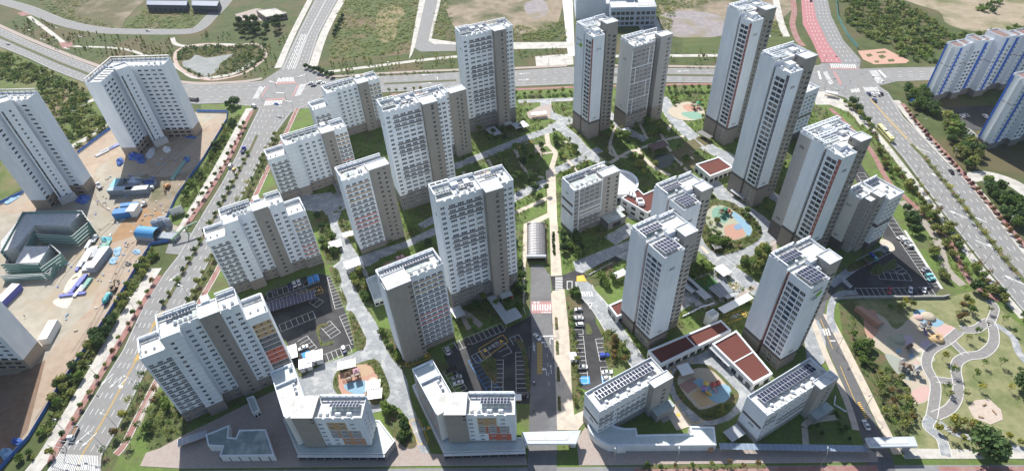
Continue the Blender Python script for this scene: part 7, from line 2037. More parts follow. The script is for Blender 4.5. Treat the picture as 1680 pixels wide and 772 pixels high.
for a in (
 ((881.5,554),(890,563), 'sedan', 'white', 'white sedan crossing the internal road below the red zebra crossing', None),
 ((949,509),(940,509), 'hatch', 'silver', 'silver hatchback at the top of the long parking lot', PL),
 ((949,523),(941,523), 'sedan', 'white', 'white sedan second from the top of the long parking lot', PL),
 ((949.6,533.8),(941,534), 'suv', 'white', 'white suv third from the top of the long parking lot', PL),
 ((955.3,603),(947,603), 'sedan', 'white', 'white sedan just above the blue accessible bay of the long lot', PL),
 ((991,584),(998,583), 'suv', 'blue', 'bright blue suv on the right side of the long parking lot', PL),
 ((996,611.5),(1003,611), 'sedan', 'white', 'white sedan at the lower right of the long parking lot', PL),
 ((995.5,621),(1002,620), 'hatch', 'white', 'white hatchback on the blue bay at the lower right of the long lot', PL),
 ((735,577),(732,568), 'sedan', 'white', 'white sedan alone at the end of the bays under the striped block', PL),
 ((767.5,562),(764,553), 'suv', 'black', 'black suv in the shaded bays under the striped block', PL),
 ((749.5,620),(742,622), 'sedan', 'silver', 'silver sedan beside the L-shaped block wing, upper of two', PL),
 ((752,629),(745,631), 'sedan', 'white', 'white sedan beside the L-shaped block wing, lower of two', PL),
 ((741,608),(734,610), 'suv', 'black', 'black suv in the corner by the L-shaped block wing', PL),
 ((855,650),(847,650), 'suv', 'black', 'black suv at the bottom of the middle lot near the gate block', PL),
 ((476,471.5),(473,463), 'suv', 'navy', 'navy suv in the shaded left lot, left of two white cars', PL),
 ((483.6,467.5),(480.5,459), 'sedan', 'white', 'white sedan in the shaded left lot, left of the pair', PL),
 ((491,464.5),(488,456), 'sedan', 'white', 'white sedan in the shaded left lot, right of the pair', PL),
 ((451.7,480),(449,472), 'sedan', 'grey', 'dark grey sedan alone at the left of the shaded left lot', PL),
 ((501,461),(498,453), 'suv', 'black', 'black suv next to the blue accessible bays of the left lot', PL),
 ((565,575),(568,583), 'suv', 'navy', 'navy suv in the sunny bottom row of the left lot', PL),
 ((498,571.5),(490,575), 'sedan', 'white', 'white sedan above the blue bay by the white ramp shelters', PL),
 ((510,582),(502,586), 'suv', 'white', 'white suv below the blue bay by the white ramp shelters', PL),
 ((1477,391),(1483,389), 'sedan', 'white', 'white sedan at the top of the slanted row, triangular lot', PL),
 ((1483,395),(1489,393), 'suv', 'white', 'white suv second in the slanted row, triangular lot', PL),
 ((1489,400),(1495,398), 'sedan', 'silver', 'silver sedan third in the slanted row, triangular lot', PL),
 ((1493,405),(1499,403), 'hatch', 'white', 'white hatchback fourth in the slanted row, triangular lot', PL),
 ((1517,443.5),(1524,441), 'sedan', 'silver', 'silver sedan low in the slanted row, triangular lot', PL),
 ((1520,448),(1527,446), 'sedan', 'black', 'black sedan between silver and teal cars, triangular lot', PL),
 ((1523,453),(1530,451), 'suv', 'teal', 'pale teal suv near the sharp corner of the triangular lot', PL),
 ((1527,459),(1534,457), 'sedan', 'teal', 'pale teal sedan last in the slanted row, triangular lot', PL),
 ((1431,421),(1427,415), 'sedan', 'blue', 'blue sedan in the row along the grey mid-rise', PL),
 ((1435,425),(1431,419), 'hatch', 'teal', 'pale teal hatchback in the row along the grey mid-rise', PL),
 ((1421,432),(1417,426), 'sedan', 'brown', 'brown sedan in the shaded row along the grey mid-rise', PL),
 ((1452,408),(1448,403), 'hatch', 'silver', 'silver hatchback at the upper end of the row along the grey mid-rise', PL),
 ((1459,478),(1458,484), 'sedan', 'red', 'dark red sedan in the bottom row of the triangular lot', PL),
 ((1493,477),(1492.5,483), 'sedan', 'white', 'white sedan in the bottom row of the triangular lot, left of black', PL),
 ((1500,478.5),(1499.5,484), 'suv', 'black', 'black suv in the bottom row of the triangular lot', PL),
 ((1515,477),(1514.5,483), 'hatch', 'white', 'white hatchback by the sunny end of the bottom row, triangular lot', PL),
 ((1420,698),(1413,684), 'sedan', 'white', 'white sedan climbing the exit road before the grey gate', None),
 ((379,273.5),(389,253), 'van', 'white', 'white van driving up the west street beside a yellow car', None),
 ((384.5,279.5),(394,260), 'hatch', 'yellow', 'yellow taxi-like car beside the white van on the west street', None),
 ((509.5,138),(500,140), 'sedan', 'white', 'white car waiting first at the western crossroads', None),
 ((514.7,141.5),(505,143), 'sedan', 'navy', 'navy car waiting beside the white one at the western crossroads', None),
 ((524,136.5),(514,138), 'suv', 'white', 'white suv queuing second at the western crossroads', None),
 ((531,138),(521,140), 'sedan', 'silver', 'silver car last in the queue at the western crossroads', None),
 ((417,175.5),(405,171), 'van', 'white', 'white van turning at the corner island of the western crossroads', None),
 ((1425,155.5),(1419,149), 'sedan', 'navy', 'dark car leftmost in the queue at the eastern crossroads', None),
 ((1432,156.5),(1426,150), 'sedan', 'white', 'white car in the front queue row, eastern crossroads', None),
 ((1439.5,156),(1433,149.5), 'suv', 'white', 'white suv in the front queue row, eastern crossroads', None),
 ((1445,155),(1438.5,148.5), 'sedan', 'black', 'black car rightmost in the queue at the eastern crossroads', None),
 ((1434,166),(1427,159), 'suv', 'navy', 'navy suv waiting behind the front row, eastern crossroads', None),
 ((1559.7,283),(1550,271), 'sedan', 'black', 'black sedan alone on the far lanes of the eastern avenue', None),
 ((14,73),(0,66), 'sedan', 'white', 'white car on the avenue at the far left edge', None),
 ((243,51),(255,51.5), 'hatch', 'white', 'white car on the curved country road at the top', None),
 ((1330,2),(1331,-6), 'sedan', 'navy', 'dark car at the top of the pink bus lane', None),
 ((1569,192.5),(1563,187), 'sedan', 'white', 'white car leftmost by the blue striped slab', 'cars by the blue striped slabs'),
 ((1578,192),(1572,187), 'suv', 'white', 'white suv second by the blue striped slab', 'cars by the blue striped slabs'),
 ((1585,190.5),(1579,186), 'sedan', 'silver', 'silver car third by the blue striped slab', 'cars by the blue striped slabs'),
 ((1615,192),(1609,187), 'suv', 'white', 'white suv apart on the right by the blue striped slab', 'cars by the blue striped slabs'),
): car(*a)
sheet('parking_lot', [(1545,178),(1640,172),(1660,200),(1600,215),(1575,205)], ASPHD, .13)
ribbon('access_road', [(1575,203),(1592,222),(1606,240)],8, ASPH, .12); ribbon('access_road', [(1590,292),(1620,288),(1660,300),(1690,320)],9, PAVEW, .12)
def truck(name, label, px, head_px, cab, bed_mat, L=6.5, W=2.2, box=0.0, tank=None, cat='truck', z=.2):
 p, q = G(*px), G(*head_px)
 t = thing(name, label, cat, (p.x, p.y, z), math.atan2(q.y - p.y, q.x - p.x))
 c = MB(); x1 = L / 2
 loft(c, [[(x1 - 1.7,-W / 2,.5),(x1 - 1.7, W / 2,.5),(x1 - 1.7, W / 2,2.3),(x1 - 1.7,-W / 2,2.3)],[(x1 - .5,-W / 2,.5),(x1 - .5, W / 2,.5),(x1 - .5, W / 2,2.25),(x1 - .5,-W / 2,2.25)],[(x1,-W / 2 * .96,.5),(x1, W / 2 * .96,.5),(x1, W / 2 * .96,1.3),(x1,-W / 2 * .96,1.3)]], cab)
 c.build('cab', t)
 g = MB(); g.face([(x1 - .48,-W * .4,2.1),(x1 - .02,-W * .4,1.36),(x1 - .02, W * .4,1.36),(x1 - .48, W * .4,2.1)][::-1], GLASS)
 for s in (-1,1): g.face([(x1 - 1.4, s * (W / 2 + .01),1.4),(x1 - .55, s * (W / 2 + .01),1.4),(x1 - .65, s * (W / 2 + .01),2.05),(x1 - 1.4, s * (W / 2 + .01),2.05)], GLASS)
 g.build('window_glass', t)
 f = MB(); f.box(-L / 2, x1 - 1.6,-W * .35, W * .35,.55,.85, M('chassis', (.05,.05,.055), rough=.7), bottom=True); f.build('chassis', t)
 b = MB()
 if tank:
  n = 12
  secs = []
  for x, r in ((-L / 2 + .1,.7),(-L / 2 + .9,1.15),(0,1.25),(x1 - 2.2,.8)):
   secs.append([(x, r * math.cos(2 * math.pi * j / n),1.95 + r * math.sin(2 * math.pi * j / n)) for j in range(n)])
  loft(b, secs, tank); b.build('mixer_drum', t)
 elif box:
  b.box(-L / 2, x1 - 1.8,-W / 2, W / 2,.88,.88 + box, bed_mat, bottom=True); b.build('cargo_box', t)
 else:
  b.box(-L / 2, x1 - 1.8,-W / 2, W / 2,.86,1.0, bed_mat, bottom=True)
  for a in ((-L / 2, x1 - 1.8, W / 2 - .08, W / 2),(-L / 2, x1 - 1.8,-W / 2,-W / 2 + .08),(-L / 2,-L / 2 + .08,-W / 2 + .08, W / 2 - .08)): b.box(*a, 1.0,1.45, cab)
  b.build('flat_bed', t)
 for s in (-1,1):
  for x in (-L * .33, x1 - .9):
   o = link('wheel', WHEEL, t, (x, s * (W / 2 - .15),.45)); o.scale = (1.4,1.4,1.4)
 return t
TC = M('truck_white', (.66,.68,.68), rough=.35); CB = M('container_blue', (.04,.17,.42),(.06,.22,.50),1,.5); CW = M('container_white', (.62,.63,.62),(.7,.7,.69),1,.6); CG = M('container_grey', (.22,.25,.29),(.28,.31,.35),1,.6)
truck('flatbed_truck', 'small white flatbed truck with empty brown bed at the bottom zebra crossing', (123,712),(115,728), TC, M('brown_bed', (.20,.13,.08),(.26,.18,.12),2,.9),6.4)
truck('cement_mixer', 'teal cement mixer truck on the orange dirt of the building site', (178,492),(184,480), PAINTS['teal'], TC, 7.5,2.4,0, M('mixer_teal', (.05,.30,.33), rough=.5))
truck('dump_truck', 'blue truck on the lanes near the western crossroads', (400,248),(407,234), PAINTS['blue'], M('dark_bed', (.06,.07,.09), rough=.8),6.5)
truck('flatbed_truck', 'black truck turning off the avenue beside the white site tower', (318,165),(331,166), PAINTS['black'], M('dark_bed', (1,1,1)),9)
truck('flatbed_truck', 'white truck parked beside the long grey containers on the site', (245,311.5),(252,310), TC, CG, 6.5)
truck('flatbed_truck', 'white truck beside the two blue site containers', (234,339),(240,335), TC, TC, 6.0)
truck('flatbed_truck', 'white truck at the corner of the tall site tower', (164,307),(160,300), TC, M('grey_load', (.3,.3,.3),(.4,.4,.4),2),6.5)
truck('flatbed_truck', 'white truck among the green and white materials of the site', (157,394),(160,389), TC, TC, 6.0)
BUSP = M('bus_pale_yellow', (.60,.58,.24), rough=.35)
for px, hp, lab in (((1446.8,216.5),(1439,208), 'pale yellow bus, front one of two on the eastern avenue'),((1456,227),(1449,219), 'pale yellow bus, rear one of two on the eastern avenue')):
 p, q = G(*px), G(*hp)
 t = thing('bus', lab, 'bus', (p.x, p.y, .2), math.atan2(q.y - p.y, q.x - p.x), 'two buses in line')
 b = MB(); loft(b, [[(x, -w, .4),(x, w, .4),(x, w, h - .3),(x, w * .9, h),(x, -w * .9, h),(x, -w, h - .3)] for x, w, h in ((-5.5,1.15,2.9),(-5.3,1.25,3.1),(5.2,1.25,3.1),(5.5,1.15,2.8))], BUSP); b.build('body', t)
 b = MB()
 for s in (-1,1): b.face([(-5, s * 1.26,1.4),(5, s * 1.26,1.4),(5, s * 1.26,2.4),(-5, s * 1.26,2.4)], GLASS)
 b.build('window_glass', t)
 b = MB(); b.box(-3.2,-.6,-.8,.8,3.1,3.35, TC); b.box(1,3,-.7,.7,3.1,3.3, TC); b.build('roof_unit', t)
 for s in (-1,1):
  for x in (-3.2,3.4): o = link('wheel', WHEEL, t, (x, s * 1.1,.48)); o.scale = (1.5,1.5,1.5)
# ================================================================ building site things
def fence(name, label, px, h, pmat, cat='fence', step=3.0, group=None, zb=.1):
 """hoarding of single panels and posts, each its own part"""
 P = world_line(px)
 c = P[0]
 t = thing(name, label, cat, (c.x, c.y, zb),0, group)
 post = MB(); post.box(-.05,.05,-.05,.05,0, h + .1, STEEL); pm = post.mesh('post')
 cache = {}
 for a, d in zip(P, P[1:]):
  L = (d - a).length; n = max(1, round(L / step)); w = L / n
  an = math.atan2((d - a).y, (d - a).x)
  key = round(w, 1)
  if key not in cache:
   b = MB(); b.box(.04, key - .02,-.03,.03,.08, h, pmat, bottom=True)
   k = 8
   for i in range(k): b.box(.1 + i * (key - .2) / k, .1 + (i + .5) * (key - .2) / k, -.06,-.031,.1, h - .05, pmat)
   cache[key] = b.mesh('fence_panel')
  for i in range(n):
   q = a.lerp(d, i / n)
   link('fence_panel', cache[key], t, (q.x - c.x, q.y - c.y, 0), an); link('post', pm, t, (q.x - c.x, q.y - c.y, 0), an)
 return t
HB = M('hoarding_blue', (.05,.15,.48),(.08,.20,.56),.6,.5)
fence('site_fence', 'blue sheet hoarding along the west street side of the building site', [(0,772),(50,717.5),(98,637),(135,583),(182,512),(232,429),(249,402),(277,397)],1.9, HB, step=5.0)
fence('site_fence', 'blue sheet hoarding between the site entrance and the crossroads corner', [(272,364),(291,323),(335,261),(373,198),(374,184.5),(323,183.5)],1.9, HB, step=4.5)
fence('site_fence', 'blue hoarding along the back of the site behind the first white tower', [(128,252),(184,210)],1.9, HB, step=4.5)
fence('site_fence', 'blue hoarding along the back of the site behind the taller white tower', [(0,335),(40,316)],1.9, HB, step=4.5)
fence('wire_fence', 'green wire fence along the northern road above the orange corner square', [(1371,0),(1374,30),(1388,58),(1406,80)],3.0, M('green_mesh_panel', (.10,.22,.20),(.14,.28,.25),2,.8), step=5)
def container(label, px, head_px, L, W, H, mat, roof=None, name='site_container', cat='container', z=.12):
 p, q = G(*px), G(*head_px)
 t = thing(name, label, cat, (p.x, p.y, z), math.atan2(q.y - p.y, q.x - p.x))
 b = MB(); b.box(-L / 2, L / 2,-W / 2, W / 2,.1, H, mat, top=roof or mat)
 for i in range(int(L / .5)): x = -L / 2 + .25 + i * .5; b.box(x - .1, x + .1,-W / 2 - .05,-W / 2,.2, H - .15, mat); b.box(x - .1, x + .1, W / 2, W / 2 + .05,.2, H - .15, mat)
 b.build('container_wall', t)
 d = MB(); d.box(L / 2, L / 2 + .05,-W / 2 + .1,-.02,.2, H - .1, mat); d.box(L / 2, L / 2 + .05,.02, W / 2 - .1,.2, H - .1, mat); d.build('door', t)
 r = MB(); r.box(-L / 2 - .04, L / 2 + .04,-W / 2 - .06, W / 2 + .06, H, H + .12, roof or mat); r.build('roof_frame', t)
 return t
for a in (('blue site container next to the white hut', (205,354),(214,353),10,5.0,4.0, CB, CB),('small blue container behind the white hut', (216,342),(225,341),10,3.2,3.4, CG, CB),('white site hut between blue containers', (223,350),(227,344),7.5,5.0,4.6, CW, CW),
   ('long grey container in front of the sand bay, left one', (202,317.5),(214,317),15,4,4.0, CG, M('pale_blue_roof', (.30,.40,.50),(.36,.46,.56),1,.6)),('long grey container in front of the sand bay, right one', (228,317),(240,316),14,4,4.0, CG, CW),
   ('teal roofed container at the left end of the sand bay', (194,308),(197,303),9,4,4, CG, M('teal_roof', (.15,.42,.48),(.2,.48,.54),1,.6)),
   ('white office container by the tower cut off at the left edge', (86,549),(92,538),12,4.0,4.0, CW, CW),('grey long cabin at the end of the white material stacks', (167,430),(176,418),17,4.2,4.0, CG, M('cabin_roof_white', (.50,.50,.48),(.58,.58,.55),1,.8)),
   ('blue and white cabin at the left edge of the site', (18,488),(28,478),13,4.5,3.6, M('cabin_violet', (.12,.13,.40), rough=.6), CW)):
 container(*a)
# sand bay with tarpaulins
t = thing('sand_bay', 'walled sand bay partly covered by blue tarpaulin in the tower shade', 'storage bay', tuple(G(228,308).xy) + (.1,))
c0 = G(228,308)
b = MB()
q = [G(*p) - c0 for p in ((197,309),(255,307),(258,299),(205,297))]
for a, d in zip(q, q[1:] + q[:1]): b.beam((a.x, a.y, 1.2),(d.x, d.y, 1.2),.5,2.4, CG)
b.build('bay_wall', t)
TARP = M('blue_tarpaulin', (.025,.07,.30),(.05,.12,.42),1.5,.6, c3=(.10,.20,.46), s3=.6)
TARPL = M('pale_blue_tarpaulin', (.20,.36,.50),(.32,.46,.58),1.6,.7)
def heap(name, label, px, h, mat, cat, parent=None, seed=1, n=10):
 """irregular draped heap over a traced outline"""
 w = [G(*p) for p in px]; c = sum(w, Vector()) / len(w)
 g = random.Random(seed)
 ring = smooth([(v.x - c.x, v.y - c.y) for v in w],3)
 b = MB(); ring = [p * (.82 * g.uniform(.86,1.1)) for p in ring]; rings = [[(p.x, p.y, 0) for p in ring]]
 for k, (f, z) in enumerate(((.92,.55),(.66,.85),(.33,1.0))):
  rings.append([(p.x * f * g.uniform(.9,1.05), p.y * f * g.uniform(.9,1.05), h * .7 * z * g.uniform(.45,1.15)) for p in ring])
 m = len(ring)
 for a, d in zip(rings, rings[1:]):
  for j in range(m): b.face([a[j], a[(j + 1) % m], d[(j + 1) % m], d[j]], mat)
 for j in range(m): b.face([rings[-1][j], rings[-1][(j + 1) % m],(0,0, h)], mat)
 me = b.mesh(name)
 if parent is not None:
  return link(name, me, parent, (c.x - parent.location.x, c.y - parent.location.y, .05))
 o = link(name, me, None, (c.x, c.y, .12), label=label, category=cat); return o
heap('tarpaulin', '', [(205,302),(212,292),(232,291),(238,298),(222,304)],2.6, M('white_blue_sheet', (.45,.50,.60),(.55,.60,.68),1,.6), 'tarpaulin', t, 3); heap('tarpaulin', '', [(232,302),(240,292),(256,292),(258,302),(246,306)],2.2, TARP, 'tarpaulin', t, 4)
for lab, px, h, m in (('blue tarpaulin heap by the left foot of the first white tower', [(208,258),(214,250),(232,250),(238,258),(226,264),(212,264)],4, TARP),('second blue tarpaulin heap by the first white tower', [(222,264),(230,256),(240,260),(240,268),(228,270)],4, TARP),
      ('blue truck load under tarpaulin left of the tower', [(190,270),(194,260),(202,258),(204,268),(196,275)],3, TARP),('pale covered pallet row against the tower base', [(238,258),(250,242),(256,242),(254,256),(244,264)],3, M('pale_wrapped_load', (.45,.47,.52),(.55,.56,.6),1,.6)),
      ('white sheet over pallets by the tower entrance', [(266,246),(272,240),(282,242),(280,250),(270,252)],2.5, M('white_sheet', (.62,.62,.62),(.7,.7,.7),1,.6)),('blue sheet beside the green scaffold strip in the tower shade', [(300,262),(304,256),(314,258),(312,266),(302,268)],1.5, TARP),
      ('blue tarpaulin at the far corner under the right wing', [(302,226),(304,223),(322,224),(322,228)],1.2, TARP),('blue tarpaulin around the foot of the taller tower', [(120,332),(126,322),(146,318),(152,326),(138,336)],2, TARP),
      ('pale blue sheet right of the white material stacks', [(184,416),(188,406),(200,404),(198,418),(190,424)],1.2, TARPL),('pale blue sheet below the other one beside the stacks', [(178,434),(182,422),(194,420),(190,434)],1.0, TARPL),('crumpled pale blue sheet on the bare ground', [(216,412),(222,408),(232,410),(230,418),(220,418)],1.2, TARPL),
      ('teal covered material heap above the white stacks', [(164,396),(166,388),(186,388),(184,396),(172,398)],1.5, M('teal_cover', (.10,.36,.42),(.16,.44,.50),1,.6)),('blue covered heap inside the bottom left corner of the site', [(0,748),(0,738),(18,733),(26,742),(10,758)],3, TARPL),('blue net covered heap at the bottom left corner', [(18,728),(22,716),(40,720),(34,732)],2, TARP),
      ('grey earth pile on the bare site ground', [(204,432),(212,426),(218,434),(208,438)],1.8, M('grey_earth', (.26,.23,.20),(.34,.31,.27),1,.95)),('blue sheets along the back hoarding', [(2,330),(30,316),(36,322),(10,338)],1.2, TARPL)):
 heap('tarpaulin' if 'earth' not in lab else 'earth_pile', lab, px, h, m, 'tarpaulin' if 'earth' not in lab else 'earth pile', None, int(px[0][0]))
# stacks of building material
SM = [CW, M('violet_blue_stack', (.14,.16,.45),(.2,.22,.52),1,.6), M('grey_stack', (.34,.35,.36),(.44,.45,.46),1,.8), M('green_stack', (.16,.33,.28),(.22,.40,.34),1,.7)]
NM = ['white', 'violet blue', 'grey', 'green']
def stack(label, px, head_px, L, W, n, mat, name='material_stack', group=None):
 p, q = G(*px), G(*head_px)
 t = thing(name, label, 'material stack', (p.x, p.y, .1), math.atan2(q.y - p.y, q.x - p.x), group)
 b = MB(); b.box(-L / 2, L / 2,-W / 2, W / 2,.15,.4, mat, bottom=True); me = b.mesh('sheet_layer')
 for i in range(n): link('sheet_layer', me, t, (random.uniform(-.15,.15), random.uniform(-.1,.1), i * .28), random.uniform(-.02,.02))
 b = MB(); b.box(-L / 2 + .3,-L / 2 + .5,-W / 2, W / 2,0,.15, M('timber', (.35,.25,.15),(.42,.31,.2),3,.9)); b.box(L / 2 - .5, L / 2 - .3,-W / 2, W / 2,0,.15, MATS['timber']); b.build('bearer', t)
for i, (px, L, W, n, m) in enumerate((((140,424),15,2.5,4,0),((147,420),12,2.6,5,0),((134,432),13,1.4,3,1),((156,428),14,1.6,4,1),((143,438),7,2.4,4,0),((151,437),8,2.2,3,2),((160,417),7,4,5,2),((168,410),9,3,4,3),((155,412),6,3,4,0),((176,404),8,2.2,3,3),((147,402),7,2,4,0))):
 stack(['long white', 'second long white', 'long violet blue', 'middle violet blue', 'short white', 'short grey', 'wide grey', 'green', 'square white', 'narrow green', 'upper white'][i] + ' stack of building sheets in the middle of the site', px, (px[0] + 10, px[1] - 16), L, W, n, SM[m])
for i, (px, L, W, n, m) in enumerate((((126,470),11,1.6,4,1),((136,462),9,1.8,5,1),((130,478),8,1.6,3,0),((144,466),7,2.2,4,3),((120,484),13,1.5,3,1),((138,474),6,1.8,4,2))):
 stack(['violet blue', 'taller violet blue', 'small white', 'small green', 'lowest violet blue', 'small grey'][i] + ' stack of building sheets in the lower group of the site', px, (px[0] + 9, px[1] - (12 if i != 4 else 1)), L, W, n, SM[m])
stack('long green and white formwork strip in the tower shade', (296,276),(306,262),26,2.2,2, SM[3])
for i, px in enumerate(((190,240),(176,246),(168,252))): stack(['first', 'second', 'third'][i] + ' small heap of bars on the track behind the first white tower', px, (px[0] + 8, px[1] - 4),9,3,2, SM[(1,2,2)[i]])
# excavator, crane truck, blue silo shed
def excavator(label, px, head_px, col):
 p, q = G(*px), G(*head_px)
 t = thing('excavator', label, 'excavator', (p.x, p.y, .12), math.atan2(q.y - p.y, q.x - p.x))
 m = M(col[0], col[1], rough=.5)
 for s in (-1,1):
  b = MB(); loft(b, [[(x, s * 1.1 - .28, z0),(x, s * 1.1 + .28, z0),(x, s * 1.1 + .28, z1),(x, s * 1.1 - .28, z1)] for x, z0, z1 in ((-1.8,.25,.55),(-1.5,0,.8),(1.5,0,.8),(1.8,.25,.55))], TYRE); b.build('track', t)
 b = MB(); b.box(-1.7,1.0,-1.2,1.2,.9,1.9, m, bottom=True); b.build('upper_body', t)
 b = MB(); b.box(-.2,1.1,.1,1.15,1.9,2.9, GLASS); b.box(-.25,1.15,.05,1.2,2.9,3.0, m); b.build('cab', t)
 b = MB(); b.beam((.8,-.4,1.6),(3.6,-.4,3.9),.4,.5, m); b.build('boom', t); b = MB(); b.beam((3.5,-.4,3.9),(5.6,-.4,1.6),.3,.35, m); b.build('arm', t)
 b = MB(); b.prism([(5.2,-.9),(6.1,-.9),(6.1,.1),(5.2,.1)],.5,1.5, M('bucket_steel', (.12,.11,.1), rough=.6)); b.build('bucket', t)
excavator('orange excavator right of the sand bay', (276,308),(273,316),('excavator_orange', (.55,.22,.05)))
excavator('dark excavator next to the teal cement mixer', (188,476),(192,468),('excavator_dark', (.16,.11,.07)))
p = G(247,388); q = G(258,389)
t = thing('silo_shed', 'blue barrel roofed washing plant at the site entrance', 'plant shed', (p.x, p.y, .1), math.atan2(q.y - p.y, q.x - p.x))
b = MB()
for j in range(8):
 t0, t1 = math.pi * j / 8, math.pi * (j + 1) / 8
 b.face([(-6,4 * math.cos(t0),3 + 3 * math.sin(t0)),(6,4 * math.cos(t0),3 + 3 * math.sin(t0)),(6,4 * math.cos(t1),3 + 3 * math.sin(t1)),(-6,4 * math.cos(t1),3 + 3 * math.sin(t1))][::-1], M('shed_blue', (.06,.24,.48),(.09,.30,.55),1,.5))
b.build('barrel_roof', t)
b = MB(); b.box(-6,6,-4,-3.8,0,3, CG); b.box(-6,6,3.8,4,0,3, CG); b.box(-6,-5.8,-3.8,3.8,0,5.4, CG); b.box(6.2,18,-2.4,2.4,.2,2.2, CG); b.build('wall', t)
b = MB(); b.beam((17,-3.5,2.5),(22,4,6),.8,.8, M('frame_green', (.18,.30,.18), rough=.6)); b.beam((17,-3.5,0),(17,-3.5,3),.5,.5, MATS['frame_green']); b.beam((22,4,0),(22,4,6),.5,.5, MATS['frame_green']); b.beam((22,4,6),(27,9,6.4),.8,.8, MATS['frame_green']); b.build('conveyor', t)
for i, (px, r) in enumerate((((258,372),2.2),((268,368),2.6),((278,370),2.0))):
 w = G(*px); b = MB(); b.tube((0,0,0),(0,0,4.4), r, r, CG, 10); b.tube((0,0,4.4),(0,0,5.4), r, r * .3, CG, 10)
 link('site_silo', b.mesh('site_silo'), None, (w.x, w.y, .1), label=['left', 'middle', 'right'][i] + ' one of three grey silos by the site entrance', category='silo', group='silos by the site entrance')
w = G(293,352); t = thing('site_gate', 'tilted white site gate leaf at the entrance from the west street', 'gate', (w.x, w.y, .1),.6); b = MB(); b.box(-3.5,3.5,-.1,.1,.2,5.4, CW); b.build('gate_leaf', t); b = MB(); b.box(-3.8,-3.5,-.15,.15,0,6, STEEL); b.box(3.5,3.8,-.15,.15,0,6, STEEL); b.build('post', t)
# ================================================================ shelters, street furniture, play equipment, people
PERG = M('grey_canopy_sheet', (.34,.36,.38),(.42,.44,.46),1,.5); PALEC = M('white_canopy', (.66,.67,.67),(.74,.74,.73),1,.6); PURP = M('violet_polycarbonate', (.07,.065,.10),(.11,.10,.15),1,.25, spec=.6)
def shelter(label, px, L, W, rz, h=3.0, mat=None, walls=False, name='shelter'):
 p = G(*px)
 t = thing(name, label, 'shelter', (p.x, p.y, .2), R(rz))
 b = MB(); b.box(-L / 2, L / 2,-W / 2, W / 2, h - .2, h, mat or PERG, bottom=True); b.build('roof', t)
 b = MB()
 n = max(1, int(L / 1.6))
 for i in range(n + 1): x = -L / 2 + L * i / n; b.box(x - .05, x + .05,-W / 2 - .06, W / 2 + .06, h, h + .09, ALU)
 b.build('roof_rib', t)
 po = MB(); po.box(-.09,.09,-.09,.09,0, h - .2, STEEL); pm = po.mesh('post')
 for x in (-L / 2 + .3, L / 2 - .3):
  for y in (-W / 2 + .3, W / 2 - .3): link('post', pm, t, (x, y, 0))
 if walls:
  b = MB(); b.box(-L / 2 + .15, L / 2 - .15,-W / 2 + .15, W / 2 - .15,0, h - .21, OFFWH); b.build('wall', t)
  b = MB(); b.box(-.6,.6,-W / 2 + .1,-W / 2 + .149,0,2.1, DARKB); b.build('door', t)
 else:
  b = MB(); b.box(-L / 2 + .6, L / 2 - .6,-.3,.3,.35,.47, M('bench_timber', (.30,.19,.10),(.36,.24,.14),3,.8), bottom=True); b.box(-L / 2 + .7,-L / 2 + .9,-.25,.25,0,.35, STEEL); b.box(L / 2 - .9, L / 2 - .7,-.25,.25,0,.35, STEEL); b.build('bench', t)
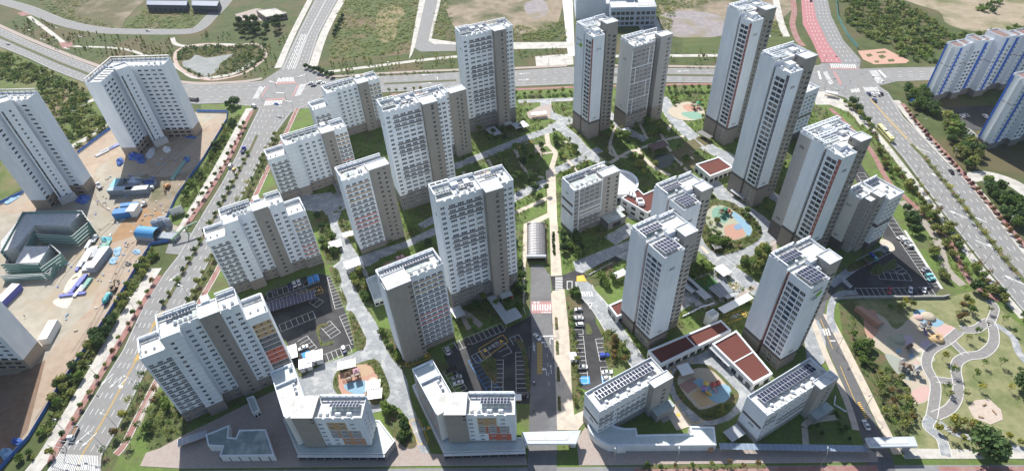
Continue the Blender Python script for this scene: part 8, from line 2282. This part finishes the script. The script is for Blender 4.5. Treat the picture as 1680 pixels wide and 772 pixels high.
for a in (('white canopy on the bed beside the paved lane, left side', (551,407),7,6,20,3, PALEC),('white canopy right of the paved lane by the striped block', (574,390),6,4,20,3, PALEC),('white roofed hut where the paved lane narrows', (583,440),9,6,24,4, PALEC, True),
   ('larger white roof over the ramp beside the left lot', (519,591),7,6,14,3.4, PALEC, True),('smaller white roof over the ramp beside the left lot', (504,602),5.5,5.5,14,3.1, PALEC, True),('white stair canopy behind the L-shaped block', (481,584),5,8,20,3.2, PALEC),
   ('white bench shelter above the small play square', (571,604),7.5,4.5,12,3, PALEC),('white shelter right of the small play square, upper one', (614,638),6,5,5,3, PALEC),('white shelter right of the small play square, lower one', (617,652),6,5,5,3, PALEC),
   ('grey pavilion by the bend of the road under the centre slab', (838,525),9,7,27,3.2),('long grey canopy in the shaded court of the centre slab', (815,506),4,13,27,3),('small grey canopy left in the shaded court of the centre slab', (752,518),5,7,27,3),
   ('grey pavilion on the lawn before the farthest slab', (810,222),7,11,27,3.2),('grey entrance canopy of the farthest slab', (848,212),5,8,27,3),('white canopy beside the path of the farthest slab', (859,210),4.5,8,27,3, PALEC),('white canopy at the foot of the timber deck', (884,192),11,4,8,3, PALEC),
   ('small white hut between the two back towers', (1026.6,219),5,4,20,3, PALEC, True),('dark red garden pavilion in the middle of the central garden', (1079,246),12,7,22,3.6, M('garden_pavilion_red', (.10,.05,.045),(.14,.07,.06),1,.8)),
   ('grey canopy between banded mid-rise and daycare', (1014,350),6,5,27,3),('white canopy on the road island by tower 303', (1016,456),7,4,27,3.2, PALEC),('dark canopy at the left foot of the farthest maroon strip tower', (1155,227),4,10,30,3, DARKB),('grey canopy at the foot of the slate strip tower', (1210,324),4,10,30,3),
   ('white pergola over the turf court', (1184,450),6,7,27,3, PALEC),('dark grey pavilion below the turf court', (1181,482),9,8,27,3.2, M('slate_roof', (.16,.18,.21),(.22,.24,.27),1,.7)),('grey bench canopy by the dark pavilion', (1193,490),5,4,27,3),('long grey canopy left of the turf court', (1140,478),4,17,27,3),
   ('long white walkway roof left of the leaf sign tower', (1205,504),19,4,27,3, PALEC),('low grey canopy right under tower 302', (1123,470),5,14,27,3),('small dark shelter in the bed of the sage play area', (1174,410),4,4,10,2.8, DARKB),
   ('pale canopy along the red-brown hall of the leaf sign tower', (1182,589),4,12,27,3, PERG),('white shelter inside the colourful play area', (1122,612),5.5,5.5,15,3, PALEC),('grey shelter on the shaded lawn left of the corner slab', (1202,716),7,5,27,3),
   ('long grey cycle canopy in the shade by the annex', (320,724),11,3.4,20,2.8),('white canopy next to the gate at the bottom of the middle lot', (846,658),5,3,0,3, PALEC),('violet translucent roof over the shaded bays of the left lot', (474,502),27,6.5,20,3, PURP),('white hut at the left of the long parking lot', (940,590),3,4,5,3, PALEC, True),
   ('dark canopy in the shade below the second tall slab', (560,313),6,11,25,3, DARKB),('grey canopy at the shaded play court', (590,372),8,5,27,3),('bus shelter by the eastern crossroads', (1362,158),8,3,-30,3, PALEC)):
 shelter(*a)
# white stair block on the red-brown hall, annex of the striped block, stair box in the shade
for lab, px, z in (('white box of the stair rising beside the red-brown hall', [(1158,512),(1170,506),(1180,514),(1168,521)],7.5),('white roofed annex left of the striped block with the wide grey tower', [(600,457),(618,449),(628,487),(613,492)],5.0),('white curved stair hood in the shade of the first west block', [(404,652),(416,648),(425,671),(414,677)],4.6)):
 t, P, c, inn = prism_thing('annex_box', lab, 'small building', px, z, 0, OFFWH, ROOFG, .4,.35, WHITE); wall_window(t, P, 0,1,1.6,2,2)
# glazed walkway roof along the bottom street
a, d = G(1181,731,3), G(1424,735,3)
t = thing('covered_walkway', 'long glazed walkway roof along the bottom street up to the grey gate', 'covered walkway', (a.x, a.y, 0), math.atan2((d - a).y, (d - a).x))
L = (d - a).length; n = 26; PANE = M('pale_blue_glazing', (.20,.26,.34),(.26,.32,.40),1,.15, spec=.6)
b = MB(); b.box(.06, L / n - .06,-1.3,1.3,3.0,3.06, PANE, bottom=True); me = b.mesh('glass_pane'); b = MB(); b.box(-.07,.07,-1.4,1.4,2.86,3.0, ALU, bottom=True); b.box(-.07,.07,.9,1.05,0,2.86, STEEL); mf = b.mesh('frame')
for i in range(n): link('glass_pane', me, t, (i * L / n, 0,0)); link('frame', mf, t, (i * L / n, 0,0))
# retaining wall of the triangular lot and low walls
def wall_line(name, label, px, h, th, mat, z=0):
 P = world_line(px); A, C = offset_line(P, th / 2), offset_line(P, -th / 2)
 b = MB(); b.prism([tuple(q) for q in A + C[::-1]], z, h, mat); o = b.build(name); o['label'] = label; o['category'] = 'wall'
wall_line('retaining_wall', 'grey retaining wall along the bottom of the triangular parking lot', [(1368,492),(1400,489.5),(1546,488.5),(1556,486)],1.5,.6, CONC)
wall_line('garden_wall', 'low pale wall in the shade behind the promenade court', [(966,452),(1004,432)],.9,.5, CONC); wall_line('garden_wall', 'low kerb wall on the shaded lawn by the exit road', [(1370,650),(1368,664),(1388,676)],.8,.4, WHITE)
wall_line('terrace_wall', 'white terrace wall along the court below tower 302', [(1120,520),(1150,505),(1172,498)],1.0,.5, WHITE)
sheet('turf_court', [(1134,462),(1162,450),(1182,468),(1156,482)], M('green_turf', (.045,.13,.035),(.06,.17,.05),1,.9),.24); slab('deck', [(1194,468),(1210,462),(1216,472),(1200,480)], PAVET, 0,.24)
PG([(1112,470),(1134,460),(1164,446),(1180,440),(1200,455),(1222,470),(1206,490),(1176,500),(1140,510)])
# street lamps, signals, signs
def lamp_mesh():
 b = MB(); b.tube((0,0,0),(0,0,9),.12,.07, STEEL, 6); p = b.mesh('pole')
 b = MB(); b.beam((0,0,9),(2.2,0,9.5),.1,.1, STEEL); a = b.mesh('arm')
 b = MB(); b.box(1.9,2.9,-.18,.18,9.45,9.62, ALU, bottom=True); return p, a, b.mesh('lamp_head')
LMP = lamp_mesh()
def lamp(px, face, label, group):
 p, q = G(*px), G(*face); t = thing('street_lamp', label, 'street lamp', (p.x, p.y, .2), math.atan2(q.y - p.y, q.x - p.x), group)
 for n_, m_ in zip(('pole', 'arm', 'lamp_head'), LMP): link(n_, m_, t)
for px, f in (((172,734),(140,720)),((192,700),(160,690)),((228,640),(200,630)),((312,490),(280,480)),((105,705),(130,715)),((160,618),(190,628)),((222,508),(250,515)),((330,345),(355,352)),((362,288),(385,293)),((398,220),(420,226))):
 lamp(px, f, 'tall grey street lamp on the kerb of the west street', 'lamps along the west street')
for px, f in (((1462,240),(1480,232)),((1500,292),(1520,282)),((1536,338),(1556,330)),((1575,388),(1598,380)),((1612,437),(1636,428)),((1648,480),(1670,470)),((1512,214),(1496,224)),((1560,264),(1542,275)),((1604,318),(1585,328)),((1650,375),(1630,388))):
 lamp(px, f, 'tall grey street lamp on the kerb of the eastern avenue', 'lamps along the eastern avenue')
for px, f in (((640,118),(640,130)),((760,113),(760,125)),((900,109),(900,120)),((1000,140),(1000,128)),((1120,138),(1120,126)),((230,126),(225,140)),((120,96),(112,108)),((720,149),(720,138))):
 lamp(px, f, 'tall grey street lamp along the avenue behind the estate', 'lamps along the avenue')
for px, f in (((905,530),(895,530)),((906,590),(896,590)),((868,590),(878,590)),((1372,575),(1362,578)),((1420,668),(1410,672)),((1006,764),(1006,750)),((1108,764),(1108,750)),((1345,764),(1345,750))):
 lamp(px, f, 'street lamp beside the roads inside and below the estate', 'lamps of the estate roads')
SIGB = M('sign_blue', (.03,.16,.50), rough=.5); SIGK = M('signal_box', (.03,.03,.03), rough=.6)
def signal(px, face, label, group, sign=False):
 p, q = G(*px), G(*face); t = thing('traffic_signal', label, 'traffic signal', (p.x, p.y, .2), math.atan2(q.y - p.y, q.x - p.x), group)
 b = MB(); b.tube((0,0,0),(0,0,6.5),.14,.1, STEEL, 6); b.build('pole', t); b = MB(); b.tube((0,0,6.2),(8,0,6.6),.1,.06, STEEL, 5); b.build('arm', t)
 b = MB(); b.box(6.4,7.8,-.15,.15,6.0,6.5, SIGK, bottom=True); b.build('signal_head', t)
 if sign: b = MB(); b.box(2.5,6.2,-.12,-.06,6.2,8.2, SIGB, bottom=True); b.build('direction_sign', t)
W_ = 'signals of the western crossroads'; E_ = 'signals of the eastern crossroads'
for px, f, s_ in (((452,138),(470,140),0),((505,134),(490,140),0),((430,162),(440,150),0),((482,180),(462,176),0),((470,165),(455,165),0),((466,187),(446,183),1)): signal(px, f, 'signal mast with long arm at the western crossroads' if not s_ else 'mast with blue direction sign below the western crossroads', W_ if not s_ else None, s_)
for px, f, s_ in (((1352,103),(1370,106),0),((1412,112),(1400,118),0),((1352,146),(1368,142),0),((1384,152),(1396,140),0),((1442,138),(1428,140),0),((1458,146),(1444,148),0),((1496,178),(1478,184),1)): signal(px, f, 'signal mast with long arm at the eastern crossroads' if not s_ else 'mast with blue direction sign on the eastern avenue', E_ if not s_ else None, s_)
for px, f in (((110,735),(126,738)),((92,742),(108,746)),((170,742),(152,738))): signal(px, f, 'signal mast at the bottom zebra crossing of the west street', 'signals of the bottom crossing')
# play equipment
PC = {'red': (.36,.07,.06), 'yellow': (.60,.42,.08), 'blue': (.06,.18,.42), 'pink': (.52,.30,.34), 'green': (.06,.32,.18), 'orange': (.60,.22,.05), 'brown': (.13,.08,.05), 'violet': (.28,.16,.36), 'grey': (.30,.30,.30)}
def pc(n): return M('play_' + n, PC[n], rough=.45)
def play_set(label, px, rz, cols, s=1.0):
 p = G(*px); t = thing('play_structure', label, 'play structure', (p.x, p.y, .45), R(rz)); t.scale = (s, s, s)
 for i, (x, h) in enumerate(((0,1.6),(3.0,1.2))):
  b = MB(); b.box(x - .9, x + .9,-.9,.9, h - .15, h, pc(cols[0]), bottom=True); b.build('platform', t)
  for sx in (-.85,.85):
   for sy in (-.85,.85): b = MB(); b.tube((x + sx, sy, 0),(x + sx, sy, h + 1.7),.07,.07, pc(cols[1]),6); b.build('post', t)
  b = MB()
  q = [(x - 1.1,-1.1),(x + 1.1,-1.1),(x + 1.1,1.1),(x - 1.1,1.1)]
  for a_, d_ in zip(q, q[1:] + q[:1]): b.face([(*a_, h + 1.65),(*d_, h + 1.65),(x, 0, h + 2.6)], pc(cols[2 - i]))
  b.build('roof', t)
 b = MB(); b.box(.9,2.1,-.5,.5,1.3,1.42, pc(cols[1]), bottom=True); b.build('bridge', t)
 b = MB()
 for k in range(6):
  z0, z1 = 1.5 - k * .24,1.5 - (k + 1) * .24; y0, y1 = -.9 - k * .5,-.9 - (k + 1) * .5
  b.face([(-.4, y1, z1),(.4, y1, z1),(.4, y0, z0),(-.4, y0, z0)], pc(cols[3]))
  for sx in (-.4,.4): b.face([(sx, y0, z0),(sx, y1, z1),(sx, y1, z1 + .25),(sx, y0, z0 + .25)], pc(cols[3]))
 b.build('slide', t)
 b = MB()
 for k in range(6): b.beam((3.9 + k * .25,-.5,1.1 - k * .19),(3.9 + k * .25,.5,1.1 - k * .19),.06,.06, pc(cols[1]))
 b.beam((3.9,-.5,1.15),(5.3,-.5,.1),.08,.08, pc(cols[1])); b.beam((3.9,.5,1.15),(5.3,.5,.1),.08,.08, pc(cols[1])); b.build('ladder', t)
for a in (('pink and brown play tower on the small play square', (588,618),200,('brown', 'brown', 'pink', 'brown'),1.3),('yellow and violet slide tower in the colourful play area', (1153,644),60,('blue', 'yellow', 'violet', 'yellow'),.95),('red and pink play tower beside the blue rubber floor', (1168,636),20,('red', 'red', 'red', 'pink'),.85),
   ('dark and orange play tower on the sage play area', (1182,354),30,('brown', 'green', 'brown', 'green'),1.1),('red play tower on the sage play area', (1194,352),120,('brown', 'brown', 'red', 'orange'),.9),('dark play tower on the upper play square', (1136,178),10,('brown', 'green', 'brown', 'brown'),1.3),
   ('largest play tower in the shade of the park play ground', (1500,612),160,('grey', 'brown', 'grey', 'grey'),1.2),('play tower left of the largest in the park shade', (1477,604),60,('grey', 'grey', 'brown', 'brown'),.9),('small play tower near the pale circle of the park', (1487,574),30,('brown', 'brown', 'brown', 'grey'),.7),('small dark climbing frame at the top of the park play ground', (1510,540),10,('grey', 'brown', 'grey', 'violet'),1.0),('pink play tower in the shaded court behind the striped slab', (654,428),30,('pink', 'pink', 'pink', 'pink'),.8)):
 play_set(*a)
def mound(label, px, r, h, m, name='play_mound', rim=None):
 p = G(*px); b = MB(); n = 18; R_ = [(1,0),(.8,.6),(.5,.95),(.25,1 if rim is None else .5)]
 for (f0, z0),(f1, z1) in zip(R_, R_[1:]):
  for j in range(n):
   a0, a1 = 2 * math.pi * j / n, 2 * math.pi * (j + 1) / n
   b.face([(r * f0 * math.cos(a0), r * f0 * math.sin(a0), h * z0),(r * f0 * math.cos(a1), r * f0 * math.sin(a1), h * z0),(r * f1 * math.cos(a1), r * f1 * math.sin(a1), h * z1),(r * f1 * math.cos(a0), r * f1 * math.sin(a0), h * z1)], m)
 b.face([(r * .25 * math.cos(2 * math.pi * j / n), r * .25 * math.sin(2 * math.pi * j / n), h * R_[-1][1]) for j in range(n)], rim or m)
 link(name, b.mesh(name), None, (p.x, p.y, .2), label=label, category='play mound')
mound('orange brown crater mound on the park play ground', (1538,557),2.8,1.6, RUBO, rim=pc('brown')); mound('tan rubber mound on the blue floor of the park', (1523,520),3.2,1.4, RUBT); mound('small pink mound left of the tan one', (1507,521),2.0,.9, RUBP); mound('sage mound by the pale play circle', (1473,557),3,1.1, RUBS)
p = G(1424,520); t = thing('play_hut', 'brick red sloped play hut at the left end of the park', 'play hut', (p.x, p.y, .15), R(115))
b = MB(); b.face([(-6,-3,.3),(6,-3,.3),(6,2.5,3),(-6,2.5,3)], RUBR); b.build('roof', t); b = MB(); b.face([(-6,2.5,0),(-6,2.5,3),(6,2.5,3),(6,2.5,0)], RUBR)
for x in (-6,6): b.face([(x, -3,0),(x, -3,.3),(x, 2.5,3),(x, 2.5,0)], RUBR)
b.build('wall', t)
# benches of the park
bb = MB(); bb.box(-1,1,-.25,.25,.4,.48, MATS['bench_timber'], bottom=True); bs = bb.mesh('seat'); bb = MB(); bb.box(-.08,.08,-.22,.22,0,.4, STEEL); bl = bb.mesh('leg')
for i, (px, rz, lab) in enumerate((((1568,600),70, 'bench by the bend of the outer park path'),((1614,664),20, 'bench left on the pale pink park square'),((1630,676),100, 'bench right on the pale pink park square'),((1608,684),160, 'bench at the bottom of the pale pink park square'),((876,190),8, 'bench on the timber deck'))):
 p = G(*px); t = thing('park_bench', lab, 'bench', (p.x, p.y, .22), R(rz)); link('seat', bs, t); link('leg', bl, t, (-.7,0,0)); link('leg', bl, t, (.7,0,0))
# people, grown as one skin over a jointed skeleton
def person(px, face, label, cloth):
 p, q = G(*px), G(*face)
 V = [(0,0,.95),(0,0,1.2),(0,0,1.42),(.02,0,1.53),(.04,0,1.68),(.02,.19,1.40),(.05,.25,1.12),(.16,.24,.90),(.02,-.19,1.40),(-.03,-.25,1.12),(.06,-.25,.88),(.02,.10,.90),(.12,.11,.50),(.04,.11,.08),(.16,.11,.04),(-.02,-.10,.90),(-.06,-.11,.50),(-.18,-.11,.10),(-.06,-.11,.05)]
 E = [(0,1),(1,2),(2,3),(3,4),(2,5),(5,6),(6,7),(2,8),(8,9),(9,10),(0,11),(11,12),(12,13),(13,14),(0,15),(15,16),(16,17),(17,18)]
 rad = [.15,.14,.16,.06,.11,.07,.05,.04,.07,.05,.04,.09,.065,.045,.045,.09,.065,.045,.045]
 me = bpy.data.meshes.new('body'); me.from_pydata(V, E, [])
 o = bpy.data.objects.new('body', me); COL.objects.link(o)
 sk = o.modifiers.new('skin', 'SKIN')
 for i, r in enumerate(rad): me.skin_vertices[0].data[i].radius = (r, r)
 me.skin_vertices[0].data[0].use_root = True
 o.modifiers.new('sub', 'SUBSURF').levels = 1
 m2 = bpy.data.meshes.new_from_object(o.evaluated_get(bpy.context.evaluated_depsgraph_get()))
 bpy.data.objects.remove(o)
 for m in (cloth, M('trousers', (.03,.035,.05)), M('skin', (.45,.28,.20)), M('hair', (.02,.017,.015))): m2.materials.append(m)
 for f in m2.polygons: z = f.center.z; f.material_index = 1 if z < .95 else (3 if z > 1.68 else (2 if z > 1.5 else 0))
 t = thing('person', label, 'person', (p.x, p.y, .2), math.atan2(q.y - p.y, q.x - p.x)); link('body', m2, t)
for a in (((876,676),(876,690), 'person in dark clothes walking at the left kerb above the main gate', M('dark_jacket', (.03,.03,.04))),((175,336),(170,345), 'worker in dark clothes on the bare concrete of the site', M('dark_jacket', (0,0,0))),((70,553),(66,560), 'worker in grey clothes near the white office container', M('grey_jacket', (.2,.2,.2))),((42,520),(46,528), 'worker in dark clothes on the pale site ground by the lower tower', M('dark_jacket', (0,0,0))),((925,735),(930,740), 'person in red top on the pavement right of the main gate', M('red_top', (.4,.05,.05)))):
 person(*a)
p = G(876,630); t = thing('delivery_scooter', 'dark delivery scooter with a box at the left kerb of the internal road', 'scooter', (p.x, p.y, .16), R(-95))
b = MB(); b.box(-.5,.5,-.18,.18,.3,.6, PAINTS['black'], bottom=True); b.box(.35,.55,-.3,.3,.6,1.1, PAINTS['black']); b.build('body', t); b = MB(); b.box(-.75,-.25,-.28,.28,.7,1.2, CW, bottom=True); b.build('cargo_box', t)
for x in (-.55,.6): o = link('wheel', WHEEL, t, (x, 0,.28)); o.scale = (.85,.8,.85)
# sheds and a school-like plinth at the top edge
for lab, px, z in (('left of the two long dark sheds at the top edge', [(240,0),(308,1),(306,9),(240,8)],7),('right of the two long dark sheds at the top edge', [(314,0),(360,1),(356,10),(314,9)],7),('low civic building behind the dark grove', [(420,17),(452,13),(470,22),(436,28)],5)):
 t, P, c, inn = prism_thing('long_shed', lab, 'shed', px, z, 0, M('shed_navy', (.06,.075,.11),(.09,.11,.15),1,.6) if 'shed' in lab else PAVEP, M('shed_roof', (.10,.13,.20),(.14,.18,.26),.3,.5) if 'shed' in lab else PAVEW, .3,.5)
 wall_window(t, P, 0,1.5,2,3,8)
# loose debris, ruts and stains of the building site
dp = [tuple(G(*p).xy) for p in [(150,300),(215,275),(300,250),(330,260),(285,330),(268,366),(240,400),(180,510),(140,560),(100,520),(80,480),(140,380),(160,330)]]
g_ = random.Random(5); b = MB(); dm = [CW, CG, SM[1], M('rubble', (.38,.32,.25),(.48,.41,.33),2,.9), MATS['timber'], TARPL]
for i in range(240):
 q = (g_.uniform(min(p[0] for p in dp), max(p[0] for p in dp)), g_.uniform(min(p[1] for p in dp), max(p[1] for p in dp)))
 if not inside(q, dp) or not free(q): continue
 L_, w_ = g_.uniform(.4,2.6), g_.uniform(.3,.9); a_ = g_.uniform(0,3.14)
 b.beam((q[0] - math.cos(a_) * L_ / 2, q[1] - math.sin(a_) * L_ / 2,.3),(q[0] + math.cos(a_) * L_ / 2, q[1] + math.sin(a_) * L_ / 2,.3 + g_.uniform(-.1,.2)), w_, g_.uniform(.2,.7), dm[g_.choice((0,1,2,3,3,3,4,5))])
b.build('site_debris', None, kind='stuff')
RUT = M('wheel_rut_soil', (.22,.18,.135),(.29,.24,.185),.6,.95)
for i, px in enumerate(([(290,395),(255,360),(240,320),(250,290),(300,240),(340,205)],[(292,400),(230,372),(170,340),(150,310),(160,290)],[(270,385),(215,420),(185,470),(150,540),(105,620),(60,690)],[(240,330),(190,360),(120,430),(90,470)],[(262,372),(220,400),(195,440),(165,510),(120,580)])):
 for o_ in (-3,3): ribbon('wheel_rut', [(x + o_, y + o_ * .4) for x, y in px],.7, RUT, .09, sm=5)
# air: far things fade a little
b = MB(); b.box(-2700,2700,-340,4300,-1,222, None, bottom=True)
hz = bpy.data.materials.new('haze_air'); hz.use_nodes = True
n_ = hz.node_tree.nodes; n_.remove(n_['Principled BSDF']); v_ = n_.new('ShaderNodeVolumePrincipled')
v_.inputs['Color'].default_value = (.86,.92,1,1); v_.inputs['Density'].default_value = .00005; v_.inputs['Anisotropy'].default_value = .2
hz.node_tree.links.new(v_.outputs[0], n_['Material Output'].inputs['Volume'])
b.mats = [hz]; b.build('haze', None, kind='stuff')
